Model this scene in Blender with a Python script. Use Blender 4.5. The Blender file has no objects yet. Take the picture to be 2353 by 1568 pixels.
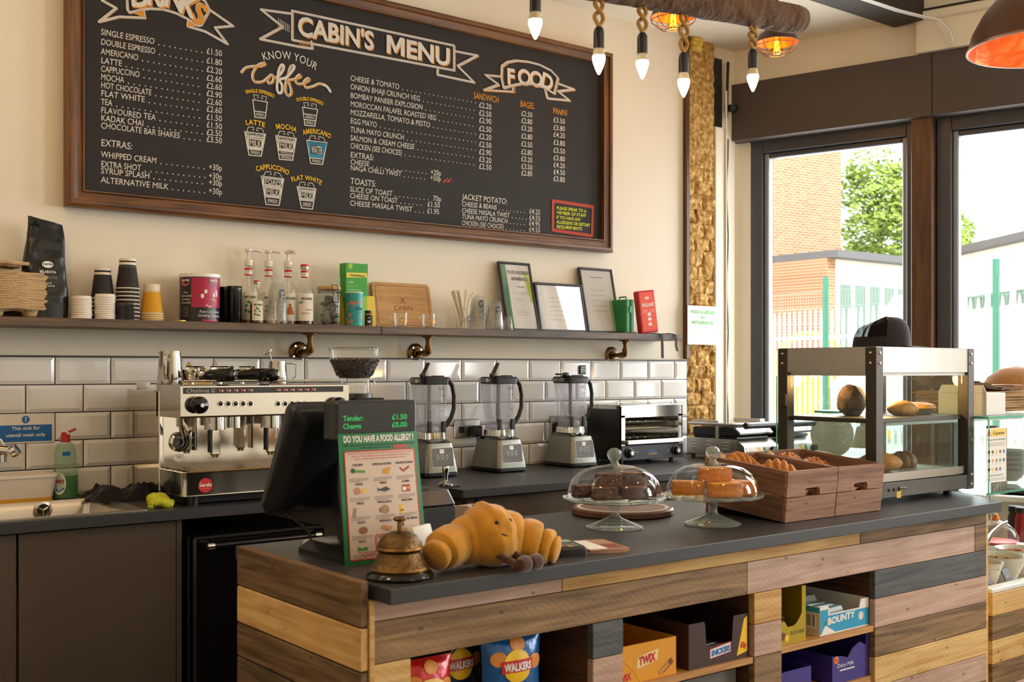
import bpy, bmesh, math, random
from mathutils import Vector, Matrix
random.seed(7)
C = bpy.context.scene.collection
SC = bpy.context.scene
# ------------------------------------------------------------------ camera, world, lights, exposure
FPX, SHY, YAW, ZC = 2582.4, 64.17, 0.664, 1.377
cam = bpy.data.cameras.new('camera'); camo = bpy.data.objects.new('camera', cam); C.objects.link(camo)
camo.location = (0, 0, ZC); camo.rotation_euler = (math.pi/2, 0, -YAW)
cam.sensor_width = 36; cam.lens = 36*FPX/2353; cam.shift_y = SHY/2353; cam.clip_start = .05; cam.clip_end = 200
cam.dof.use_dof = True; cam.dof.focus_distance = 4.6; cam.dof.aperture_fstop = 6.3
SC.camera = camo
SC.view_settings.view_transform = 'Standard'; SC.view_settings.look = 'None'; SC.view_settings.gamma = 1
SC.view_settings.use_curve_mapping = False; SC.view_settings.exposure = 0.26
cy = SC.cycles
cy.use_denoising = True; cy.max_bounces = 9; cy.diffuse_bounces = 4; cy.glossy_bounces = 4; cy.transmission_bounces = 7
cy.transparent_max_bounces = 28; cy.caustics_reflective = False; cy.caustics_refractive = False
cy.sample_clamp_indirect = 4; cy.blur_glossy = .5
cy.use_adaptive_sampling = True; cy.adaptive_threshold = .02
W = bpy.data.worlds.new('sky'); SC.world = W; W.use_nodes = True
nt = W.node_tree; bg = nt.nodes['Background']
bg.inputs[0].default_value = (.93, .97, 1, 1); bg.inputs[1].default_value = 3.8
def light(kind, name, loc, col, power, size=.1, rot=None, sy=None, spread=None):
    L = bpy.data.lights.new(name, kind); L.color = col; L.energy = power
    if kind == 'AREA':
        L.size = size
        if sy: L.shape = 'RECTANGLE'; L.size_y = sy
        if spread: L.spread = spread
    elif kind == 'SUN': L.angle = size
    else: L.shadow_soft_size = size
    o = bpy.data.objects.new(name, L); C.objects.link(o); o.location = loc
    if rot: o.rotation_euler = rot
    return o
# low sun over the street outside: lights the houses and fence, does not reach into the room
light('SUN', 'sun', (3, -6, 8), (1, .92, .8), 2.8, .02, (math.radians(52), 0, math.radians(-12)))
# daylight through the cafe's windows (window wall runs from the far corner towards the camera's right)
WD = Vector((.27, -.963, 0)).normalized(); WN = Vector((.963, .27, 0)).normalized(); W0 = Vector((4.95, 4.35, 0))
def onW(s, z=0, out=0): p = W0 + WD*s + WN*out; return Vector((p.x, p.y, z))
wrot = (math.radians(90), 0, math.atan2(WN.y, WN.x) + math.radians(90))
for s, wd, h, k in ((.6, .8, 1.7, 1), (1.52, .6, 1.7, 1), (2.5, .9, 2.4, 1), (5.6, 2.0, 2.4, 1.75)):
    light('AREA', 'window_daylight', onW(s, .85+h/2, .32), (.97, .98, 1), 24*k*wd*h, wd, wrot, h)
# warm lamps of the room (bare warm bulbs under the ceiling, outside the frame)
for p, e in (((.3, 2.2, 2.75), 17), ((.6, 3.1, 2.9), 6), ((2.0, .4, 2.8), 11), ((-.6, .2, 2.7), 5)):
    light('POINT', 'ceiling_lamp_light', p, (1, .62, .3), e, .12)
# ------------------------------------------------------------------ helpers
cR = Vector((math.cos(YAW), -math.sin(YAW), 0)); cF = Vector((math.sin(YAW), math.cos(YAW), 0)); CO = Vector((0, 0, ZC))
def ray(px, py): return cF + cR*((px-1176.5)/FPX) + Vector((0, 0, -(py-784-SHY)/FPX))
def onz(px, py, z=.91): v = ray(px, py); return CO + v*((z-ZC)/v.z)
def ony(px, py, y): v = ray(px, py); return CO + v*(y/v.y)
def onx(px, py, x): v = ray(px, py); return CO + v*(x/v.x)
def onp(px, py, p, n): v = ray(px, py); return CO + v*((p-CO).dot(n)/v.dot(n))
def atd(px, py, d): return CO + ray(px, py)*d
def mpp(P): return (P-CO).dot(cF)/FPX
def lin(c):
    if isinstance(c, str): c = [int(c[i:i+2], 16) for i in (1, 3, 5)]
    return tuple((v/255/12.92 if v/255 <= .04045 else ((v/255+.055)/1.055)**2.4) for v in c) + (1,)
MATS = {}
def mat(name, col, rough=.5, metal=0, var=.06, scale=14, bump=0, emit=0, spec=.5, coat=0, sheen=0, sss=0, bscale=None, dist=.01):
    if name in MATS: return MATS[name]
    m = bpy.data.materials.new(name); m.use_nodes = True; N = m.node_tree.nodes; L = m.node_tree.links
    b = N['Principled BSDF']; c = lin(col)
    b.inputs['Roughness'].default_value = rough; b.inputs['Metallic'].default_value = metal
    b.inputs['Specular IOR Level'].default_value = spec; b.inputs['Base Color'].default_value = c
    if coat: b.inputs['Coat Weight'].default_value = coat; b.inputs['Coat Roughness'].default_value = .08
    if sheen: b.inputs['Sheen Weight'].default_value = sheen; b.inputs['Sheen Roughness'].default_value = .4
    if sss: b.inputs['Subsurface Weight'].default_value = sss; b.inputs['Subsurface Scale'].default_value = .01
    if emit: b.inputs['Emission Color'].default_value = c; b.inputs['Emission Strength'].default_value = emit
    if var or bump:
        tc = N.new('ShaderNodeTexCoord'); nz = N.new('ShaderNodeTexNoise'); nz.inputs['Scale'].default_value = scale
        nz.inputs['Detail'].default_value = 3; L.new(tc.outputs['Object'], nz.inputs['Vector'])
        if var:
            mx = N.new('ShaderNodeMix'); mx.data_type = 'RGBA'
            mx.inputs[6].default_value = tuple(max(0, v*(1-var)) for v in c[:3])+(1,)
            mx.inputs[7].default_value = tuple(min(1, v*(1+var)) for v in c[:3])+(1,)
            L.new(nz.outputs['Fac'], mx.inputs[0]); L.new(mx.outputs[2], b.inputs['Base Color'])
        if bump:
            n2 = nz
            if bscale:
                n2 = N.new('ShaderNodeTexNoise'); n2.inputs['Scale'].default_value = bscale; n2.inputs['Detail'].default_value = 4
                L.new(tc.outputs['Object'], n2.inputs['Vector'])
            bp = N.new('ShaderNodeBump'); bp.inputs['Strength'].default_value = bump; bp.inputs['Distance'].default_value = dist
            L.new(n2.outputs['Fac'], bp.inputs['Height']); L.new(bp.outputs[0], b.inputs['Normal'])
    MATS[name] = m; return m
def glass(name, tint=(1, 1, 1), refl=1.0, diffuse_share=0.0, rough=.02, ior=1.45, body=None):
    # thin-walled glass or clear plastic: straight-through transmission with Fresnel reflection
    if name in MATS: return MATS[name]
    m = bpy.data.materials.new(name); m.use_nodes = True; N = m.node_tree.nodes; L = m.node_tree.links
    N.remove(N['Principled BSDF']); out = N['Material Output']
    tr = N.new('ShaderNodeBsdfTransparent'); tr.inputs[0].default_value = (*tint, 1)
    gl = N.new('ShaderNodeBsdfGlossy'); gl.inputs['Roughness'].default_value = rough
    fr = N.new('ShaderNodeFresnel'); ge = N.new('ShaderNodeNewGeometry'); iv = N.new('ShaderNodeMath'); iv.operation = 'MULTIPLY_ADD'
    iv.inputs[1].default_value = 1/ior-ior; iv.inputs[2].default_value = ior; L.new(ge.outputs['Backfacing'], iv.inputs[0]); L.new(iv.outputs[0], fr.inputs[0])
    mu = N.new('ShaderNodeMath'); mu.operation = 'MULTIPLY'; mu.inputs[1].default_value = refl; mu.use_clamp = True
    mx = N.new('ShaderNodeMixShader'); L.new(fr.outputs[0], mu.inputs[0]); L.new(mu.outputs[0], mx.inputs[0])
    L.new(tr.outputs[0], mx.inputs[1]); L.new(gl.outputs[0], mx.inputs[2]); last = mx
    if diffuse_share:
        df = N.new('ShaderNodeBsdfDiffuse'); df.inputs[0].default_value = (*(body or (.9, .9, .9)), 1)
        m2 = N.new('ShaderNodeMixShader'); m2.inputs[0].default_value = diffuse_share
        L.new(mx.outputs[0], m2.inputs[1]); L.new(df.outputs[0], m2.inputs[2]); last = m2
    L.new(last.outputs[0], out.inputs[0]); MATS[name] = m; return m
def wood(name, c1, c2, axis=0, rough=.6, knots=0, saw=0, gscale=1.0, bump=.25):
    if name in MATS: return MATS[name]
    m = bpy.data.materials.new(name); m.use_nodes = True; N = m.node_tree.nodes; L = m.node_tree.links; b = N['Principled BSDF']
    tc = N.new('ShaderNodeTexCoord'); mp = N.new('ShaderNodeMapping'); sc = [26*gscale]*3; sc[axis] = 1.6*gscale
    mp.inputs['Scale'].default_value = sc; L.new(tc.outputs['Object'], mp.inputs[0])
    nz = N.new('ShaderNodeTexNoise'); nz.inputs['Scale'].default_value = 1.5; nz.inputs['Detail'].default_value = 6; nz.inputs['Distortion'].default_value = 1.2
    L.new(mp.outputs[0], nz.inputs['Vector'])
    rp = N.new('ShaderNodeValToRGB'); rp.color_ramp.elements[0].position = .3; rp.color_ramp.elements[1].position = .72
    rp.color_ramp.elements[0].color = lin(c1); rp.color_ramp.elements[1].color = lin(c2); L.new(nz.outputs['Fac'], rp.inputs[0]); col = rp.outputs[0]
    big = N.new('ShaderNodeTexNoise'); big.inputs['Scale'].default_value = 5; L.new(tc.outputs['Object'], big.inputs['Vector'])
    m0 = N.new('ShaderNodeMix'); m0.data_type = 'RGBA'; m0.blend_type = 'MULTIPLY'; m0.inputs[0].default_value = .32
    r0 = N.new('ShaderNodeValToRGB'); r0.color_ramp.elements[0].position = .35; r0.color_ramp.elements[0].color = (.5, .46, .42, 1); r0.color_ramp.elements[1].position = .65; r0.color_ramp.elements[1].color = (1, 1, 1, 1)
    L.new(big.outputs['Fac'], r0.inputs[0]); L.new(col, m0.inputs[6]); L.new(r0.outputs[0], m0.inputs[7]); col = m0.outputs[2]
    if knots:
        vp = N.new('ShaderNodeMapping'); vs = [4.2]*3; vs[axis] = 1.9; vp.inputs['Scale'].default_value = vs; vp.inputs['Location'].default_value = (knots, .3, knots*.7)
        L.new(tc.outputs['Object'], vp.inputs[0]); vo = N.new('ShaderNodeTexVoronoi'); L.new(vp.outputs[0], vo.inputs['Vector'])
        r2 = N.new('ShaderNodeValToRGB'); e = r2.color_ramp.elements; e[0].position = .05; e[0].color = (.22, .14, .09, 1); x_ = e.new(.085); x_.color = (.55, .42, .32, 1); e[1].position = .1; e[-1].position = .2; e[1].color = (1, 1, 1, 1)
        L.new(vo.outputs['Distance'], r2.inputs[0])
        m3 = N.new('ShaderNodeMix'); m3.data_type = 'RGBA'; m3.blend_type = 'MULTIPLY'; m3.inputs[0].default_value = .75
        L.new(col, m3.inputs[6]); L.new(r2.outputs[0], m3.inputs[7]); col = m3.outputs[2]
    L.new(col, b.inputs['Base Color']); b.inputs['Roughness'].default_value = rough
    h = nz.outputs['Fac']
    if saw:
        wv = N.new('ShaderNodeTexWave'); wv.inputs['Scale'].default_value = saw*2.4; wv.inputs['Distortion'].default_value = 3.5; wv.inputs['Detail'].default_value = 1; wv.inputs['Detail Scale'].default_value = .6
        rt = N.new('ShaderNodeMapping'); rt.inputs['Rotation'].default_value = (0, .9, 0); L.new(tc.outputs['Object'], rt.inputs[0]); L.new(rt.outputs[0], wv.inputs['Vector'])
        ad = N.new('ShaderNodeMath'); ad.operation = 'MULTIPLY_ADD'; ad.inputs[1].default_value = .14; L.new(wv.outputs['Fac'], ad.inputs[0]); L.new(h, ad.inputs[2]); h = ad.outputs[0]
    bp = N.new('ShaderNodeBump'); bp.inputs['Strength'].default_value = bump; bp.inputs['Distance'].default_value = .004
    L.new(h, bp.inputs['Height']); L.new(bp.outputs[0], b.inputs['Normal'])
    MATS[name] = m; return m
def tagset(o, label=None, cat=None, group=None, kind=None):
    if label: o['label'] = label
    if cat: o['category'] = cat
    if group: o['group'] = group
    if kind: o['kind'] = kind
    return o
def thing(name, label, cat, loc=(0, 0, 0), rz=0, group=None, kind=None):
    o = bpy.data.objects.new(name, None); C.objects.link(o); o.location = loc; o.rotation_euler = (0, 0, rz)
    o.empty_display_size = .05
    return tagset(o, label, cat, group, kind)
def kids(o): return [c for c in bpy.data.objects if c.parent == o]
def dup(root, loc=None, rz=None, label=None, group=None, rot=None):
    r = root.copy(); C.objects.link(r)
    if loc is not None: r.location = loc
    if rz is not None: r.rotation_euler = (0, 0, rz)
    if rot is not None: r.rotation_euler = rot
    if label: r['label'] = label
    if group: r['group'] = group
    for ch in root.children:
        c = ch.copy(); C.objects.link(c); c.parent = r
        for g in ch.children:
            d = g.copy(); C.objects.link(d); d.parent = c
    return r
# --- glyphs of the built-in font, cached as flat meshes
_G = {}
def _mesh_of(s, off):
    cu = bpy.data.curves.new('t', 'FONT'); cu.body = s; cu.size = 1; cu.resolution_u = 3; cu.offset = off
    o = bpy.data.objects.new('t', cu); C.objects.link(o)
    me = bpy.data.meshes.new_from_object(o); C.objects.unlink(o)
    r = ([(v.co.x, v.co.y) for v in me.vertices], [tuple(p.vertices) for p in me.polygons])
    bpy.data.objects.remove(o); bpy.data.curves.remove(cu); bpy.data.meshes.remove(me); return r
def glyph(ch, off):
    if ch == 'M': off = .0301 if off >= .02 else 0
    k = (ch, off)
    if k not in _G:
        def wid(s):
            v = _mesh_of(s, 0)[0]; return max(a for a, _ in v)-min(a for a, _ in v)
        base = _G.setdefault('HH', wid('HH'))
        if k == ('M', .0301):
            o = [(.05, 0), (.05, .73), (.24, .73), (.43, .30), (.62, .73), (.81, .73), (.81, 0), (.65, 0), (.65, .46), (.48, .08), (.38, .08), (.21, .46), (.21, 0)]
            _G[k] = (o, [tuple(range(len(o)))[::-1]], .86); return _G[k]
        _G[k] = (*(_mesh_of(ch, off) if ch != ' ' else ([], [])), wid('H'+ch+'H')-base)
    return _G[k]
def textw(s, off=0): return sum(glyph(c, off)[2] for c in s)
class MB:
    def __init__(s): s.v = []; s.f = []; s.mi = []; s.sm = []; s.mats = []
    def m(s, mt):
        if mt not in s.mats: s.mats.append(mt)
        return s.mats.index(mt)
    def add(s, vs, fs, mt, smooth=False):
        o = len(s.v); i = s.m(mt); s.v += [tuple(v) for v in vs]
        for f in fs: s.f.append(tuple(a+o for a in f)); s.mi.append(i); s.sm.append(smooth)
        return s
    def box(s, x0, x1, y0, y1, z0, z1, mt, b=0, T=None):
        if x0 > x1: x0, x1 = x1, x0
        if y0 > y1: y0, y1 = y1, y0
        if z0 > z1: z0, z1 = z1, z0
        lo = (x0, y0, z0); hi = (x1, y1, z1); vs = []; fs = []
        if b:
            b = min(b, .45*(x1-x0), .45*(y1-y0), .45*(z1-z0))
            idx = {}
            for c in range(8):
                g = [(c >> a) & 1 for a in range(3)]
                for a in range(3):
                    p = [0]*3
                    for k in range(3):
                        e = hi[k] if g[k] else lo[k]
                        p[k] = e if k == a else e+(-b if g[k] else b)
                    idx[(c, a)] = len(vs); vs.append(p)
            for a in range(3):
                u, w = (a+1) % 3, (a+2) % 3
                for sg in (0, 1):
                    cs = [(sg << a) | (i << u) | (j << w) for i, j in ((0, 0), (1, 0), (1, 1), (0, 1))]
                    q = [idx[(c, a)] for c in cs]; fs.append(q if sg else q[::-1])
                for i, j in ((0, 0), (1, 0), (1, 1), (0, 1)):
                    c0 = (i << u) | (j << w); c1 = c0 | (1 << a)
                    q = [idx[(c0, u)], idx[(c1, u)], idx[(c1, w)], idx[(c0, w)]]
                    fs.append(q if (i ^ j) == 0 else q[::-1])
            for c in range(8):
                q = [idx[(c, 0)], idx[(c, 1)], idx[(c, 2)]]
                par = bin(c).count('1') & 1
                fs.append(q if par else q[::-1])
            # fix the winding from the centre
            ctr = Vector([(l+h)/2 for l, h in zip(lo, hi)]); out = []
            for f in fs:
                p = [Vector(vs[k]) for k in f]; n = (p[1]-p[0]).cross(p[2]-p[0]); mid = sum(p, Vector())/len(p)
                out.append(f if n.dot(mid-ctr) > 0 else f[::-1])
            fs = out
        else:
            vs = [(x, y, z) for z in (z0, z1) for y in (y0, y1) for x in (x0, x1)]
            fs = [(0, 2, 3, 1), (4, 5, 7, 6), (0, 1, 5, 4), (2, 6, 7, 3), (0, 4, 6, 2), (1, 3, 7, 5)]
        if T: vs = [T @ Vector(v) for v in vs]
        return s.add(vs, fs, mt)
    def lathe(s, prof, mt, n=24, o=(0, 0, 0), T=None, smooth=True, a0=0, a1=None):
        full = a1 is None; a1 = a0+2*math.pi if full else a1
        k = n if full else n+1; vs = []; fs = []; rings = []
        for r, z in prof:
            if abs(r) < 1e-6: rings.append([len(vs)]*k); vs.append((o[0], o[1], o[2]+z)); continue
            R = []
            for i in range(k):
                a = a0+(a1-a0)*i/n; R.append(len(vs)); vs.append((o[0]+r*math.cos(a), o[1]+r*math.sin(a), o[2]+z))
            rings.append(R)
        for A, B in zip(rings, rings[1:]):
            for i in range(n):
                j = (i+1) % k
                q = [A[i], A[j], B[j], B[i]]; u = []
                for x in q:
                    if x not in u: u.append(x)
                if len(u) > 2: fs.append(u)
        if T: vs = [T @ Vector(v) for v in vs]
        return s.add(vs, fs, mt, smooth)
    def cyl(s, r, z0, z1, mt, n=24, o=(0, 0, 0), T=None, r1=None):
        r1 = r if r1 is None else r1
        return s.lathe([(0, z0), (r, z0), (r1, z1), (0, z1)], mt, n, o, T)
    def rod(s, a, b, r, mt, n=12, r1=None): return s.tube([a, b], [r, r if r1 is None else r1], mt, n)
    def tube(s, pts, r, mt, n=8, closed=False, smooth=True, cap=True, sq=None):
        P = [Vector(p) for p in pts]; k = len(P); R = r if isinstance(r, (list, tuple)) else [r]*k
        def tan(i):
            if closed: return (P[(i+1) % k]-P[i-1]).normalized()
            return (P[min(i+1, k-1)]-P[max(i-1, 0)]).normalized()
        t = tan(0); u = t.orthogonal().normalized(); vs = []; fs = []
        if sq: u = Vector(sq[2]); u = (u-t*u.dot(t)).normalized()
        for i in range(k):
            t = tan(i); u = (u-t*u.dot(t)).normalized(); w = t.cross(u)
            for j in range(n):
                a = 2*math.pi*j/n+(math.pi/4 if n == 4 else 0)
                ka, kb = (sq[0], sq[1]) if sq else (1, 1)
                vs.append(P[i]+(u*math.cos(a)*ka+w*math.sin(a)*kb)*R[i])
        for i in range(k if closed else k-1):
            for j in range(n):
                a, b = i*n+j, i*n+(j+1) % n; c, d = ((i+1) % k)*n+(j+1) % n, ((i+1) % k)*n+j
                fs.append((a, b, c, d))
        if cap and not closed: fs.append(tuple(range(n))[::-1]); fs.append(tuple((k-1)*n+j for j in range(n)))
        return s.add(vs, fs, mt, smooth and n > 4)
    def loft(s, secs, mt, smooth=True, caps=True):
        n = len(secs[0]); vs = [p for q in secs for p in q]; fs = []
        for i in range(len(secs)-1):
            for j in range(n): fs.append((i*n+j, i*n+(j+1) % n, (i+1)*n+(j+1) % n, (i+1)*n+j))
        if caps: fs.append(tuple(range(n))[::-1]); fs.append(tuple((len(secs)-1)*n+j for j in range(n)))
        return s.add(vs, fs, mt, smooth)
    def grid(s, fn, nu, nv, mt, smooth=True):
        vs = [fn(i/nu, j/nv) for j in range(nv+1) for i in range(nu+1)]
        fs = [(j*(nu+1)+i, j*(nu+1)+i+1, (j+1)*(nu+1)+i+1, (j+1)*(nu+1)+i) for j in range(nv) for i in range(nu)]
        return s.add(vs, fs, mt, smooth)
    def prism(s, poly, d, mt, f, b=0):
        # poly in the (a,b) plane of mapping f(a,b,c); thickness d along c
        n = len(poly); vs = [f(a, c, 0) for a, c in poly]+[f(a, c, d) for a, c in poly]
        fs = [tuple(range(n))[::-1], tuple(range(n, 2*n))]+[(i, (i+1) % n, n+(i+1) % n, n+i) for i in range(n)]
        return s.add(vs, fs, mt)
    def flat(s, poly, mt, f): return s.add([f(a, b) for a, b in poly], [tuple(range(len(poly)))], mt)
    def rect(s, a0, a1, b0, b1, mt, f, n=1):
        for i in range(n):
            u0 = a0+(a1-a0)*i/n; u1 = a0+(a1-a0)*(i+1)/n
            s.add([f(u0, b0), f(u1, b0), f(u1, b1), f(u0, b1)], [(0, 1, 2, 3)], mt)
        return s
    def disc(s, a, b, r, mt, f, n=20, ry=None):
        return s.flat([(a+r*math.cos(2*math.pi*i/n), b+(ry or r)*math.sin(2*math.pi*i/n)) for i in range(n)], mt, f)
    def discg(s, a, b, r, mt, f, n=20, ry=None):
        ry = ry or r; s.flat([(a+r*.25*math.cos(2*math.pi*i/n), b+ry*.25*math.sin(2*math.pi*i/n)) for i in range(n)], mt, f)
        return s.grid(lambda u, v: f(a+r*(.25+.75*(1-v))*math.cos(2*math.pi*u), b+ry*(.25+.75*(1-v))*math.sin(2*math.pi*u)), n, 4, mt)
    def stroke(s, pts, w, mt, f, closed=False):
        P = [Vector((a, b)) for a, b in pts]; k = len(P); vs = []; fs = []
        for i in range(k):
            d = (P[(i+1) % k] if closed or i < k-1 else P[i])-(P[i-1] if closed or i > 0 else P[i])
            d = d.normalized() if d.length > 0 else Vector((1, 0)); nn = Vector((-d.y, d.x))*w/2
            vs += [f(*(P[i]+nn)), f(*(P[i]-nn))]
        for i in range(k if closed else k-1):
            j = (i+1) % k; fs.append((2*i+1, 2*j+1, 2*j, 2*i))
        return s.add(vs, fs, mt)
    def text(s, t, a, b, h, mt, f, al='L', w=None, sx=1, bold=0, rot=0, jit=0, slant=0, arc=None):
        # h = cap height; w = fit to this width; f maps (a,b) to 3D
        k = h/.73; W = textw(t, bold)*k*sx
        if w: sx *= w/W; W = w
        x = a-(W if al == 'R' else W/2 if al == 'C' else 0)-a; cr, sr = math.cos(rot), math.sin(rot); i = s.m(mt)
        for ch in t:
            V, Fc, adv = glyph(ch, bold); o = len(s.v); jr = random.uniform(-jit, jit); jy = random.uniform(-jit, jit)*h*.5
            mid = x+adv*k*sx/2
            for u, v in V:
                p = u*k*sx+slant*v*k; q = v*k+jy+jr*u*k
                if arc:
                    th = mid/arc; lx = p-adv*k*sx/2; rr = arc+q
                    p2 = rr*math.sin(th)+lx*math.cos(th); q2 = rr*math.cos(th)-lx*math.sin(th)-arc
                else: p2, q2 = x+p, q
                s.v.append(tuple(f(a+p2*cr-q2*sr, b+p2*sr+q2*cr)))
            for q in Fc: s.f.append(tuple(z+o for z in q)); s.mi.append(i); s.sm.append(False)
            x += adv*k*sx
        return s
    def build(s, name, parent=None, loc=None, rz=0, label=None, cat=None, group=None, kind=None, ang=38, bev=0, sub=0, rot=None):
        me = bpy.data.meshes.new(name); me.from_pydata([tuple(v) for v in s.v], [], s.f)
        for mt in s.mats: me.materials.append(mt)
        me.polygons.foreach_set('material_index', s.mi); me.polygons.foreach_set('use_smooth', s.sm)
        if any(s.sm): me.set_sharp_from_angle(angle=math.radians(ang))
        me.update()
        o = bpy.data.objects.new(name, me); C.objects.link(o)
        if parent is not None: o.parent = parent
        if loc is not None: o.location = loc
        if rz: o.rotation_euler = (0, 0, rz)
        if rot: o.rotation_euler = rot
        if bev:
            md = o.modifiers.new('bevel', 'BEVEL'); md.width = bev; md.segments = 2; md.limit_method = 'ANGLE'; md.angle_limit = .6
        if sub:
            md = o.modifiers.new('sub', 'SUBSURF'); md.levels = sub; md.render_levels = sub
        return tagset(o, label, cat, group, kind)
def pl(o, u, v, off=.0004):
    o = Vector(o); u = Vector(u); v = Vector(v); n = u.cross(v).normalized()
    return lambda a, b, c=0: o+u*a+v*b+n*(off+c)
def cylmap(r, a0=-math.pi/2, off=.0004, o=(0, 0, 0)):
    # wraps (a along the circumference in metres, b up) round a vertical cylinder, a=0 at angle a0
    return lambda a, b: Vector((o[0]+(r+off)*math.cos(a0+a/r), o[1]+(r+off)*math.sin(a0+a/r), o[2]+b))
def rrect(a0, a1, b0, b1, r, n=4):
    out = []
    for cx, cy2, st in ((a1-r, b0+r, -90), (a1-r, b1-r, 0), (a0+r, b1-r, 90), (a0+r, b0+r, 180)):
        for i in range(n+1):
            t = math.radians(st+90*i/n); out.append((cx+r*math.cos(t), cy2+r*math.sin(t)))
    return out
def sect(x0, x1, y0, y1, z, r, n=4): return [(a, b, z) for a, b in rrect(x0, x1, y0, y1, r, n)]
def arc(cx, cz, r, a0, a1, n=8): return [(cx+r*math.cos(math.radians(a0+(a1-a0)*i/n)), cz+r*math.sin(math.radians(a0+(a1-a0)*i/n))) for i in range(n+1)]
def face_cam(P): return math.atan2(-(P.x), P.y)   # rotation that turns a local -Y front towards the camera
RX = lambda a: Matrix.Rotation(a, 4, 'X'); RY = lambda a: Matrix.Rotation(a, 4, 'Y'); RZ = lambda a: Matrix.Rotation(a, 4, 'Z')
TR = lambda x, y, z: Matrix.Translation((x, y, z))
# ------------------------------------------------------------------ materials
M_wall = mat('cream_paint', '#e8dfcc', .85, var=.03, scale=2, bump=.05, bscale=60)
M_ceil = mat('ceiling_paint', '#eadfcb', .9, var=.03, scale=1.5)
M_tile = mat('white_glazed_tile', '#eceae6', .09, var=.02, spec=.6)
M_grout = mat('dark_grout', '#26221e', .9)
M_dark = mat('near_black', '#14130f', .5)
M_blackpl = mat('black_plastic', '#17171a', .32, var=.1)
M_blackgl = mat('black_gloss', '#0b0b0d', .12, var=.05)
M_steel = mat('brushed_steel', '#c3beb5', .28, 1, var=.08, scale=30)
M_chrome = mat('chrome', '#dcd9d2', .07, 1, var=.02)
M_steel2 = mat('polished_steel', '#bdb8b0', .12, 1, var=.05, scale=8)
M_anth = mat('anthracite_laminate', '#343334', .42, var=.12, scale=220)
M_lint = mat('brown_grey_panel', '#4a413c', .55, var=.04)
M_cab = mat('taupe_gloss_door', '#554b43', .16, var=.02)
M_white = mat('white_plastic', '#efece6', .4, var=.02)
M_paper = mat('paper_white', '#efece6', .7, var=.02)
M_ink = mat('black_ink', '#1c1a1a', .7, var=0)
M_grey = mat('grey_ink', '#8d8a88', .7, var=0)
M_red = mat('red_print', '#c8202a', .45, var=.05)
M_yel = mat('yellow_print', '#f4c410', .5, var=.03)
M_green = mat('green_print', '#1f8a4c', .5, var=.03)
M_blue = mat('blue_print', '#0f66b0', .45, var=.03)
M_orange = mat('orange_print', '#e8821c', .5, var=.03)
M_kraft = mat('kraft_paper', '#b48a58', .85, var=.12, scale=40)
M_parch = mat('parchment_paper', '#d8c4a4', .8, var=.05)
M_glass = glass('clear_glass', (.97, .99, .985), 1.0)
M_glassd = glass('display_glass', (.95, .985, .97), .9)
M_edge = mat('green_glass_edge', '#5fb79a', .2, var=.05)
M_win = glass('window_glass', (.97, .98, .98), .7)
M_plas = glass('clear_plastic', (.97, .97, .96), .8, diffuse_share=.06, rough=.08)
M_smoke = glass('frosted_jug_plastic', (.86, .86, .9), .8, diffuse_share=.22, rough=.1, body=(.72, .72, .78))
M_brass = mat('antique_brass', '#8a6a3e', .3, 1, var=.35, scale=60)
M_dkwood = wood('dark_stained_wood', '#3a2414', '#6f4a2b', 0, .45)
M_dkwoodz = wood('dark_stained_wood_upright', '#3a2414', '#6f4a2b', 2, .45)
M_shelf = wood('shelf_wood', '#3f3025', '#7a6149', 0, .5)
# ================================================================== SETTING
from mathutils import noise
def struct(mb, name, **k): return mb.build(name, kind='structure', **k)
YW = 4.26; CEIL = 3.2
M_floor = mat('grey_floor', '#6d665e', .5, var=.1, scale=3)
struct(MB().box(-2.4, 8.2, -3.4, 4.6, -.1, 0, M_floor), 'floor')
struct(MB().box(-2.4, 4.545, YW, YW+.2, 0, 3.6, M_wall), 'wall_back')
struct(MB().box(-2.5, -2.3, -3.4, 4.3, 0, 3.6, M_wall), 'wall_left')
struct(MB().box(-2.4, 8.2, -3.5, -3.3, 0, 3.6, M_wall), 'wall_front')
struct(MB().box(-2.4, 5.6, 3.41, 4.6, CEIL, CEIL+.1, M_ceil).box(-2.4, 8.2, -3.4, 3.42, 3.5, 3.6, M_ceil), 'ceiling')
def wq(mb, s0, s1, o0, o1, z0, z1, mt, b=0):
    # box in window-wall coordinates: s along the wall, o outwards
    T = Matrix.Translation(W0) @ Matrix(((WD.x, WN.x, 0, 0), (WD.y, WN.y, 0, 0), (0, 0, 1, 0), (0, 0, 0, 1)))
    n0 = len(mb.f); mb.box(s0, s1, o0, o1, z0, z1, mt, b, T)
    for i in range(n0, len(mb.f)): mb.f[i] = mb.f[i][::-1]
    return mb
# backsplash of bevelled white tiles
tb = MB(); tb.box(.3, 4.545, 4.254, YW+.01, .86, 1.421, M_grout)
TX, TZ = 1.2124, ZC+.0426
for r in range(6):
    zt = TZ-.102*r; zb = zt-.098
    for k in range(-6, 18):
        x0 = TX+.202*k+(.101 if r % 2 else 0)+.002; x1 = x0+.198
        x1 = min(x1, 4.542)
        if x1-x0 < .02 or x0 > 4.5: continue
        b = min(.013, (x1-x0)*.3); y0, y1 = 4.2536, 4.2480
        vs = [(x0, y0, zb), (x1, y0, zb), (x1, y0, zt), (x0, y0, zt), (x0+b, y1, zb+b), (x1-b, y1, zb+b), (x1-b, y1, zt-b), (x0+b, y1, zt-b)]
        tb.add(vs, [(4, 5, 6, 7), (0, 1, 5, 4), (1, 2, 6, 5), (2, 3, 7, 6), (3, 0, 4, 7)], M_tile)
struct(tb, 'wall_back_tiles')
struct(MB().box(.3, 4.545, 4.247, YW+.005, TZ+.0005, TZ+.0065, mat('dark_trim', '#2b2622', .5)), 'trim_1')
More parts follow.
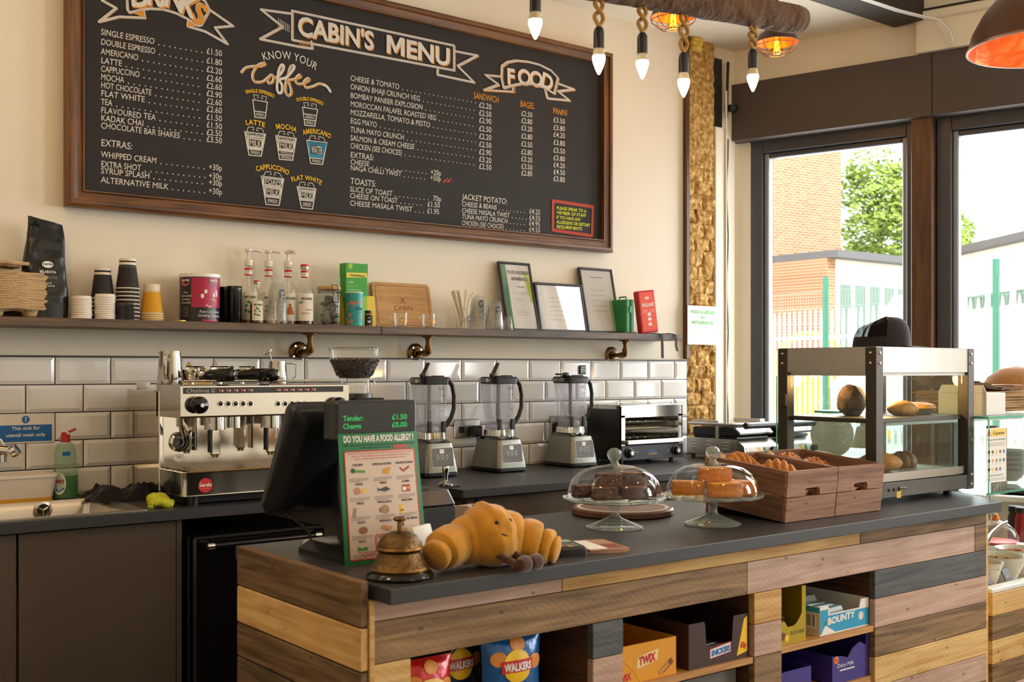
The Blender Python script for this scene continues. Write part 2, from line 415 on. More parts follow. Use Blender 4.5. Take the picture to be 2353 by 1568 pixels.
struct(MB().box(4.52, 4.55, 4.235, YW+.01, TZ+.012, CEIL, M_dkwoodz, .004), 'trim_2')
# rough stock-brick pier at the end of the wall
def brickmat():
    m = bpy.data.materials.new('stock_brick'); m.use_nodes = True; N = m.node_tree.nodes; L = m.node_tree.links; b = N['Principled BSDF']
    tc = N.new('ShaderNodeTexCoord'); n1 = N.new('ShaderNodeTexNoise'); n1.inputs['Scale'].default_value = 38; n1.inputs['Detail'].default_value = 8
    L.new(tc.outputs['Object'], n1.inputs['Vector']); r = N.new('ShaderNodeValToRGB'); e = r.color_ramp.elements
    e[0].position = .28; e[0].color = lin('#7c5620'); e[1].position = .72; e[1].color = lin('#e4c588')
    x = r.color_ramp.elements.new(.5); x.color = lin('#b78c48'); L.new(n1.outputs['Fac'], r.inputs[0]); L.new(r.outputs[0], b.inputs['Base Color'])
    n2 = N.new('ShaderNodeTexNoise'); n2.inputs['Scale'].default_value = 90; n2.inputs['Detail'].default_value = 5; L.new(tc.outputs['Object'], n2.inputs['Vector'])
    bp = N.new('ShaderNodeBump'); bp.inputs['Strength'].default_value = .7; bp.inputs['Distance'].default_value = .01; L.new(n2.outputs['Fac'], bp.inputs['Height']); L.new(bp.outputs[0], b.inputs['Normal'])
    b.inputs['Roughness'].default_value = .95; return m
M_brick = brickmat()
def brick_d(x, z):
    z2 = z+.010*noise.noise((x*9, z*9, 4)); row = int(z2/.078); fz = z2/.078-row; off = .5 if row % 2 else 0
    u = (x+.012*noise.noise((x*20, z*20, 8)))/.125+off+.3*noise.noise((0, 0, row*3.1)); fx = u-math.floor(u)
    e = min(fz, 1-fz, (fx)*1.5, (1-fx)*1.5); g = min(1, e/.13)
    rough = noise.noise((x*14, z*14, 2))*.012+noise.noise((x*40, z*40, 5))*.006
    up = max(0, min(1, (z-2.35)/.35)); g = g*(1-up)+up
    return (1-g)*.014+rough*(1-.5*up)+.012*noise.noise((math.floor(u)*3.3, row*1.7, 1))*(1-up)
pb = MB()
pb.grid(lambda u, v: (4.55+.222*u+(.012*noise.noise((v*40, 3, 1)) if u > .99 else 0), 4.262+brick_d(4.55+.222*u, .88+2.32*v), .88+2.32*v), 36, 330, M_brick)
pb.grid(lambda u, v: (4.772+.012*noise.noise((v*40, 3, 1))-.02*noise.noise((u*9, v*60, 7))*u, 4.262+brick_d(4.772, .88+2.32*v)*(1-u)+.2*u, .88+2.32*v), 6, 330, M_brick)
struct(pb, 'trim_3')
foam = mat('yellow_foam', '#d8b94e', .8, bump=.5, bscale=40)
fb = MB()
for i in range(9): fb.lathe([(0, -.02), (.02, -.012), (.026, 0), (.018, .014), (0, .02)], foam, 8, (4.6+.018*(i % 3)+random.uniform(-.01, .01), 4.25+random.uniform(-.006, .01), 3.19-.022*(i//3)))
fb.build('expanding_foam', label='lump of yellow foam filler at the top of the brick pier', cat='foam')
# plastered reveal between the pier and the window frame, with a dark gap at the top
rv = MB(); rv.box(4.78, 4.99, 4.30, 4.46, 0, CEIL, M_wall); rv.box(4.545, 4.79, 4.3, 4.46, 0, CEIL, M_wall)
rv.box(4.785, 4.875, 4.262, 4.31, .88, 2.74, M_wall, .004)
struct(rv, 'wall_back_reveal')
db = MB(); db.box(4.785, 4.86, 4.28, 4.31, 2.742, 3.13, M_dark); db.rod((4.885, 4.27, 2.8), (4.90, 4.27, 3.12), .008, M_dark)
db.lathe([(0, -.02), (.028, -.016), (.032, 0), (.028, .016), (0, .02)], M_dark, 12, (4.925, 4.262, 2.86)); db.build('black_cavity_fitting', label='black fitting and gap beside the top of the brick pier', cat='fitting')
cb = MB(); cb.tube([(4.885+.006*math.sin(i*1.3), 4.262, .92+i*.11) for i in range(17)], .004, M_ink, 6)
cb.build('wall_cable', label='thin black cable running down the white reveal by the window', cat='cable')
MB().tube([(4.868, 4.256, .92), (4.868, 4.256, 2.95)], .006, M_white, 6).build('wall_conduit', label='thin white conduit running down beside the brick pier', cat='cable')
# window wall: sill wall, head wall, lintel boxing, posts
ww = MB(); wq(ww, -.06, 8.0, .02, .3, 0, .75, M_wall); wq(ww, -.06, 1.95, .02, .3, 2.75, 3.6, M_wall); wq(ww, 1.95, 8.0, .02, .3, 3.42, 3.6, M_wall); wq(ww, 6.75, 8.0, .02, .3, .7, 3.5, M_wall); wq(ww, 3.05, 4.55, .02, .3, .7, 3.5, M_wall); wq(ww, -.06, .125, .1, .3, .7, 2.76, M_wall)
struct(ww, 'wall_right')
wl = MB(); wq(wl, .04, 1.168, 0, .12, 2.684, 3.006, M_lint); wq(wl, 1.172, 1.95, 0, .12, 2.684, 3.006, M_lint); struct(wl, 'trim_4')
hp = MB(); wq(hp, 1.10, 1.95, -.03, .1, 3.008, 3.5, M_ceil); wq(hp, 1.10, 1.95, -.05, .0, 3.17, 3.215, M_ceil, .006); wq(hp, 1.10, 1.95, -.055, .0, 3.215, 3.222, M_dark); struct(hp, 'trim_5')
M_frame = mat('grey_window_frame', '#3f4148', .4, var=.04); M_frame_lit = mat('frame_bead_lit', '#8f969c', .35, var=.04)  # lighter copy of the frame grey: daylight on the upright beads put into colour
def window(n, s0, s1, z0=.75, z1=2.69):
    t = thing('window_%d' % n, None, None, kind='structure')
    f = MB(); a = .075
    for x0, x1, y0, y1 in ((s0, s0+a, z0, z1), (s1-a, s1, z0, z1), (s0+a, s1-a, z0, z0+a), (s0+a, s1-a, z1-a, z1)): wq(f, x0, x1, .10, .20, y0, y1, M_frame, .004)
    f.build('window_frame', t)
    g = MB(); a2 = a+.03
    for x0, x1, y0, y1 in ((s0+a, s0+a2, z0+a, z1-a), (s1-a2, s1-a, z0+a, z1-a), (s0+a2, s1-a2, z0+a, z0+a2), (s0+a2, s1-a2, z1-a2, z1-a)): wq(g, x0, x1, .125, .18, y0, y1, M_frame_lit if x1-x0 < .1 else M_frame, .006)
    g.build('glazing_bead', t)
    p = MB(); wq(p, s0+a2-.005, s1-a2+.005, .15, .156, z0+a2-.005, z1-a2+.005, M_win); p.build('pane', t)
    return t
window(1, .12, 1.085); window(2, 1.165, 1.93); window(3, 2.0, 3.04, z1=3.42); window(4, 4.56, 6.74, z1=3.42)
ps = MB(); wq(ps, 1.055, 1.162, .03, .16, .7, 2.69, M_dkwoodz, .004); wq(ps, 1.08, 1.17, .165, .25, .7, 2.69, M_frame); struct(ps, 'trim_6')
ps = MB()
for s in (1.965,): wq(ps, s-.05, s+.05, .03, .2, .7, 3.5, M_dkwoodz, .004)
struct(ps, 'trim_7')
sl = MB(); wq(sl, .02, 6.8, -.04, .2, .72, .75, M_white, .004); struct(sl, 'trim_8')
# ceiling beam with cables
bm = MB(); bm.box(2.2, 5.22, 3.24, 3.41, 3.17, 3.5, wood('beam_wood', '#1d140e', '#40301f', 0, .6)); bm.build('trim_9', kind='structure')
cb = MB()
for i in range(3):
    cb.tube([(3.6, 3.235-.008*i, 3.165+.004*i), (4.3, 3.232-.008*i, 3.160), (4.95, 3.225-.01*i, 3.158), (5.12, 3.2-.01*i, 3.155), (5.2, 3.16-.012*i, 3.14), (5.235, 3.13-.014*i, 3.08), (5.25, 3.12-.014*i, 3.02)], .004, M_white, 6)
cb.build('ceiling_cable', label='bundle of white cables clipped under the dark ceiling beam', cat='cable')

# ================================================================== OUTSIDE
M_pave = mat('outside_paving', '#b5afa4', .9, var=.15, scale=2)
struct(MB().box(5.4, 60, -30, 60, -.25, -.15, M_pave), 'ground_outside')
def redbrick(name='red_brick', c1='#a0684a', c2='#b07a58', mo='#bfa78e'):
    if name in MATS: return MATS[name]
    m = bpy.data.materials.new(name); m.use_nodes = True; N = m.node_tree.nodes; L = m.node_tree.links; b = N['Principled BSDF']
    tc = N.new('ShaderNodeTexCoord'); br = N.new('ShaderNodeTexBrick'); br.inputs['Scale'].default_value = 1; br.inputs['Color1'].default_value = lin(c1); br.inputs['Color2'].default_value = lin(c2); br.inputs['Mortar'].default_value = lin(mo)
    br.inputs['Brick Width'].default_value = .225; br.inputs['Row Height'].default_value = .075; br.inputs['Mortar Size'].default_value = .008
    mp = N.new('ShaderNodeMapping'); mp.inputs['Rotation'].default_value = (math.pi/2, 0, 0); L.new(tc.outputs['Object'], mp.inputs[0]); L.new(mp.outputs[0], br.inputs['Vector'])
    L.new(br.outputs[0], b.inputs['Base Color']); b.inputs['Roughness'].default_value = .9; MATS[name] = m; return m
M_rb = redbrick(); M_render = mat('white_render', '#f3f1ea', .8, var=.03)
M_slate = mat('grey_roof_edge', '#5f5f60', .7); M_pane = mat('outside_pane', '#5f7566', .15, var=.2, scale=3); M_ch = mat('outside_frame', '#f2f0ea', .5)
def P2(px, d): p = atd(px, 848, d); return p.x, p.y
# brick block (its right corner at px 1933)
bx, by = P2(1933, 33); t = thing('street_building', 'tall orange-brick block beyond the fence in the left window', 'building', (bx, by, -.15), -.10)
MB().box(-9, 0, 0, 6, 0, 11, M_rb).build('wall', t)
MB().box(-9.05, .05, -.1, 6, 11, 11.3, M_slate).build('parapet', t)
lx, ly = P2(1918, 27.6); t = thing('white_extension', 'low white building with a row of tall windows and a flat roof', 'building', (lx, ly, -.15))
wh = 1.377+.15+270/2582*27.6
MB().box(.0, 9, 0, 3, 0, wh-.15, M_render).build('wall', t); MB().box(-.35, 9.2, -.35, 3.2, wh-.18, wh, M_slate).build('roof', t)
MB().box(-.35, .0, -.02, 2.5, 0, wh-.18, M_rb).build('brick_return', t)
for i in range(8):
    x0 = .16+i*.62; f = MB().box(x0-.05, x0+.5, -.04, .02, wh-3.0, wh-.75, M_ch).build('window', t)
    MB().box(x0, x0+.43, -.05, -.035, wh-2.95, wh-.8, M_pane).build('pane', f)
# second white range in the right pane, receding to the left
ax, ay = P2(2185, 27); qx, qy = P2(2420, 22.5); ang = math.atan2(qy-ay, qx-ax); ln = math.hypot(qx-ax, qy-ay)
t = thing('white_hall', 'long low white building seen in the right window pane', 'building', (ax, ay, -.15), ang); wh2 = 1.527+(848-592)/2582*27
MB().box(0, ln+3, 0, 5, 0, wh2, M_render).build('wall', t); MB().box(-.2, ln+3, -.3, 5.2, wh2, wh2+.16, M_slate).build('roof', t)
for i in range(5):
    f = MB().box(.9+i*1.1, 1.8+i*1.1, -.03, .02, wh2-1.35, wh2-.95, M_ch).build('window', t); MB().box(.95+i*1.1, 1.75+i*1.1, -.045, -.02, wh2-1.3, wh2-1.0, M_pane).build('pane', f)
hx, hy = P2(2225, 48); t = thing('far_house', 'distant brick house with a pale roof edge and white windows', 'house', (hx, hy, -.15), -.75)
MB().box(0, 9, 0, 6, 0, 6.5, mat('pale_brick', '#c98f62', .9, var=.12, scale=6)).build('wall', t); MB().box(-.4, 9.4, -.5, 6.4, 6.5, 7.0, mat('pale_roof_edge', '#d9cfc0', .8)).build('roof', t)
for i in range(3):
    f = MB().box(1.2+i*2.6, 2.8+i*2.6, -.06, .02, 4.7, 6.1, M_ch).build('window', t); MB().box(1.3+i*2.6, 1.95+i*2.6, -.08, -.04, 4.8, 6.0, M_pane).box(2.05+i*2.6, 2.7+i*2.6, -.08, -.04, 4.8, 6.0, M_pane).build('pane', f)
# trees
M_leaf = mat('tree_leaf', '#8aa43a', .6, var=.45, scale=1.2); M_leaf2 = mat('tree_leaf_deep', '#6b8a34', .6, var=.4, scale=1.2); M_bark = mat('tree_bark', '#5b4a38', .9, bump=.6)
def tree(px, d, z0, z1, rw, label, n, seed, lm):
    x, y = P2(px, d); rnd = random.Random(seed); t = thing('tree', label, 'tree', (x, y, -.15))
    MB().tube([(0, 0, 0), (.05, .05, z1*.35), (-.1, .1, z1*.7)], [.3, .22, .08], M_bark, 10).build('trunk', t)
    f = MB(); vs = []; fs = []
    bl = []
    for i in range(26):
        a = rnd.uniform(0, 6.28); rr = rw*math.sqrt(rnd.random())*.75; h = rnd.uniform(z0, z1)
        k = 1-abs((h-(z0+z1)/2)/((z1-z0)/2))**2*.55
        bl.append((rr*k*math.cos(a), rr*k*math.sin(a), h-.4, rnd.uniform(.28, .42)*rw))
    for i in range(n):
        cx, cy_, cz, r = rnd.choice(bl); v = Vector((rnd.gauss(0, 1), rnd.gauss(0, 1), rnd.gauss(0, 1))).normalized()*r*rnd.uniform(.75, 1.05)
        p = Vector((cx, cy_, cz))+v; s = rnd.uniform(.06, .14); u = Vector((rnd.gauss(0, 1), rnd.gauss(0, 1), rnd.gauss(0, .6))).normalized()*s; w_ = u.orthogonal().normalized()*s*.6
        o = len(vs); vs += [p-u, p+w_, p+u, p-w_]; fs.append((o, o+1, o+2, o+3))
    f.add(vs, fs, lm); f.build('foliage', t)
tree(2030, 38, 3.2, 8.9, 2.5, 'big sunlit green tree beside the brick block', 12000, 3, M_leaf)
tree(2180, 40, 2.5, 7.4, 1.5, 'smaller tree left of the far house in the right pane', 5000, 5, M_leaf)
tree(2268, 44, 2.5, 6.2, .9, 'low bush in front of the far house', 1200, 8, M_leaf2)
# galvanised palisade fence
M_galv = mat('galvanised_steel', '#c3cfcc', .5, .3, var=.08)
A = Vector((*P2(1770, 21), -.15)); B = Vector((*P2(2400, 15.2), -.15)); fd = (B-A); fl = fd.length; fr = math.atan2(fd.y, fd.x)
t = thing('palisade_fence', 'galvanised palisade fence with pointed pales outside the windows', 'fence', A, fr)
for z in (.55, 2.05): MB().box(0, fl, .0, .04, z, z+.06, M_galv).build('rail', t)
pm = MB(); pm.prism([(-.033, 0), (.033, 0), (.033, 2.42), (.012, 2.56), (-.012, 2.56), (-.033, 2.42)], .012, M_galv, lambda a, b, c=0: Vector((a, -c, b)))
p0 = pm.build('pale', t)
for i in range(1, int(fl/.15)):
    c = p0.copy(); C.objects.link(c); c.parent = t; c.location = (i*.15, 0, 0)
# green mesh fence
M_gfen = mat('green_fence_paint', '#2b7559', .45, var=.06)
A = Vector((*P2(1700, 15.6), -.15)); B = Vector((*P2(2460, 11), -.15)); fd = B-A; fl = fd.length; fr = math.atan2(fd.y, fd.x)
t = thing('mesh_fence', 'green welded mesh fence with square posts nearest the windows', 'fence', A, fr)
def along(px): # distance along the fence line of a pixel column
    best = min(range(400), key=lambda i: abs(((A+fd*(i/400)-CO).dot(cR)/((A+fd*(i/400)-CO).dot(cF)))*FPX+1176.5-px)); return best/400*fl
for px in (1898, 2290): s = along(px); MB().box(s-.022, s+.022, -.03, .03, 0, 2.68, M_gfen).build('post', t)
wm = MB(); M_gwire = mat('green_wire', '#7fa595', .5, var=.05)
for k in range(13): wm.box(0, fl, -.003, .003, .1+k*.2, .105+k*.2, M_gwire)
for k in range(int(fl/.05)): wm.box(k*.05, k*.05+.002, -.002, .002, .1, 2.5, M_gwire)
wm.build('wire_panel', t)
# yellow skip and white canopy behind the fence
sx, sy = P2(1800, 23.5); M_sk = mat('yellow_skip_paint', '#f0b422', .5, var=.12, scale=3)
t = thing('skip', 'yellow steel skip behind the palisade fence', 'skip', (sx, sy, -.15), -.25)
MB().prism([(-.2, 0), (2.9, 0), (3.1, 1.75), (2.6, 1.9), (-.2, 1.9)], 1.8, M_sk, lambda a, b, c=0: Vector((a, c, b))).build('body', t)
for i in range(5): MB().box(.1+i*.6, .2+i*.6, -.06, .0, .1, 1.8, M_sk).build('rib', t)
MB().tube([(.15, .3, 1.85), (.3, .3, 2.1), (.7, .3, 2.25), (1.2, .3, 2.25), (1.6, .3, 2.1), (1.75, .3, 1.85)], .08, M_sk, 8).build('hoop', t)
kx, ky = P2(1992, 22.5); t = thing('white_canopy', 'white sloping canopy behind the fence below the tall windows', 'canopy', (kx, ky, -.15), -.35); t.scale = (.62, .62, .72)
MB().prism([(0, .6), (4, .6), (4, 5.0), (3.1, 4.0), (.9, 2.1), (.15, 1.75)], 2.0, M_render, lambda a, b, c=0: Vector((a*.62, c, b*.78+.4))).build('sheet', t)
for x in (.1, 2.3): MB().rod((x, .1, 0), (x, .1, .9), .04, M_galv).build('leg', t)
# ================================================================== MENU BOARD
YB = 4.225                      # face of the chalkboard
def bp(px, py): p = ony(px, py, YB-.002); return p.x, p.z
_bl = [0.0]
def BF(a, b, c=0):   # every chalk stroke lies a hair above the one before it
    return Vector((a, YB-.0012-_bl[0], b))
def lift(d=.00012): _bl[0] = (_bl[0]+d) % .004
board = thing('menu_board', 'large framed chalkboard with the hand-lettered cafe menu', 'menu board', (0, 0, 0))
bl, _ = bp(190, 440); br_, _ = bp(1381, 300); zb_ = 2.032; zt_ = 2.925
M_chalkb = mat('chalkboard', '#211b18', .75, var=.12, scale=5)
MB().box(bl-.03, br_+.03, YB, YB+.03, zb_-.03, zt_+.03, M_chalkb).build('chalkboard_panel', board)
M_fr1 = wood('frame_wood', '#4a2a12', '#8a5a2c', 0, .4); M_fr2 = wood('frame_wood_upright', '#4a2a12', '#8a5a2c', 2, .4)
fo = .062
def rail(pts, nx, mt):
    # moulded rail: mitred quad with a raised outer bead
    r = MB(); a, b, c, d = pts   # outer0, outer1, inner1, inner0 as (x,z)
    L_ = lambda p, q, t: (p[0]+(q[0]-p[0])*t, p[1]+(q[1]-p[1])*t)
    prof = [(0, 0), (0, .045), (.18, .052), (.36, .052), (.42, .040), (.86, .036), (.93, .046), (1, .046), (1, 0)]
    s0 = []; s1 = []
    for t, h in prof:
        p = L_(a, d, t); q = L_(b, c, t); s0.append((p[0], YB+.02-h, p[1])); s1.append((q[0], YB+.02-h, q[1]))
    r.loft([s0, s1], mt, smooth=False)
    return r.build('frame_rail', board)
o = [(bl-fo, zb_-fo), (br_+fo, zb_-fo), (br_+fo, zt_+fo), (bl-fo, zt_+fo)]; i_ = [(bl, zb_), (br_, zb_), (br_, zt_), (bl, zt_)]
for k in range(4): rail((o[k], o[(k+1) % 4], i_[(k+1) % 4], i_[k]), 0, M_fr1 if k % 2 == 0 else M_fr2)
sc = MB()
for px, py in ((170, 362), (299, 467), (920, 526), (1318, 562), (1389, 495), (1391, 218), (1317, 131), (830, 20)):
    x, z = bp(px, py); sc.lathe([(0, -.052), (.005, -.053), (.007, -.05)], M_chrome, 10, (0, 0, 0), TR(x, YB+.022, z) @ RX(-math.pi/2) @ TR(0, 0, .104) )
sc2 = sc.build('frame_screw', board)
M_chalk = mat('chalk_white', '#d9d3c8', .8, var=.15, scale=60); M_chalko = mat('chalk_orange', '#d9902e', .8, var=.1, scale=40); M_chalky = mat('chalk_yellow', '#f0c020', .8, var=.05, scale=40)
M_chalkg = mat('chalk_grey', '#c2b9af', .8, var=.35, scale=90)
wt = MB()
z1 = lambda k: k/3.136                          # from a 3.136x crop at (140,0)
def L1(t, y, xe, h=.0235, x0=287):
    x, z = bp(140+x0/3.136, y/3.136); xe_, _ = bp(140+xe/3.136, y/3.136); wt.text(t, x, z, h, M_chalk, BF, w=xe_-x, bold=.004, jit=.05, slant=.06); return xe_, z
def dots(x0, x1, z, step=.0215):
    k = int((x1-x0)/step)
    for i in range(k): wt.rect(x0+(i+.5)*step-.0022, x0+(i+.5)*step+.0022, z-.001, z+.0034, M_chalk, BF)
rows = [('SINGLE ESPRESSO', 248, 675, '£1.50', 402), ('DOUBLE ESPRESSO', 320, 680, '£1.80', 474), ('AMERICANO', 388, 558, '£2.20', 538), ('LATTE', 452, 440, '£2.60', 602), ('CAPPUCCINO', 512, 568, '£2.60', 655), ('MOCHA', 572, 455, '£2.90', 706), ('HOT CHOCOLATE', 632, 652, '£2.60', 763), ('FLAT WHITE', 690, 605, '£2.60', 820), ('TEA', 752, 370, '£1.50', 877), ('FLAVOURED TEA', 812, 683, '£1.50', 930), ('KADAK CHAI', 868, 597, '£2.50', 980), ('CHOCOLATE BAR SHAKES', 922, 858, '£3.50', 1038)]
rows2 = [('WHIPPED CREAM', 1132, 690, '+30p', 1218), ('EXTRA SHOT', 1200, 578, '+30p', 1285), ('SYRUP SPLASH', 1250, 640, '+30p', 1340), ('ALTERNATIVE MILK', 1316, 775, '+30p', 1406)]
for t, y, xe, pr, py in rows+rows2:
    e, z = L1(t, y, xe); px0 = 1048 if pr[0] == '£' else 1065
    x, zp = bp(140+px0/3.136, py/3.136); x2, _ = bp(140+1162/3.136, py/3.136)
    wt.text(pr, x, z, .0245, M_chalk, BF, w=x2-x, bold=.004, jit=.04); dots(e+.006, x-.004, z)
L1('EXTRAS:', 1050, 515, .027)
def L2(t, y, xe, h=.0245, x0=65, w=None, mt=None):
    x, z = bp(780+x0/2.614, y/2.614); xe_, _ = bp(780+xe/2.614, y/2.614); wt.text(t, x, z, h, mt or M_chalk, BF, w=xe_-x, bold=.004, jit=.05, slant=.08); return xe_, z
food = [('CHEESE & TOMATO', 483, 360, 645, 695, 733), ('ONION BHAJI CRUNCH VEG', 534, 485, 692, 738, 778), ('BOMBAY PANEER EXPLOSION', 586, 500, 735, 782, 820), ('MOROCCAN FALAFEL ROASTED VEG', 638, 582, 785, 830, 868), ('MOZZARELLA, TOMATO & PESTO', 688, 545, 832, 877, 915), ('EGG MAYO', 740, 225, 880, 925, 961), ('TUNA MAYO CRUNCH', 792, 388, 925, 968, 1003), ('SALMON & CREAM CHEESE', 842, 450, 970, 1012, 1045), ('CHICKEN (SEE CHOICES)', 890, 375, 1013, 1052, 1087)]
pr3 = [('2.20', '2.50', '3.50'), ('2.50', '2.80', '3.80'), ('2.90', '3.20', '4.20'), ('2.50', '2.80', '3.80'), ('2.20', '2.50', '3.50'), ('2.50', '2.80', '3.80'), ('2.90', '3.20', '4.20'), ('3.20', '3.50', '4.50'), ('2.50', '2.80', '3.80')]
for (t, y, xe, a, b, c), p3 in zip(food, pr3):
    e, z = L2(t, y, xe)
    for p, yy, xa, xb in zip(p3, (a, b, c), (838, 1092, 1285), (914, 1160, 1356)):
        x, zz = bp(780+xa/2.614, yy/2.614); x2, _ = bp(780+xb/2.614, yy/2.614); wt.text('£'+p, x, zz, .0265, M_chalk, BF, w=x2-x, bold=.004, jit=.04)
        if xa == 838: dots(e+.006, x-.004, z, .0235)
for t, y, xa, xb in (('SANDWICH', 590, 805, 957), ('BAGEL', 640, 1085, 1172), ('PANINI', 682, 1282, 1367)): L2(t, y, xb, .031, xa, mt=M_chalko)
L2('EXTRAS:', 945, 207, .026); L2('TOASTS:', 1105, 220, .028); L2('JACKET POTATO:', 1197, 1008, .027, 738)
for t, y, xe, p, xa, xb, x0 in (('CHEESE', 986, 180, '+20p', 548, 612, 65), ('NAGA CHILLI TWIST', 1022, 372, '+50p', 545, 610, 65), ('SLICE OF TOAST', 1150, 318, '70p', 562, 612, 62), ('CHEESE ON TOAST', 1190, 350, '£1.50', 528, 604, 62), ('CHEESE MASALA TWIST', 1234, 438, '£1.95', 527, 600, 62),
        ('CHEESE & BEANS', 1238, 945, '£4.25', 1140, 1207, 735), ('CHEESE MASALA TWIST', 1278, 1022, '£4.55', 1140, 1208, 735), ('TUNA MAYO CRUNCH', 1314, 1010, '£4.95', 1138, 1206, 735), ('CHICKEN (SEE CHOICES)', 1352, 988, '£4.55', 1138, 1208, 735)):
    e, z = L2(t, y, xe, .0235, x0); x, _ = bp(780+xa/2.614, y/2.614); x2, _ = bp(780+xb/2.614, y/2.614); wt.text(p, x, z, .025, M_chalk, BF, w=x2-x, bold=.004, jit=.04); dots(e+.006, x-.004, z)
for q in (0, 1):  # little chillies
    wt.flat([bp(780+(620+24*q+a)/2.614, (1084+b)/2.614) for a, b in ((0, 14), (8, 0), (20, -6), (26, -8), (22, 2), (12, 12))], mat('chilli_red', '#cf3a1c', .7), BF)
    wt.stroke([bp(780+(646+24*q+a)/2.614, (1076+b)/2.614) for a, b in ((0, 0), (4, -5))], .003, M_chalko, BF)
def chalk(P, w, mt, cl):
    P = P+[P[0]] if cl else P
    for i in range(len(P)-1):
        lift(.00003); wt.stroke([P[i], P[i+1]], w, mt, BF)
        if len(P) < 40 or 1: wt.disc(P[i+1][0], P[i+1][1], w*.49, mt, lambda a, b: BF(a, b)+Vector((0, -.00001, 0)), 8)
def S1(pts, w=.006, mt=None, cl=False): chalk([bp(140+a/3.136, b/3.136) for a, b in pts], w, mt or M_chalkg, cl)
def S2(pts, w=.006, mt=None, cl=False): chalk([bp(780+a/2.614, b/2.614) for a, b in pts], w, mt or M_chalkg, cl)
def poly1(pts, mt): lift(); wt.flat([bp(140+a/3.136, b/3.136) for a, b in pts], mt, BF)
def sketch(fn, pts, cl=False):
    fn([(a+8, b+6) for a, b in pts], .0035, M_chalko, cl); fn(pts, .0105, M_chalkg, cl); fn([(a-7, b-6) for a, b in pts], .003, M_chalk, cl)
# DRINKS ribbon
sketch(S1, [(475, -60), (480, 70), (497, 92), (560, 76), (640, 62), (740, 68), (830, 95), (920, 140), (985, 185), (1010, 182), (1072, 72), (1040, 10), (960, -50)])
sketch(S1, [(290, 0), (400, 60), (275, 158), (420, 122), (605, 130), (595, 76)]); sketch(S1, [(1072, 72), (1240, 188), (1110, 200), (1200, 318), (1040, 228), (912, 190), (920, 142)])
poly1([(515, 95), (595, 75), (602, 128)], M_chalko); poly1([(918, 152), (975, 190), (910, 192)], M_chalko)
for k, (ch, x, y, r) in enumerate((('D', 500, 40, .10), ('R', 610, 28, .02), ('I', 705, 32, -.1), ('N', 735, 36, -.12), ('K', 838, 78, -.28), ('S', 925, 128, -.42))):
    X_, Z_ = bp(140+x/3.136, y/3.136); wt.text(ch, X_+.005, Z_-.004, .085, M_chalko, BF, bold=.035, rot=r, sx=.9); lift(.0003); wt.text(ch, X_, Z_, .085, M_chalk, lambda a, b: BF(a, b)+Vector((0, -.0006, 0)), bold=.03, rot=r, sx=.85)
# CABIN'S MENU ribbon (crop 2 coordinates continue crop 1)
c1 = lambda px, py: ((px-140)*3.136, py*3.136)
rib = [(672, 25), (1044, 105), (1044, 162), (672, 92)]
sketch(S1, [c1(*p) for p in rib], True)
sketch(S1, [c1(*p) for p in ((672, 32), (600, 22), (650, 62), (598, 90), (690, 108), (718, 112), (716, 96))]); sketch(S1, [c1(*p) for p in ((1046, 118), (1098, 128), (1052, 152), (1090, 190), (1005, 172), (1006, 158))])
for k in range(7): S1([c1(688+k*4, 96), c1(690+k*4, 106)], .003, M_chalko); S1([c1(640+k*4, 42+k*2.5), c1(640+k*4, 62+k*2)], .003, M_chalkg)
for t, xa, xb, yb in (("CABIN'S", 683, 858, 79), ('MENU', 885, 1034, 121)):
    xa_, za = bp(xa, yb); xb_, _ = bp(xb, yb+32); h = .08
    if t == 'MENU': za = bp(885, 121)[1]
    wt.text(t, xa_+.005, za-.004, h, M_chalko, BF, w=xb_-xa_, bold=.03); lift(.0003); wt.text(t, xa_, za, h, M_chalk, lambda a, b: BF(a, b)+Vector((0, -.0006, 0)), w=xb_-xa_, bold=.03)
# FOOD ribbon
sketch(S2, [(975, 400), (1010, 375), (1060, 366), (1130, 372), (1200, 390), (1270, 425), (1312, 470), (1290, 565), (1235, 530), (1160, 505), (1090, 505), (1040, 515), (985, 530), (972, 470)], True)
sketch(S2, [(975, 462), (875, 452), (955, 510), (868, 543), (1045, 553), (1045, 518)]); sketch(S2, [(1308, 500), (1412, 538), (1315, 550), (1384, 605), (1250, 592), (1235, 532)])
for ch, x, y, r in (('F', 1005, 500, .03), ('O', 1066, 494, -.08), ('O', 1135, 500, -.16), ('D', 1203, 513, -.22)):
    X_, Z_ = bp(780+x/2.614, y/2.614); wt.text(ch, X_+.004, Z_-.004, .075, M_chalko, BF, bold=.03, rot=r); lift(.0003); wt.text(ch, X_, Z_, .075, M_chalk, lambda a, b: BF(a, b)+Vector((0, -.0006, 0)), bold=.03, rot=r)
# KNOW YOUR Coffee
ka, kz = bp(140+1650/3.136, 452/3.136); wt.text('KNOW YOUR', ka, kz+.012, .034, M_chalk, BF, al='C', w=.245, bold=.004, arc=.3)
cof = [(1298, 525), (1330, 490), (1390, 478), (1440, 478), (1470, 465), (1462, 455), (1420, 470), (1385, 520), (1380, 560), (1400, 590), (1450, 590), (1490, 560), (1515, 540), (1530, 560), (1520, 595), (1495, 598), (1490, 570), (1515, 542), (1550, 560), (1590, 520), (1605, 480), (1590, 468), (1570, 500), (1560, 560), (1555, 640), (1570, 672), (1590, 660), (1590, 610), (1570, 575), (1620, 560), (1665, 510), (1680, 480), (1660, 475), (1645, 510), (1620, 600), (1620, 665), (1645, 690), (1660, 660), (1645, 600), (1640, 580), (1690, 570), (1725, 555), (1715, 540), (1690, 570), (1700, 600), (1740, 605), (1785, 580), (1780, 565), (1750, 590), (1765, 630), (1810, 625), (1860, 605), (1910, 620), (1940, 660)]
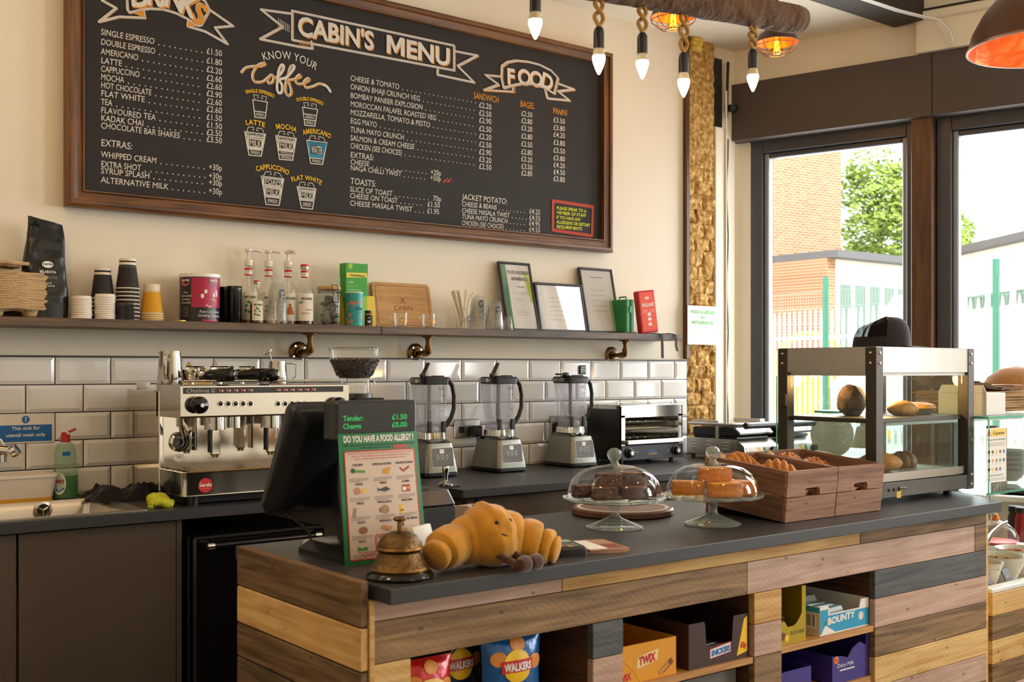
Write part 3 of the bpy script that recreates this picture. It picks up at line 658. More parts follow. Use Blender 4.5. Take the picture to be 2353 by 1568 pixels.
def smooth(P, n=4):
    out = []
    for i in range(len(P)-1):
        p0, p1, p2, p3 = P[max(i-1, 0)], P[i], P[i+1], P[min(i+2, len(P)-1)]
        for k in range(n):
            t = k/n; out.append(tuple(.5*(2*p1[j]+(p2[j]-p0[j])*t+(2*p0[j]-5*p1[j]+4*p2[j]-p3[j])*t*t+(3*p1[j]-p0[j]-3*p2[j]+p3[j])*t**3) for j in (0, 1)))
    return out+[P[-1]]
cof = smooth(cof); S1([(a+8, b+4) for a, b in cof], .0045, M_chalko); S1(cof, .0115, M_chalk)
# the seven coffee cups
def cup(x0, y0, x1, y1, xb0, yb, xb1, title, layers, tsz, tlw):
    # rim left/right, base left/right in the 4.9x crop at (540,180)
    q = lambda a, b: bp(540+a/4.9, 180+b/4.9)
    A, B, D, E = q(x0, y0), q(x1, y1), q(xb1, yb+12), q(xb0, yb)
    _bl[0] = .0005; wt.stroke([A, B, D, E], .0055, M_chalk, BF, True)
    lx = lambda t: (A[0]+(E[0]-A[0])*t, A[1]+(E[1]-A[1])*t); rx = lambda t: (B[0]+(D[0]-B[0])*t, B[1]+(D[1]-B[1])*t)
    for t0, t1, txt, fill in layers:
        a, b, c, d = lx(t0), rx(t0), rx(t1), lx(t1); h = a[1]-d[1]; m = ((a[0]+b[0]+c[0]+d[0])/4, (a[1]+b[1]+c[1]+d[1])/4)
        lift(.00002); wt.stroke([d, c], .004, M_chalk, BF)
        if fill:
            n = 13
            for k in range(n):
                u = (k+.5)/n; lift(.00002); wt.stroke([(d[0]+(c[0]-d[0])*max(u-.07, .02), d[1]+.003), (a[0]+(b[0]-a[0])*min(u+.05, .97), a[1]-.003)], (b[0]-a[0])/n*.72, fill, BF)
        if txt:
            w_ = (c[0]-d[0])*.84; wt.rect(m[0]-w_/2, m[0]+w_/2, m[1]-h*.27, m[1]+h*.27, M_chalkb, lambda a, b: BF(a, b)+Vector((0, -.0004, 0)))
            wt.text(txt, m[0], m[1]-h*.24, h*.5, M_chalk, lambda a, b: BF(a, b)+Vector((0, -.0009, 0)), al='C', w=w_*.95, bold=.01)
    mx = (A[0]+B[0])/2; my = (A[1]+B[1])/2
    wt.stroke([(A[0]+.01, A[1]+.002), (mx-.03, my+.02), (mx-.008, my+.022), (mx-.006, my+.01), (mx-.014, my+.012)], .003, M_chalk, BF); wt.stroke([(B[0]-.008, B[1]+.004), (mx+.03, my+.02), (mx+.008, my+.022), (mx+.006, my+.01), (mx+.014, my+.012)], .003, M_chalk, BF)
    wt.text(title, mx, my+.032, tsz, M_chalky, BF, al='C', w=tlw, bold=.02, arc=.16)
cup(200, 240, 365, 268, 225, 438, 340, 'SINGLE ESPRESSO', [(0, .65, '', None), (.65, 1, 'ESPRESSO', None)], .0145, .125)
cup(760, 325, 930, 352, 788, 528, 898, 'DOUBLE ESPRESSO', [(0, .36, '', None), (.36, .68, 'ESPRESSO', None), (.68, 1, 'ESPRESSO', None)], .0145, .125)
cup(108, 600, 345, 630, 158, 865, 295, 'LATTE', [(0, .17, 'FOAM', M_chalk), (.17, .74, 'MILK', M_chalk), (.74, 1, 'ESPRESSO', None)], .021, .082)
cup(458, 645, 692, 678, 502, 912, 648, 'MOCHA', [(0, .17, 'FOAM', M_chalk), (.17, .62, 'MILK', M_chalk), (.62, .8, 'CHOCOLATE', None), (.8, 1, 'ESPRESSO', None)], .021, .09)
cup(808, 698, 1036, 725, 852, 958, 985, 'AMERICANO', [(0, .76, 'WATER', mat('chalk_blue', '#2f8fae', .8)), (.76, 1, 'ESPRESSO', None)], .021, .128)
cup(295, 1100, 550, 1132, 350, 1420, 497, 'CAPPUCCINO', [(0, .34, 'FOAM', M_chalk), (.34, .73, 'MILK', M_chalk), (.73, 1, 'ESPRESSO', None)], .021, .145)
cup(698, 1220, 912, 1245, 750, 1462, 872, 'FLAT WHITE', [(0, .14, 'FOAM', M_chalk), (.14, .62, 'MILK', M_chalk), (.62, 1, 'ESPRESSO', None)], .02, .138)
# allergen notice
M_chred = mat('chalk_red', '#b5442c', .8, var=.15, scale=50)
S2([(1283, 1207), (1522, 1243), (1517, 1418), (1281, 1382)], .016, M_chred, True)
for k, t in enumerate(('PLEASE SPEAK TO A', 'MEMBER OF STAFF', 'IF YOU HAVE ANY', 'ALLERGENS OR DIETARY', 'REQUIREMENTS')):
    xe = (1482, 1480, 1448, 1506, 1456)[k]; y = 1258+k*28; x, z = bp(780+1303/2.614, y/2.614); x2, _ = bp(780+xe/2.614, y/2.614)
    wt.text(t, x, z, .0165, mat('chalk_lemon', '#d8e020', .8), BF, w=x2-x, bold=.015, jit=.05, slant=.1)
wt.build('chalk_lettering', board)
# ================================================================== BACK COUNTER
ZT = .91; th = .034
wt = MB()
for x0, x1, y0, y1 in ((-1.0, .58, 3.62, 4.252), (.58, 1.315, 3.62, 3.685), (.58, 1.315, 4.125, 4.252), (1.315, 2.52, 3.62, 4.252)): wt.box(x0, x1, y0, y1, ZT-th, ZT, M_anth)
wt.build('worktop', label='dark grey laminate worktop around the sink and coffee machine', cat='worktop')
w2 = MB().box(2.522, 4.97, 3.53, 4.2485, ZT-th, ZT, M_anth, .002).box(4.97, 5.12, 3.53, 3.72, ZT-th, ZT, M_anth)
w2.build('worktop', label='dark grey laminate worktop under the blenders and toaster', cat='worktop')
# base units
def base_unit(x0, x1, yf, label, name='base_cabinet', doors=1, zc=.875):
    t = thing(name, label, 'cabinet', ((x0+x1)/2, yf, 0)); h = (x1-x0)/2
    MB().box(-h, h, .02, .55, .1, zc, M_cab).box(-h, h, .06, .5, 0, .1, M_dark).build('carcass', t)
    for k in range(doors):
        a = -h+2*h*k/doors+.002; b = -h+2*h*(k+1)/doors-.002
        MB().box(a, b, 0, .02, .105, ZT-th-.006, M_cab, .0015).build('door', t)
    return t
xa = ony(42, 1300, 3.64).x; xb = ony(406, 1300, 3.64).x
base_unit(-.3, xa-.004, 3.64, 'taupe gloss base cabinet at the left edge below the sink', zc=.72)
base_unit(xa, xb, 3.64, 'wide taupe gloss cabinet door below the sink, left of the fridge', zc=.72)
xc = ony(418, 1300, 3.64).x
MB().box(xb+.001, xc, 3.64, 4.2, 0, ZT-th-.001, M_cab, .001).build('end_panel', label='narrow taupe end panel between the wide cabinet door and the black fridge', cat='panel')
xs = [2.56, ony(1095, 1180, 3.56).x, ony(1258, 1180, 3.56).x+.2, 4.0, 4.9]
base_unit(xs[0], xs[1]-.003, 3.56, 'taupe gloss base cabinet just right of the till, under the joint of the worktops')
base_unit(xs[1], xs[2]-.003, 3.56, 'wide taupe gloss base cabinet behind the brownies, under the middle blender')
base_unit(xs[2], xs[3]-.003, 3.56, 'taupe gloss base cabinet under the right-hand blender and the toaster')
# fridge
x0 = ony(446, 1240, 3.60).x; x1 = ony(747, 1210, 3.60).x; t = thing('under_counter_fridge', 'black under-counter fridge with a long bar handle', 'fridge', ((x0+x1)/2, 3.60, 0)); h = (x1-x0)/2
MB().box(-h, h, .05, .6, .02, .81, M_blackpl, .006).build('body', t); MB().box(-h, h, 0, .048, .06, .815, M_blackgl, .008).build('door', t)
hb = MB().tube([(-h+.03, -.002, .785), (-h+.03, -.03, .785), (h-.03, -.03, .785), (h-.03, -.002, .785)], .009, M_blackgl, 10); hb.build('handle', t)
for s in (-1, 1): MB().cyl(.012, -.012, .012, M_chrome, 12, T=TR(s*(h-.045), -.03, .785) @ RY(math.pi/2)).build('handle_cap', t)
MB().box(xc+.001, x0-.001, 3.75, 4.2, 0, ZT-th-.001, M_dark).build('gap_shade', label='black block standing in for the shaded gap left of the fridge', cat='panel')  # black block stands in for the shade in the gap beside the fridge
# sink
t = thing('sink', 'stainless steel inset sink with a round overflow', 'sink', (.95, 3.90, ZT))
sk = MB(); a, b = .39, .245
o1 = sect(-a, a, -b, b, .003, .012); o0 = sect(-a, a, -b, b, .0005, .012); i1 = sect(-a+.035, a-.035, -b+.03, b-.03, .003, .03); i2 = sect(-a+.045, a-.045, -b+.04, b-.04, -.02, .03); i3 = sect(-a+.055, a-.055, -b+.045, b-.045, -.17, .05)
sk.loft([o0, o1, i1, i2, i3], M_steel, True, False); sk.add(i3, [tuple(range(len(i3)))], M_steel); sk.build('bowl', t, ang=50)
of = onp(97, 1172, Vector((0, 4.105, 0)), Vector((0, 1, 0)))-Vector((.95, 3.90, ZT))
g = MB(); T = TR(of.x, .197, of.z) @ RX(math.pi/2); g.lathe([(.018, 0), (.028, 0), (.03, .006), (.022, .008), (.019, .004), (.019, .001)], M_chrome, 24, T=T); g.cyl(.018, 0, .001, M_dark, 20, T=T)
for k in range(3): g.rod(T @ Vector((0, 0, .004)), T @ Vector((.018*math.cos(k*2.1+.5), .018*math.sin(k*2.1+.5), .004)), .003, M_chrome, 6)
g.build('overflow', t)
# tap (only its spout reaches into the picture)
P = ony(20, 1040, 4.12); t = thing('tap', 'chrome sink tap with a lever, at the left edge', 'tap', (P.x-.12, 4.20, ZT))
tp = MB(); tz = P.z-ZT; tp.cyl(.025, .0, .03, M_chrome).tube([(0, 0, .02), (0, 0, tz-.02), (.02, -.01, tz+.01), (.07, -.03, tz+.012), (.125, -.055, tz+.004)], [.018, .018, .019, .019, .019], M_chrome, 16); tp.build('spout', t)
MB().lathe([(0, -.004), (.022, -.004), (.024, .004), (.022, .02), (0, .022)], M_chrome, 20, T=TR(.135, -.06, tz+.0) @ RY(.9) @ RX(.5)).build('lever_cap', t)
MB().rod((.12, -.052, tz+.01), (.10, -.045, tz+.045), .005, M_chrome, 10).build('lever', t)
MB().cyl(.012, -.035, -.01, M_chrome, o=(.11, -.05, tz)).build('aerator', t)
# washing-up tub
P = onz(62, 1152, ZT); t = thing('plastic_tub', 'translucent white tub with yellow residue on the sink edge', 'tub', (P.x-.06, 4.165, ZT+.001))
M_tub = mat('milky_plastic', '#e9dccb', .35, sss=.3)
def tubloft(a, b, c, d, z0, z1, mt): return [sect(-a, a, -b, b, z0, .02), sect(-c, c, -d, d, z1, .025)]
tm = MB(); tm.loft(tubloft(.13, .048, .145, .058, 0, .085, M_tub)+[sect(-.15, .15, -.062, .062, .086, .025), sect(-.15, .15, -.062, .062, .098, .025), sect(-.142, .142, -.055, .055, .098, .025), sect(-.128, .128, -.045, .045, .004, .02)], M_tub); tm.build('tub_body', t)
MB().loft(tubloft(.132, .05, .1335, .0515, .001, .016, 0), mat('yellow_residue', '#e0a028', .6)).build('residue', t)
# washing-up liquid
P = onz(147, 1146, ZT); t = thing('washing_up_bottle', 'green washing-up liquid bottle with a red flip cap beside the sink', 'bottle', (P.x, 4.165, ZT)); t.scale = (1.05, 1.05, 1.16)
M_clrg = glass('greenish_plastic', (.8, .9, .8), .8, diffuse_share=.12, body=(.55, .68, .55)); M_liq = mat('green_liquid', '#0b7a2a', .15, var=.05)
pr = [(.0, 0, .036), (.004, .0, .042), (.06, .0, .043), (.10, .0, .040), (.115, 0, .036), (.13, 0, .038), (.155, 0, .034), (.17, 0, .026), (.178, 0, .016)]
ell = lambda r, z, k=.62: [(r*math.cos(2*math.pi*i/20), r*k*math.sin(2*math.pi*i/20), z) for i in range(20)]
MB().loft([ell(r, z) for z, _, r in pr], M_clrg).build('bottle_body', t)
MB().loft([ell(r-.002, z) for z, r in ((.003, .036), (.006, .041), (.05, .042), (.073, .0415))], M_liq).build('liquid', t)
c = MB().cyl(.015, .176, .2, M_red, 16); c.box(-.012, .002, -.008, .008, .2, .207, M_red, .002); c.box(.012, .038, -.009, .009, .2, .206, M_red, .002, T=TR(0, 0, .2) @ RY(-.35) @ TR(0, 0, -.2)); c.build('flip_cap', t)
fm = lambda a, b: Vector((a, -.0265-.0005-.0*a, b)); lb = MB(); fm2 = lambda a, b: Vector((.042*math.sin(a/.042), -.0268*math.cos(a/.042)-.0006, b))
lb.flat([(-.03+.024*math.cos(i*.314), .05+.034*math.sin(i*.314)) for i in range(20)], M_white, fm2); lb.text('FAIRY', -.03, .052, .011, M_red, lambda a, b: fm2(a, b)+Vector((0, -.0006, 0)), al='C', w=.036, bold=.04)
lb.stroke([(-.045, .034), (-.03, .026), (-.012, .036)], .004, M_blue, lambda a, b: fm2(a, b)+Vector((0, -.0006, 0))); lb.rect(-.018, .008, .135, .148, M_blue, fm2, 3); lb.build('bottle_label', t)
# signs on the tiles
t = thing('sink_sign', 'blue and white notice above the tap saying this sink is for utensil wash only', 'sign', (0, 0, 0)); s = MB(); YS = 4.248; SF = pl((0, YS, 0), (1, 0, 0), (0, 0, 1), 0)
q = lambda px, py: (lambda p: (p.x, p.z))(ony(px, py, YS)); A = q(-28, 953); B = q(125, 1016); s.prism(rrect(A[0], B[0], B[1], A[1], .004), .0012, mat('sign_white', '#e9e4da', .4), SF); SF2 = pl((0, YS-.0014, 0), (1, 0, 0), (0, 0, 1), .0004)
A2 = q(-20, 978); B2 = q(119, 1013); s.flat(rrect(A2[0], B2[0], B2[1], A2[1]-.002, .003), M_blue, SF2)
cx, cz = q(59, 964.5); s.disc(cx, cz, .0135, M_blue, SF2); SF3 = pl((0, YS-.0018, 0), (1, 0, 0), (0, 0, 1), .0005); s.rect(cx-.002, cx+.002, cz-.003, cz+.009, M_paper, SF3); s.disc(cx, cz-.007, .0022, M_paper, SF3)
for tx, x0, x1, y in (('This sink for', 26, 92, 989), ('utensil wash only', 13, 104, 1005)): a = q(x0, y); b = q(x1, y-4); s.text(tx, a[0], a[1], .0125, M_paper, SF3, w=b[0]-a[0], bold=.02)
s.build('sign_plate', t)
t = thing('warning_sticker', 'white and yellow electrical caution sticker behind the coffee machine', 'sticker', (0, 0, 0)); s = MB()
A = q(421, 826); B = q(489, 882); s.prism(rrect(A[0], B[0], B[1], A[1], .003), .0006, M_white, SF); A = q(423, 849); B = q(485, 881); s.rect(A[0], B[0], B[1], A[1], M_yel, SF2)
T3 = [q(427, 845), q(441, 845), q(434, 832)]; s.flat(T3, M_yel, SF2); s.stroke(T3, .0025, M_ink, SF3, True); c_ = q(434, 843); s.rect(c_[0]-.001, c_[0]+.001, c_[1]+.001, c_[1]+.009, M_ink, SF3)
A = q(425, 862); s.text('CAUTION', A[0], A[1], .014, M_ink, SF3, w=.085, bold=.02); s.build('sticker_face', t)
# black cloth and yellow sponge cloth
def cloth(name, label, cat, P, fx, fy, h, mt, seed, rz=0):
    def f(u, v):
        x = (u-.5)*fx; y = (v-.5)*fy; e = min(u, 1-u, v, 1-v)*6
        n = noise.noise((x*14+seed, y*14, seed))*.5+.5; n2 = noise.noise((x*32, y*32+seed, 3))*.3
        s = 1+.14*noise.noise((u*4+seed, v*4, 9))
        return (x*s, y*s, .002+max(0, min(1, e))*h*(n*.9+n2+.1))
    m = MB().grid(f, 34, 30, mt); return m.build(name, loc=P, rz=rz, label=label, cat=cat)
P = onz(285, 1135, ZT); cloth('dish_cloth', 'crumpled black cloth between the sink and the coffee machine', 'cloth', (1.40, 4.06, ZT), .26, .22, .075, mat('black_cloth', '#121114', .95, sheen=.3), 3.3)
M_scr = mat('lime_cloth', '#c3c62c', .9, var=.2, scale=60, bump=.4, bscale=120)
t = thing('rubber_glove', 'crumpled yellow-green cloth on the worktop in front of the coffee machine', 'cloth', (1.40, 3.72, ZT), .25); t.name = 'cleaning_cloth'
g = MB()
for k, (x0, y0, z0, x1, y1, z1, r) in enumerate(((-.04, .0, .02, .03, .01, .034, .02), (-.035, -.02, .014, .035, -.028, .02, .016), (.0, .015, .03, .045, .0, .016, .017), (-.03, .0, .03, -.045, -.02, .012, .012), (.01, -.01, .02, .02, -.04, .012, .013))):
    g.tube([(x0+(x1-x0)*i/6, y0+(y1-y0)*i/6+.004*math.sin(i+k), z0+(z1-z0)*i/6+.008*math.sin(i*.5*math.pi/1.5)) for i in range(7)], [r*.55, r*.95, r, r*1.05, r, r*.9, r*.5], M_scr, 12)
g.build('cloth_body', t)

# ---------------------------------------------------------------- espresso machine
EX, EXR, EYF, EYB = 1.457, 2.105, 3.678, 4.2
t = esp = thing('espresso_machine', 'two-group polished steel espresso machine on the back counter', 'coffee machine', (0, 0, 0))
M_mir = mat('mirror_steel', '#cbc4b8', .08, 1, var=.03, scale=3)
ZB = .946
MB().box(EX+.012, EXR-.012, 3.885, EYB, ZB, 1.296, M_steel2, .004).build('body', t)
for x in (EX, EXR-.012):
    s = MB().box(x, x+.012, 3.88, EYB, ZB, 1.30, M_mir, .003); s.build('side_panel', t)
MB().box(EX-.002, EX+.014, 3.868, 3.884, ZB, 1.30, M_chrome, .003).build('edge_strip', t)
hs = MB(); prf = [(EYF+.006, 1.21), (EYF, 1.216), (EYF, 1.318), (EYF+.005, 1.323), (3.90, 1.323), (3.90, 1.21)]
hs.loft([[(x, y, z) for y, z in prf] for x in (EX, EX+.006, EXR-.006, EXR)], M_steel2, False); hs.build('head_housing', t)
MB().box(EX+.014, EXR-.014, 3.874, 3.886, 1.026, 1.212, M_mir).build('splash_panel', t)
tr = MB(); tr.loft([sect(EX, EXR, 3.655, 3.9, z, r_) for z, r_ in ((ZB, .012), (ZB+.004, .018), (1.022, .018), (1.026, .014))], M_steel2, True); tr.build('drip_tray', t, ang=50)
gr = MB()
for k in range(60): x = EX+.03+k*.0100; gr.box(x, x+.004, 3.67, 3.87, 1.0262, 1.029, M_brass)
for k in range(5): gr.box(EX+.025, EXR-.025, 3.672+k*.048, 3.677+k*.048, 1.0262, 1.0295, M_brass)
gr.build('drip_grille', t)
for x in (EX+.05, EXR-.05):
    for y in (3.70, 4.15): MB().cyl(.02, ZT, ZB, M_blackpl, 16, (x, y, 0)).build('foot', t)
MB().box(EX+.03, EXR-.03, 3.73, 4.15, ZT+.004, ZB-.001, M_dark).build('base', t)  # black block put in for the shadow under the machine, between its feet
EF = pl((0, EYF, 0), (1, 0, 0), (0, 0, 1), .0006); EF2 = pl((0, EYF-.002, 0), (1, 0, 0), (0, 0, 1), .0006)
q = lambda px, py: (lambda p: (p.x, p.z))(ony(px, py, EYF))
A = q(421, 891.5); B = q(788, 904); cpn = MB().prism([(A[0], A[1]-.021), (B[0], A[1]-.021), (B[0], A[1]), (A[0], A[1])], .0018, M_blackgl, EF); zc = A[1]-.0105
a = q(426, 900)[0]; cpn.text('Ottima', a, zc-.006, .013, mat('silver_print', '#b8b4aa', .4), EF2, w=.083, slant=.25); lx_ = q(489, 899)[0]; cpn.stroke([(lx_+.006*math.cos(i*.5), zc+.006*math.sin(i*.5)) for i in range(13)], .0015, MATS['silver_print'], EF2); cpn.stroke([(lx_-.004, zc-.002), (lx_, zc-.004), (lx_+.004, zc-.002)], .0015, MATS['silver_print'], EF2)
led = mat('red_led', '#ff1a10', .4, emit=3, var=0)
for px in (505, 522, 539, 556, 573, 637, 653, 669, 686, 702, 718):
    a = q(px, 898)[0]; cpn.disc(a, zc, .0026, led, EF2, 8); cpn.rect(a+.006, a+.012, zc-.004, zc-.001, M_white, EF2); cpn.rect(a+.008, a+.011, zc-.001, zc+.003, M_white, EF2)
cpn.build('display_strip', t)
bb = [505.9, 523.6, 540.4, 557.7, 574.7, 638, 654.5, 670, 686, 702]
for px in bb:
    x, z = q(px, 928); T = TR(x, EYF, z) @ RX(math.pi/2); b = MB().lathe([(0, .006), (.006, .005), (.0085, .0)], M_blackgl, 14, T=T).lathe([(.0085, .0), (.0085, .004), (.0105, .004), (.0115, .0)], M_chrome, 14, T=T); b.build('push_button', t)
for px, sg in ((452, 1), (772, 1)):
    x, z = q(px, 931); T = TR(x, EYF, z) @ RX(math.pi/2)
    k = MB().lathe([(.02, 0), (.027, .004), (.03, .02), (.029, .035), (.024, .045), (.009, .048), (.008, .05), (0, .05)], M_blackgl, 24, T=T)
    k.disc(0, 0, .007, M_steel, lambda a, b: T @ Vector((a, b, .051)), 14); k.build('steam_knob', t)
for px, spx in ((512, 512), (641, 641)):
    x, z = q(px, 962); gx = x+.0
    MB().cyl(.036, 1.165, 1.211, M_steel2, 24, (gx, 3.745, 0)).build('group_head', t)
    MB().cyl(.026, 1.168, 1.211, M_steel2, 24, (gx+.075, 3.755, 0)).build('group_valve', t)
    sp = MB(); sp.box(gx-.017, gx+.017, 3.735, 3.755, 1.075, 1.166, M_mir, .004).box(gx-.022, gx-.015, 3.733, 3.757, 1.085, 1.166, M_dark).cyl(.006, 1.066, 1.078, M_brass, 10, (gx-.006, 3.745, 0)).cyl(.006, 1.066, 1.078, M_brass, 10, (gx+.008, 3.745, 0)); sp.build('spout', t)
    MB().box(gx-.05, gx-.043, 3.80, 3.83, 1.09, 1.21, M_steel2).build('bracket', t)
x, z = q(433, 962); MB().tube([(x, 3.72, z+.01), (x+.004, 3.715, z-.02), (x+.012, 3.70, z-.045), (x+.013, 3.70, z-.05)], [.005, .011, .01, .006], M_chrome, 12).build('steam_wand', t)
x, z = q(420, 962); MB().tube([(EX+.03, 3.75, 1.212), (EX+.035, 3.76, 1.18), (EX+.05, 3.77, 1.14)], .008, M_chrome, 12).build('steam_wand', t)
G = ony(411, 1016, 3.874); T = TR(G.x, 3.874, G.z) @ RX(math.pi/2); gg = MB().lathe([(.026, -.001), (.034, 0), (.035, .01), (.028, .015), (.025, .008), (.025, .003)], M_chrome, 28, T=T).cyl(.025, 0, .003, M_blackgl, 24, T=T)
gg.stroke([(.017*math.cos(a*.3), .017*math.sin(a*.3)) for a in range(-4, 8)], .003, M_white, lambda a, b: T @ Vector((a, b, .004))); gg.stroke([(0, 0), (-.012, -.006)], .002, M_yel, lambda a, b: T @ Vector((a, b, .0045))); gg.build('pressure_gauge', t)
G = ony(411.6, 1052, 3.873); st = MB().disc(G.x, G.z, .0215, M_white, pl((0, 3.874, 0), (1, 0, 0), (0, 0, 1)), 24, .0135); st.text('CE', G.x, G.z-.003, .009, M_ink, pl((0, 3.8735, 0), (1, 0, 0), (0, 0, 1)), al='C'); st.build('approval_sticker', t)
G = ony(472, 1116, 3.655); st = MB().disc(G.x, G.z, .025, M_red, pl((0, 3.655, 0), (1, 0, 0), (0, 0, 1)), 32); st.text('verde', G.x, G.z-.004, .013, M_paper, pl((0, 3.6545, 0), (1, 0, 0), (0, 0, 1)), al='C', w=.043, bold=.02); st.rect(G.x-.02, G.x+.02, G.z-.011, G.z-.0095, M_orange, pl((0, 3.6545, 0), (1, 0, 0), (0, 0, 1))); st.stroke([(G.x-.019, G.z+.011), (G.x-.015, G.z+.008)], .002, M_paper, pl((0, 3.6545, 0), (1, 0, 0), (0, 0, 1))); st.build('round_sticker', t)
MB().tube([(EX+.02, 3.70, 1.3235), (EX+.02, 3.70, 1.335), (EXR-.02, 3.70, 1.335), (EXR-.02, 3.70, 1.3235)], .004, M_chrome, 8).build('cup_rail', t)
ZE = 1.3235
# things on the machine
def jug(name, label, cat, loc, r, h, rz, taper=.9, thermo=False):
    t = thing(name, label, cat, loc, rz); b = MB()
    b.lathe([(0, 0), (r*.97, 0), (r, .004), (r*(1+taper)/2, h*.6), (r*taper, h), (r*taper-.002, h), (r-.003, .006), (0, .006)], M_steel2, 32); b.prism([(-.008, 0), (.008, 0), (0, .012)], .008, M_steel2, lambda a, c, d=0: Vector((a, -(r*taper)-d+.004, h-.008+c*.6)))
    b.build('jug_body', t)
    MB().tube([(r*taper-.001, 0, h*.88), (r+.012, 0, h*.9), (r+.03, 0, h*.84), (r+.028, 0, h*.3), (r+.014, 0, h*.16), (r-.001, 0, h*.16)], .008, M_chrome, 8, sq=(1.0, .25, (0, 1, 0))).build('handle', t)
    if thermo:
        m = MB().rod((0, 0, .01), (-.028, .0, h+.03), .002, M_chrome, 8).cyl(.018, 0, .006, M_chrome, 18, T=TR(-.03, 0, h+.032) @ RY(-.75)); m.build('thermometer', t)
    return t
P = ony(391, 884, 3.80); jug('milk_jug', 'tall dented steel jug on the left end of the coffee machine', 'jug', (P.x, 3.80, ZE), .044, .115, math.radians(238), .8)
P = ony(632, 884, 3.86); jug('milk_pitcher', 'steel milk pitcher with a clip-on thermometer on the coffee machine', 'jug', (P.x, 3.84, ZE), .038, .082, math.radians(-20), .8, True)
MB().lathe([(0, 0), (.018, 0), (.024, .012), (.025, .026), (.022, .026), (.02, .006), (0, .005)], M_white, 20).build('espresso_cup', loc=(EX+.032, 4.12, 1.301), label='small white cup at the back left corner of the coffee machine', cat='cup')
def portafilter(loc, rz, label, first=[None]):
    if first[0]: return dup(first[0], loc, rz, label)
    t = thing('portafilter', label, 'portafilter', loc, rz, 'portafilters on the coffee machine'); t.scale = (1.3, 1.3, 1.45); first[0] = t
    MB().lathe([(0, .006), (.022, .006), (.03, .012), (.035, .03), (.035, .036), (.032, .036), (.028, .014), (0, .012)], M_chrome, 24).build('basket', t)
    MB().lathe([(.033, .036), (.036, .036), (.038, .044), (.03, .044)], M_chrome, 24, a0=.4, a1=2.7).build('rim_lug', t)
    MB().tube([(.03, 0, .02), (.05, 0, .02), (.06, 0, .02)], [.008, .01, .011], M_chrome, 12).build('neck', t)
    MB().tube([(.055, 0, .02), (.07, 0, .02), (.1, 0, .022), (.135, 0, .022), (.148, 0, .022), (.153, 0, .022)], [.011, .014, .016, .0165, .014, .004], M_blackgl, 16).build('handle', t)
    MB().cyl(.007, 0, .008, M_chrome, 12).build('outlet', t)
    return t
for px, rz, lb in ((440, -1.15, 'leftmost portafilter with a fat black handle on the coffee machine'), (505, -.8, 'middle portafilter lying on the coffee machine'), (556, -1.35, 'rightmost portafilter, next to the milk pitcher')):
    P = ony(px, 880, 3.83); portafilter((P.x, 3.83, ZE), rz, lb)
# ---------------------------------------------------------------- grinder
GX, GY = 2.235, 3.86; t = thing('coffee_grinder', 'coffee grinder with a clear hopper full of dark beans', 'grinder', (GX, GY, ZT))
GZ = .055; b = MB(); b.box(-.085, .085, -.11, .11, 0, .27+GZ, M_blackpl, .012).box(-.07, .07, -.125, -.02, .27+GZ, .3+GZ, M_blackpl, .01); b.build('body', t)
g_up = Vector((0, 0, GZ))
MB().cyl(.07, .30, .315, M_blackpl, 28).lathe([(.058, .315), (.062, .318), (.062, .37), (.058, .37)], M_plas, 28).build('collar', t, g_up)
zh = 1.377-ZT; S = .00168
hp = [(.06, .372), (.062, .375), (.07, .39), (.088, .425), (.098, .455), (.1, .485), (.102, .487)]
MB().lathe(hp, M_plas, 36).build('hopper', t, g_up); MB().lathe([(.103, .486), (.103, .492), (.08, .497), (.0, .499)], glass('smoky_lid', (.85, .84, .8), .9), 36).build('hopper_lid', t, g_up)
M_bean = mat('coffee_bean', '#3a2416', .35, var=.4, scale=90)
bm_ = MB(); bm_.lathe([(0, .374), (.058, .376), (.068, .39), (.086, .425), (.094, .447), (0, .45)], mat('bean_fill', '#2a190f', .6), 28)
rr = random.Random(4); ico = [(0, 0, 1), (.9, 0, .3), (.28, .85, .3), (-.72, .53, .3), (-.72, -.53, .3), (.28, -.85, .3), (0, 0, -.6)]
for k in range(900):
    a = rr.uniform(0, 6.283); z = rr.uniform(.385, .455); rad = .064+(.094-.064)*min(1, (z-.38)/.065)
    if z > .447: rad *= math.sqrt(rr.random()); z = .449+rr.uniform(0, .004)
    R = Matrix.Rotation(rr.uniform(0, 6), 3, 'Z') @ Matrix.Rotation(rr.uniform(0, 6), 3, 'X')
    bm_.add([Vector((rad*math.cos(a), rad*math.sin(a), z))+R @ Vector((v[0]*.006, v[1]*.004, v[2]*.0035)) for v in ico], [(0, 1, 2), (0, 2, 3), (0, 3, 4), (0, 4, 5), (0, 5, 1), (6, 2, 1), (6, 3, 2), (6, 4, 3), (6, 5, 4), (6, 1, 5)], M_bean, True)
o = bm_.build('coffee_beans', t, g_up, kind='stuff', label='dark roasted beans')
MB().tube([(.062, 0, .36), (.08, -.01, .365), (.086, -.01, .35)], .003, M_steel, 8).build('slide_tab', t, g_up)
# jar beside the grinder
P = ony(866, 905, 3.80); t = thing('coffee_jar', 'clear jar with a black lid beside the grinder, behind the till', 'jar', (P.x+.02, 3.74, ZT))
MB().cyl(.052, 0, .265, glass('amber_plastic', (.75, .66, .5), .9), 28).cyl(.05, .003, .2, mat('amber_fill', '#a07c44', .5), 24).build('jar_body', t); MB().cyl(.056, .265, .285, M_blackpl, 28).build('jar_lid', t)
cm = cylmap(.0525, -math.pi/2); lb = MB().rect(-.03, .05, .19, .245, M_red, cm, 6); lb.rect(-.012, .044, .21, .222, M_paper, cylmap(.0532, -math.pi/2), 6); lb.build('jar_label', t)
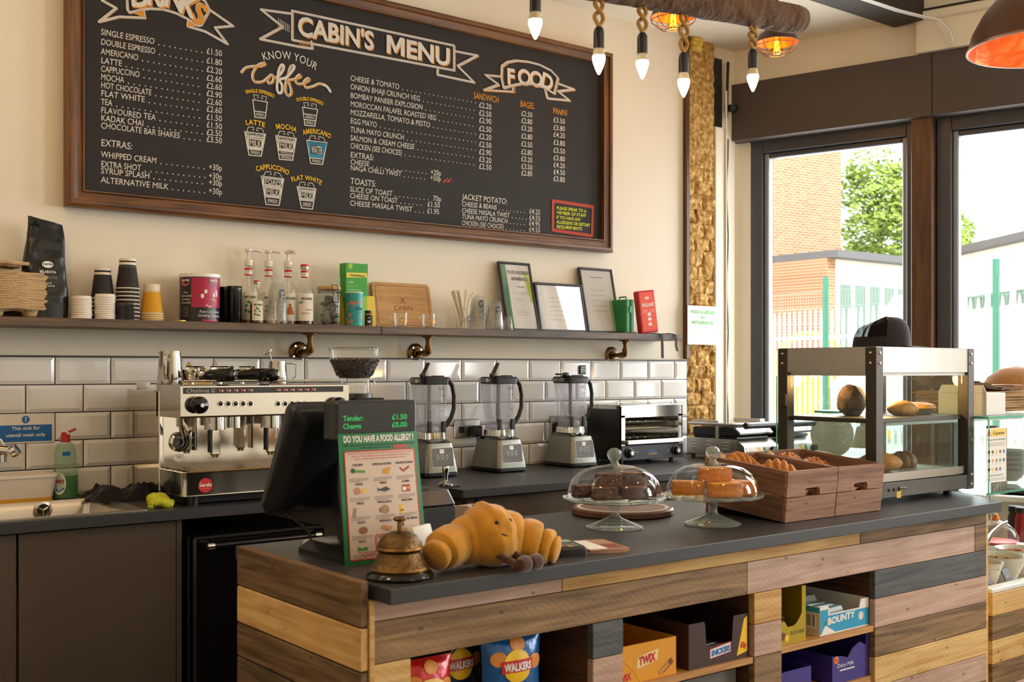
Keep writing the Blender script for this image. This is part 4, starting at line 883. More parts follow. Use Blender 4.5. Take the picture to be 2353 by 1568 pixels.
# tamper on its mat
P = onz(1024, 1120, ZT); t = thing('coffee_tamper', 'small polished steel tamper on the worktop corner', 'tamper', (P.x, P.y, ZT+.007))
MB().lathe([(0, 0), (.029, 0), (.03, .006), (.022, .012), (.009, .018), (.008, .03), (.012, .05), (.015, .066), (.013, .076), (.006, .08), (0, .081)], M_chrome, 28).build('tamper_body', t)
mm = MB().prism(rrect(-.09, .06, -.06, .07, .012), .0065, M_blackpl, lambda a, b, c=0: Vector((a, b, c))); mm.build('tamping_mat', loc=(P.x, P.y+.03, ZT+.0003), label='black rubber mat under the steel tamper', cat='mat')
# ---------------------------------------------------------------- blenders
M_gun = mat('gunmetal', '#86867e', .32, .7, var=.05)
def blender(loc, label, flap_up, first={}):
    t = thing('blender', label, 'blender', loc, 0, 'blenders along the tiled wall'); t.scale = (1.04, 1.04, 1.15)
    if not first:
        d = {}
        b = MB(); b.loft([sect(-.082, .082, -.105, .105, .012, .02), sect(-.08, .08, -.103, .103, .03, .02), sect(-.066, .066, -.088, .085, .118, .02), sect(-.063, .063, -.085, .082, .126, .02)], M_gun, True); d['base'] = b.build('base', t, ang=60)
        MB().loft([sect(-.078, .078, -.101, .101, 0, .018), sect(-.083, .083, -.106, .106, .004, .02), sect(-.083, .083, -.106, .106, .016, .02)], M_blackpl).build('plinth', t)
        MB().loft([sect(-.064, .064, -.087, .083, .125, .02), sect(-.052, .052, -.06, .06, .137, .02)], M_blackgl).build('shoulder', t)
        def FP(a, c, e=0):  # sloping front panel
            k = (c-.03)/.088; return Vector((a, -.103+.015*k-.0012-e, c))
        p = MB().flat(rrect(-.055, .055, .036, .108, .008), mat('panel_grey', '#57544f', .3), FP); F2 = lambda a, c: FP(a, c, .0008)
        p.stroke(rrect(-.055, .055, .036, .108, .008), .002, M_white, F2, True); p.flat(rrect(-.012, .01, .086, .102, .003), M_white, F2)
        for k in (-.022, 0, .022): p.stroke([(k+.006*math.cos(i*.6), .073+.007*math.sin(i*.6)) for i in range(11)], .0015, M_white, F2)
        p.stroke([(-.05, .062), (.05, .062)], .001, M_grey, F2); p.stroke([(-.05, .084), (-.014, .084)], .001, M_grey, F2); p.stroke([(.012, .084), (.05, .084)], .001, M_grey, F2)
        for k in range(6): p.rect(-.045+k*.016, -.037+k*.016, .047, .049, M_grey, F2)
        p.build('control_panel', t)
        r = MB().loft([sect(-.052, .052, -.056, .056, .138, .018), sect(-.05, .05, -.054, .054, .162, .018)], M_chrome); r.text('NINJA', 0, .145, .011, M_ink, pl((0, -.0556, 0), (1, 0, 0), (0, .08, 1)), al='C', w=.042, bold=.01); r.build('chrome_collar', t, ang=60)
        j = MB(); S_ = [(.163, .047), (.185, .048), (.19, .044), (.2, .048), (.26, .054), (.35, .06)]
        j.loft([sect(-a, a, -a, a, z, .016) for z, a in S_], M_smoke, True, False); j.build('jug', t, ang=50)
        MB().loft([sect(-a, a, -a, a, z, .016) for z, a in ((.164, .044), (.168, .047), (.184, .047), (.192, .03))], M_smoke).build('jug_foot', t)
        for s in (-1, 1): MB().loft([sect(s*.035-.011, s*.035+.011, -.06, -.05, z, .003) for z in (.163, .205)], M_blackpl).build('lug', t)
        MB().cyl(.009, .19, .345, mat('blade_column', '#6e7078', .4), 14).build('blade_column', t)
        bl_ = MB()
        for z, a in ((.21, 0), (.25, 1.2), (.29, 2.1)): bl_.box(-.028, .028, -.006, .006, z, z+.0015, M_steel, T=RZ(a))
        bl_.build('blade', t)
        g_ = MB()
        for k in range(16):
            z = .215+k*.0072; w_ = .014 if k % 4 == 0 else .008; JF = lambda a, c: Vector((a, -.048-(c-.2)*.08-.0012, c))
            g_.rect(.012, .012+w_, z, z+.0012, M_ink, JF)
            if k % 4 == 0 and k: g_.rect(.029, .036, z-.001, z+.002, M_ink, JF)
        for k in range(3): g_.rect(.006, .034, .334-k*.005, .3355-k*.005, M_ink, JF)
        g_.build('measure_marks', t)
        l = MB(); l.loft([sect(-a, a, -a, a, z, .014) for z, a in ((.343, .058), (.346, .0615), (.366, .063), (.372, .058))], M_blackpl); l.box(-.062, -.09, -.03, .03, .352, .366, M_smoke).box(.02, .066, -.02, .02, .36, .378, M_blackpl, .004).box(-.03, .03, -.028, .028, .371, .376, M_blackpl, .003); l.build('lid', t)
        h = MB().tube([(.055, -.015, .357), (.08, -.02, .362), (.1, -.026, .34), (.108, -.028, .30), (.106, -.028, .25), (.094, -.024, .215), (.072, -.018, .187), (.05, -.012, .182)], [.008, .01, .0105, .01, .0095, .0095, .01, .008], M_blackpl, 10); h.build('handle', t)
        for s in (-1, 1):
            for u in (-1, 1): MB().cyl(.01, -.0, .004, M_dark, 8, (s*.06, u*.08, -.003)).build('foot', t)
        first['t'] = t
    else:
        for ch in first['t'].children:
            if ch.name.split('.')[0] == 'flap': continue
            c = ch.copy(); C.objects.link(c); c.parent = t
    f = MB(); f.box(-.004, .055, -.014, .014, 0, .008, M_blackpl, .003).cyl(.008, -.014, .014, M_blackpl, 10, T=TR(0, 0, .004) @ RX(math.pi/2))
    f.build('flap', t, (-.03, 0, .377), rot=(0, -1.05 if flap_up else 0, math.radians(-8 if flap_up else 180)))
    return t
for (px, py, lb, up) in ((1028, 1086, 'left blender of the three, its pour flap up, nearest the till', 1), (1187, 1077, 'middle blender of the three, its pour flap up', 1), (1352, 1064, 'right blender of the three with its flap shut, beside the toaster', 0)):
    P = ony(px, py, 4.0); blender((P.x-.03, 4.095, ZT+.003), lb, up)
# sockets, plug and lead
def socket(px, py, label, plug):
    P = ony(px, py, 4.248); t = thing('wall_socket', label, 'socket', (P.x, 4.2485, P.z)); MB().box(-.073, .073, -.009, 0, -.043, .043, M_steel, .003).build('face_plate', t)
    MB().box(-.05, -.02, -.014, -.009, -.02, .01, M_blackpl, .002).build('insert', t)
    return P
P = socket(1072, 985, 'steel wall socket between the first two blenders', 1)
t = thing('plug', 'black plug with its lead in the socket behind the first blender', 'plug', (P.x+.03, 4.235, P.z-.01)); MB().box(-.026, .026, -.042, -.0, -.028, .024, M_blackpl, .006).build('plug_body', t)
MB().tube([(0, -.03, -.028), (0, -.03, -.07), (.012, -.035, -.10), (.04, -.04, -.125), (.03, -.05, -.145), (.02, -.06, -.16), (.02, -.07, -.19), (.03, -.08, -.208), (.05, -.08, -.208)], .0035, M_blackpl, 8).build('lead', t)
P = socket(1290, 975, 'steel wall socket half hidden behind the right blender', 0)
t = thing('plug', 'black plug in the socket beside the right blender', 'plug', (P.x-.02, 4.235, P.z-.01)); MB().box(-.026, .026, -.042, 0, -.028, .024, M_blackpl, .006).build('plug_body', t)
MB().tube([(.01, -.03, -.028), (.0, -.03, -.1), (.05, -.02, -.21), (.12, -.03, -.213)], .0035, M_blackpl, 8).build('lead', t)
P = ony(1337, 850, 4.248); t = thing('wall_thermometer', 'small digital thermometer stuck on the tiles above the right blender', 'thermometer', (P.x, 4.2485, P.z))
MB().box(-.022, .022, -.012, 0, -.024, .022, M_blackpl, .004).build('case', t); s = MB().rect(-.016, .016, -.014, .016, mat('lcd', '#9fb8a8', .3), pl((0, -.0122, 0), (1, 0, 0), (0, 0, 1))); [s.rect(x, x+.003, z, z+.008, M_ink, pl((0, -.0128, 0), (1, 0, 0), (0, 0, 1))) for z in (.003, -.011) for x in (-.01, -.004, .002, .007)]; s.build('display', t)
# ---------------------------------------------------------------- toaster grill
TY = 3.955; A = ony(1426, 1058, TY); B = ony(1568, 1058, TY); w_ = B.x-A.x; H1 = ony(1426, 932, TY).z-ZT
t = thing('salamander_toaster', 'steel two-shelf grill toaster with black knobs', 'toaster', (A.x, TY, ZT)); f0 = .022
b = MB(); b.box(0, .006, 0, .24, f0, H1-.006, M_steel2).box(w_-.006, w_, 0, .24, f0, H1-.006, M_steel2).box(0, w_, .0, .24, H1-.008, H1, M_steel2, .002).box(0, w_, .234, .24, f0, H1, M_steel2).box(0, w_, 0, .24, f0, f0+.006, M_steel2).box(.0, w_, 0, .006, H1-.06, H1-.006, M_mir).box(0, .03, 0, .005, f0+.07, H1-.05, M_mir).box(w_-.03, w_, 0, .005, f0+.07, H1-.05, M_mir)
b.build('body', t); MB().box(.006, w_-.006, .02, .23, f0+.08, H1-.06, mat('oven_inside', '#6b6152', .35, .6)).build('oven_back', t) if 0 else None
pn = MB().box(0, w_, -.006, .004, f0, f0+.072, M_blackpl, .002); PF = pl((0, -.006, 0), (1, 0, 0), (0, 0, 1)); pn.text('Adexa', w_/2-.005, f0+.032, .018, M_blue, PF, al='C', w=.06, bold=.02); pn.rect(w_/2-.03, w_/2+.028, f0+.024, f0+.027, M_yel, PF); pn.text('SECTION', .088, f0+.036, .005, M_white, PF); pn.text('TIME', w_-.115, f0+.036, .005, M_white, PF); pn.build('control_panel', t)
for x in (.052, w_-.055):
    k = MB(); T = TR(x, -.006, f0+.036) @ RX(math.pi/2); k.lathe([(.026, 0), (.026, .004), (.02, .006), (.019, .02), (.012, .022), (0, .022)], M_blackpl, 24, T=T).cyl(.01, .022, .0235, M_steel, 16, T=T); k.build('knob', t)
for z in (f0+.105, f0+.185):
    g = MB()
    for k in range(5): g.rod((.008, .03+k*.045, z), (w_-.008, .03+k*.045, z), .002, M_chrome, 6)
    for k in range(8): g.rod((.03+k*(w_-.06)/7, .02, z+.003), (.03+k*(w_-.06)/7, .225, z+.003), .0015, M_chrome, 6)
    g.build('rack', t)
for z in (f0+.15, f0+.23):
    for y in (.06, .14): MB().rod((.008, y, z), (w_-.008, y, z), .004, mat('quartz_tube', '#c9b9a0', .2), 8).build('heater_tube', t)
MB().box(.02, w_-.02, -.03, .0, f0+.076, f0+.098, M_steel, .004).build('crumb_tray', t)
v = MB()
for k in range(9):
    for j in range(3): v.box(-.0012, .0002, .02+k*.024, .032+k*.024, f0+.02+j*.075, f0+.062+j*.075, M_dark)
v.build('side_vent', t)
MB().box(-.0015, -.0004, .004, .236, f0, H1-.02, mat('dark_side', '#4a4a4a', .3, .8)).build('side_panel', t)
MB().tube([(.02, .05, H1), (.02, .05, H1+.014), (w_-.03, .05, H1+.014), (w_-.03, .05, H1)], .003, M_chrome, 8).build('top_rail', t)
for x in (.03, w_-.05):
    for y in (.03, .2): MB().cyl(.012, 0, f0, M_blackpl, 12, (x, y, 0)).build('foot', t)
# ---------------------------------------------------------------- contact grills
def panini(x0, y0, label):
    t = thing('contact_grill', label, 'contact grill', (x0, y0, ZT), 0, 'contact grills beside the window'); f = .022
    b = MB(); b.box(0, .27, .06, .40, f, f+.085, M_steel, .002); b.loft([[(x, .06, f), (x, .0, f), (x, .012, f+.055), (x, .06, f+.085)] for x in (0, .27)], M_steel, False); b.build('base', t)
    for j in range(3):
        lv = MB()
        for k in range(3): lv.box(-.004, .001, .11+j*.11, .15+j*.11, f+.03+k*.017, f+.037+k*.017, M_steel, .002)
        lv.build('louvre', t)
    fp = pl((0, .0, f), (1, 0, 0), (0, .2, 1), .0012); p = MB().rect(.012, .258, .004, .05, M_white, fp); F3 = pl((0, 0, f), (1, 0, 0), (0, .2, 1), .002); p.text('Adexa', .03, .02, .014, M_grey, F3, w=.055); p.flat([(.095, .046), (.118, .046), (.135, .014), (.112, .014)], M_yel, F3); p.flat([(.14, .042), (.16, .046), (.168, .01), (.148, .008)], M_green, F3); p.build('front_label', t)
    T = TR(.2, -.004, f+.028) @ RX(math.pi/2); MB().cyl(.02, 0, .02, M_blackpl, 20, T=T).build('knob', t)
    MB().box(.012, .258, .07, .36, f+.085, f+.1, M_blackpl, .003).build('lower_plate', t)
    MB().loft([[(x, .05, f+.108), (x, .045, f+.125), (x, .075, f+.142), (x, .36, f+.142), (x, .36, f+.1), (x, .07, f+.104)] for x in (.008, .262)], M_blackpl, False).build('upper_plate', t)
    MB().loft([[(x, .044, f+.112), (x, .04, f+.12), (x, .072, f+.145), (x, .09, f+.145)] for x in (.008, .262)], M_steel, False).build('plate_edge', t)
    MB().box(.0, .27, .08, .37, f+.150, f+.168, M_steel2, .004).build('lid', t); MB().box(.02, .06, .2, .385, f+.166, f+.178, M_steel, .002).build('spring_arm', t)
    for x in (.0, .262): MB().box(x, x+.008, .18, .2, f+.08, f+.165, M_steel).build('lid_bracket', t)
    a = MB().tube([(.004, .39, f+.16), (.004, .06, f+.16), (.006, .0, f+.158)], .006, M_steel, 8).tube([(.266, .39, f+.16), (.266, .06, f+.16), (.264, .0, f+.158)], .006, M_steel, 8); a.build('lid_arm', t)
    MB().rod((.02, .0, f+.158), (.25, .0, f+.158), .016, M_blackpl, 14).rod((-.002, 0, f+.158), (.02, 0, f+.158), .017, M_dark, 14).rod((.25, 0, f+.158), (.272, 0, f+.158), .017, M_chrome, 14).build('handle', t)
    for x in (.02, .25):
        for y in (.08, .37): MB().cyl(.013, 0, f, M_blackpl, 12, (x, y, 0)).build('foot', t)
    return t
g0 = panini(4.395, 3.715, 'left steel contact grill, next to the toaster')
dup(g0, (4.71, 3.70, ZT), None, 'right steel contact grill, seen through the display case')
P = atd(1918, 990, 5.15); t = thing('round_sign', 'round grey engraved disc standing on the worktop behind the display case', 'disc', (5.0, 3.64, ZT), -.55)
dd = MB(); T = TR(0, 0, .118) @ RX(math.pi/2-.06); dd.cyl(.118, -.004, .004, mat('grey_disc', '#a39d90', .45, .4), 48, T=T); DF = lambda a, b: T @ Vector((a, b, .0046)); dd.stroke([(.01, .05), (.03, .06), (.05, .05), (.07, .065)], .003, M_white, DF)
for k in range(3): dd.rect(-.05, -.01, -.02-k*.018, -.015-k*.018, M_grey, DF)
dd.stroke([(.05, -.03), (.06, -.045), (.085, -.02)], .003, M_white, DF); dd.build('disc_plate', t)
# ================================================================== WALL SHELF
SZ = 1.556; SYF = 4.06; SX1 = ony(1568, 772, SYF).x; SXJ = ony(877, 750, SYF).x
def plank(x0, x1, label):
    MB().box(x0, x1, SYF, YW-.001, SZ-.032, SZ, M_shelf, .002).build('shelf_plank', label=label, cat='shelf')
plank(-.4, SXJ-.001, 'left dark-stained shelf plank under the menu board'); plank(SXJ+.001, SX1, 'right dark-stained shelf plank, carrying the picture frames')
M_pipe = mat('bronze_pipe', '#6b4f30', .35, 1, var=.4, scale=50)
def bracket(px, py, label, first=[None]):
    P = ony(px, py, YW)
    if first[0]: return dup(first[0], (P.x, YW, SZ-.032), None, label)
    t = thing('pipe_bracket', label, 'shelf bracket', (P.x, YW, SZ-.032), 0, 'pipe brackets under the shelf'); first[0] = t; z = -.077
    T = TR(0, -.0, z) @ RX(math.pi/2); f = MB().lathe([(0, .0005), (.044, .0005), (.045, .004), (.04, .007), (.022, .009), (.02, .018), (.014, .02), (0, .02)], M_pipe, 28, T=T); f.build('wall_flange', t)
    for k in range(4): a = k*1.571+.6; MB().cyl(.005, .006, .0085, M_chrome, 10, T=T @ TR(.031*math.cos(a), .031*math.sin(a), 0)).build('screw', t)
    p = MB().tube([(0, -.015, z), (0, -.07, z), (0, -.088, z+.003), (0, -.1, z+.014), (0, -.103, z+.03), (0, -.103, -.006)], [.011, .011, .011, .011, .011, .011], M_pipe, 16); p.build('pipe', t)
    MB().tube([(0, -.068, z), (0, -.085, z), (0, -.1, z+.006), (0, -.103, z+.018), (0, -.103, z+.034)], [.0155, .016, .0165, .016, .0155], M_pipe, 16).build('elbow', t)
    MB().lathe([(0, -.001), (.03, -.001), (.03, -.006), (.015, -.009), (.014, -.02), (0, -.02)], M_pipe, 24, (0, -.103, 0)).build('shelf_flange', t)
    return t
bracket(686, 797, 'bronze pipe bracket under the shelf, above the coffee machine'); bracket(955, 797, 'bronze pipe bracket under the shelf, above the left blender'); bracket(1405, 804, 'bronze pipe bracket under the right end of the shelf')
def sx(px, y=4.15): return ony(px, 740, y).x
def hz(py, px, y): return ony(px, py, y).z-SZ
# --- pulp cup carriers
M_pulp = mat('moulded_pulp', '#c3a57c', .95, var=.15, scale=60, bump=.5, bscale=140)
def carrier():
    m = MB(); n = 16
    def top(a): # rounded-square outline with four lobes
        r = .105*(1+.10*math.cos(4*a)**2)/max(abs(math.cos(a)), abs(math.sin(a)))**.55; return r
    def sec(k, z, f): return [(top(2*math.pi*i/n*1)*k*math.cos(2*math.pi*i/n)+f*math.sin(5*i), top(2*math.pi*i/n)*k*math.sin(2*math.pi*i/n), z+.002*math.sin(i*2.2)) for i in range(n)]
    m.loft([sec(.97, -.006, 0), sec(1.0, 0, .001), sec(.99, .005, .001), sec(.85, .004, 0), sec(.72, -.012, 0), sec(.3, -.004, 0)], M_pulp)
    return m
c0 = carrier().build('cup_carrier', loc=(sx(18), 4.145, SZ+.03), label='bottom moulded-pulp cup carrier of the stack at the left end of the shelf', cat='cup carrier', group='stacked pulp cup carriers')
ft = MB()
for a, b in ((-.055, -.055), (.055, -.055), (-.055, .055), (.055, .055)): ft.lathe([(0, -.028), (.022, -.028), (.034, .0), (.03, .0), (0, -.02)], M_pulp, 14, (a, b, 0))
ft.build('cup_well', c0)
for k in range(1, 15):
    c = c0.copy(); C.objects.link(c); c.location = (sx(18)+random.uniform(-.006, .006), 4.145, SZ+.03+k*.0083); c.rotation_euler = (0, 0, random.uniform(-.08, .08))
    c['label'] = 'moulded-pulp cup carrier inside the stack at the left end of the shelf'
tp = c0.copy(); C.objects.link(tp); tp.location = (sx(-2), 4.15, SZ+.03+15*.0083+.03); tp.scale = (.8, .8, 1); tp['label'] = 'smaller pulp cup carrier lying on top of the carrier stack'
f2 = ft.build('cup_well', tp) if 0 else None
MB().cyl(.03, SZ+.03+15*.0083-.003, SZ+.03+15*.0083+.026, M_pulp, 14, (sx(4), 4.13, 0), r1=.042).build('pulp_cup_well', tp) if 0 else None
# --- coffee bag
P = sx(107, 4.13); t = thing('coffee_bag', 'tall black foil bag of coffee beans with a folded top', 'coffee bag', (P, 4.15, SZ)); M_foil = mat('black_foil', '#17181a', .3, .2, var=.1, bump=.4, bscale=7, dist=.03)
Hb = hz(505, 107, 4.13)
def bag(u, v):
    a = 2*math.pi*u; w = .073-.014*max(0, (v-.45)/.55); d = .042*(1-.93*max(0, (v-.25)/.75)**1.4)
    c, s = math.cos(a), math.sin(a); x = w*math.copysign(abs(c)**.5, c); y = d*math.copysign(abs(s)**.6, s)
    k = .006*noise.noise((x*30, y*40, v*9))*min(1, v*6)
    return (x+.004*math.sin(v*9)+(.0 if v < .85 else (v-.85)*.0), y+k, Hb*v*(1-.035*(x/.06) if v > .8 else 1))
b = MB().grid(bag, 40, 40, M_foil); b.flat([(.07*math.cos(i*.628)*1, .04*math.sin(i*.628)) for i in range(10)], M_foil, lambda a, c: Vector((a, c, .001))); b.build('bag_body', t)
MB().loft([[(-.056, -.004, Hb*.93), (-.02, -.006, Hb*.93), (-.035, -.012, Hb*.985), (-.05, -.008, Hb*1.02)], [(-.056, -.010, Hb*.93), (-.02, -.014, Hb*.93), (-.035, -.018, Hb*.985), (-.05, -.014, Hb*1.03)]], M_foil, False).build('folded_corner', t)
lb = MB(); BM = lambda a, c: Vector((a, -.0435+max(0, (c-.25*Hb)/Hb)**1.2*.03-.004, c)); zz = Hb*.54
lb.flat([(-.002+.019*math.cos(i*.314), zz+.012*math.sin(i*.314)) for i in range(20)], M_paper, BM); lb.text('verde', -.002, zz-.002, .009, M_ink, lambda a, c: BM(a, c)+Vector((0, -.0006, 0)), al='C', w=.034, bold=.02)
lb.text('BELAROMA', -.002, zz-.03, .009, M_paper, BM, al='C', w=.055, bold=.015); lb.stroke([(-.016+.007*math.cos(i*.5), zz-.045+.007*math.sin(i*.5)) for i in range(13)], .0015, M_paper, BM)
lb.text('1 KILO', -.002, zz-.068, .006, M_paper, BM, al='C'); lb.text('100% BEANS', -.002, zz-.078, .006, M_paper, BM, al='C'); lb.rect(.0, .03, zz-.044, zz-.0425, M_grey, BM); lb.rect(.0, .03, zz-.049, zz-.0475, M_grey, BM); lb.build('bag_print', t)
# --- cups
M_cupb = mat('black_ripple_card', '#211d1b', .7, var=.1); M_cupy = mat('yellow_ripple_card', '#dca01f', .7, var=.06); M_rim = mat('cup_rim', '#eadfcc', .6, var=.02)
def paper_cup(name, mt, r0=.029, r1=.042, h=.112):
    m = MB(); n = 48; prof = [(0, 0), (r1-.004, 0), (r1, .0)]
    # upside down: rim at the bottom, base at the top; rippled sleeve
    vs = []; K = 10
    def f(u, v):
        r = r1+(r0-r1)*v-.0016; a = 2*math.pi*u; r += .0009*math.sin(a*24+v*10); return (r*math.cos(a), r*math.sin(a), .004+(h-.011)*v)
    m.grid(f, 96, K, mt)
    m.lathe([(r1-.003, 0), (r1+.0015, .0), (r1+.002, .003), (r1-.0008, .0045)], M_rim, 32); k = (h-.016)/h
    m.lathe([(r0+.0012, h-.009), (r0+.001, h-.0), (r0-.0025, h-.0), (r0-.003, h-.006), (0, h-.006)], M_rim, 32)
    return m
def stack(px, y, n, step, mt, lab, grp, name='paper_cup', h=.112, first={}, sc=1):
    x = sx(px, y)
    for k in range(n):
        L = lab[0] if k == n-1 else lab[1]
        if mt.name not in first: first[mt.name] = paper_cup(name, mt, h=h).build(name, cat='cup'); c = first[mt.name]
        else: c = first[mt.name].copy(); C.objects.link(c)
        c.location = (x, y, SZ+k*step); c.rotation_euler = (0, 0, random.uniform(0, 6)); c['label'] = L; c['group'] = grp; c.scale = (sc, sc, sc)
stack(236, 4.17, 6, .0155, M_cupb, ('topmost upside-down black ripple cup of the shorter black stack', 'black ripple cup nested low in the shorter black cup stack'), 'black cups, shorter stack')
stack(293, 4.15, 9, .0145, M_cupb, ('topmost upside-down black ripple cup of the taller black stack', 'black ripple cup nested in the taller black cup stack'), 'black cups, taller stack')
stack(349, 4.15, 4, .0085, M_cupy, ('topmost upside-down yellow ripple cup on the shelf', 'yellow ripple cup nested under the top yellow cup'), 'yellow cups on the shelf', sc=1.0)
def lids(px, y, n, step, mt, lab, grp, r=.036):
    x = sx(px, y); f = None
    for k in range(n):
        if f is None: f = c = MB().lathe([(0, .0085), (r*.8, .009), (r*.88, .0125), (r*.93, .0125), (r*.95, .006), (r, .004), (r*1.02, .001), (r*.99, 0), (r*.9, .004), (0, .005)], mt, 32).build('cup_topper', cat='cup lid')
        else: c = f.copy(); C.objects.link(c)
        c.location = (x+random.uniform(-.0008, .0008), y, SZ+k*step); c['label'] = lab[0] if k == n-1 else lab[1]; c['group'] = grp
M_lid = mat('white_lid', '#e6ddd2', .35, var=.02)
lids(187, 4.10, 11, .0068, M_lid, ('top white lid of the shorter lid stack', 'white cup lid inside the shorter lid stack'), 'white lids, shorter stack')
lids(241, 4.10, 13, .0065, M_lid, ('top white lid of the taller lid stack', 'white cup lid inside the taller lid stack'), 'white lids, taller stack')
lids(284, 4.095, 8, .0068, M_blackpl, ('top black lid of the lid stack in front of the cups', 'black cup lid inside the black lid stack'), 'black lids on the shelf')
MB().box(-.03, .05, -.02, .02, 0, .09, M_dark, .004).build('black_box', loc=(sx(212, 4.2), 4.225, SZ), label='small black box standing behind the white lids', cat='box')
MB().cyl(.033, 0, .003, mat('gold_foil', '#c9a445', .3, 1), 32).build('gold_disc', loc=(sx(408, 4.10), 4.10, SZ), label='flat gold lid lying on the shelf in front of the chocolate drum', cat='lid')
# --- chocolate drum
y = 4.15; t = thing('chocolate_drum', 'black and magenta drum of drinking chocolate', 'drum', (sx(459, y), y, SZ)); R = .075; Hd = hz(628, 459, 4.08)
M_mag = mat('magenta_print', '#b01548', .4, var=.03); MB().cyl(R, .002, Hd-.012, M_blackpl, 48).build('drum_body', t); MB().lathe([(R+.001, Hd-.014), (R+.003, Hd-.012), (R+.003, Hd), (R-.004, Hd+.001), (R-.006, Hd-.004), (0, Hd-.004)], M_white, 48).build('drum_lid', t)
cm = cylmap(R, -math.pi/2-.42); c2 = cylmap(R+.0006, -math.pi/2-.42); c3 = cylmap(R+.0011, -math.pi/2-.42); lb = MB(); lb.rect(-.03, .105, .055, Hd-.016, M_mag, cm, 16)
for a0, a1 in ((-.078, -.036), (.035, .085)): 
    m_ = (a0+a1)/2; lb.flat([(m_-.022, Hd-.016), (m_-.021, Hd-.03)]+[(m_-.021*math.cos(i*.314), Hd-.03-.018*math.sin(i*.314)) for i in range(11)]+[(m_+.022, Hd-.016)], M_blackpl if a0 > 0 else M_red, c2); lb.text('verde', m_, Hd-.03, .011, M_paper, c3, al='C', w=.038, bold=.02)
    lb.stroke([(m_-.016*math.cos(i*.314), Hd-.034-.012*math.sin(i*.314)) for i in range(11)], .001, M_paper, c3)
for a, b, w_, r in ((.025, .115, .011, 0), (.012, .098, .012, 0), (.072, .115, .011, .6), (.06, .103, .012, .3), (.075, .103, .009, 0)): lb.flat(rrect(a-w_/2, a+w_/2, b-w_*.7, b+w_*.7, w_*.45), M_paper, c2)
lb.flat([(.02, .06), (.055, .092), (.075, .082), (.042, .05)], mat('milk_choc', '#a8745a', .5), c2); lb.flat([(.024, .063), (.054, .09), (.07, .082), (.042, .055)], mat('white_choc', '#e8d8c4', .5), c3)
for s in (.33, .66): lb.stroke([(.024+.03*s, .063+.027*s), (.042+.028*s, .055+.027*s)], .0018, MATS['milk_choc'], cylmap(R+.0015, -math.pi/2-.42))
lb.text('Pure Continental', .045, .034, .0105, M_paper, c2, al='C', w=.09, slant=.2); lb.text('Drinking Chocolate', .045, .019, .0105, M_paper, c2, al='C', w=.1, slant=.2); lb.rect(.01, .08, .002, .009, M_mag, c2, 6)
for k, s_ in enumerate(('Pure', 'Continental', 'Drinking', 'Chocolate')): lb.text(s_, -.055, .108-k*.013, .008, M_paper, c2, al='C', slant=.2)
for k in range(6): lb.rect(-.068, -.042, .055-k*.007, .057-k*.007, M_grey, c2)
lb.build('drum_label', t)
# --- black tins
for px, yy, L in ((519, 4.19, 'black cylindrical tin half hidden behind the drum and the other tin'), (538, 4.13, 'black cylindrical tin to the right of the chocolate drum')):
    MB().lathe([(0, 0), (.029, 0), (.03, .002), (.03, .126), (.0305, .128), (.0305, .142), (.029, .144), (0, .144)], M_blackgl, 32).build('black_tin', loc=(sx(px, yy), yy, SZ), label=L, cat='tin', group='black tins on the shelf')
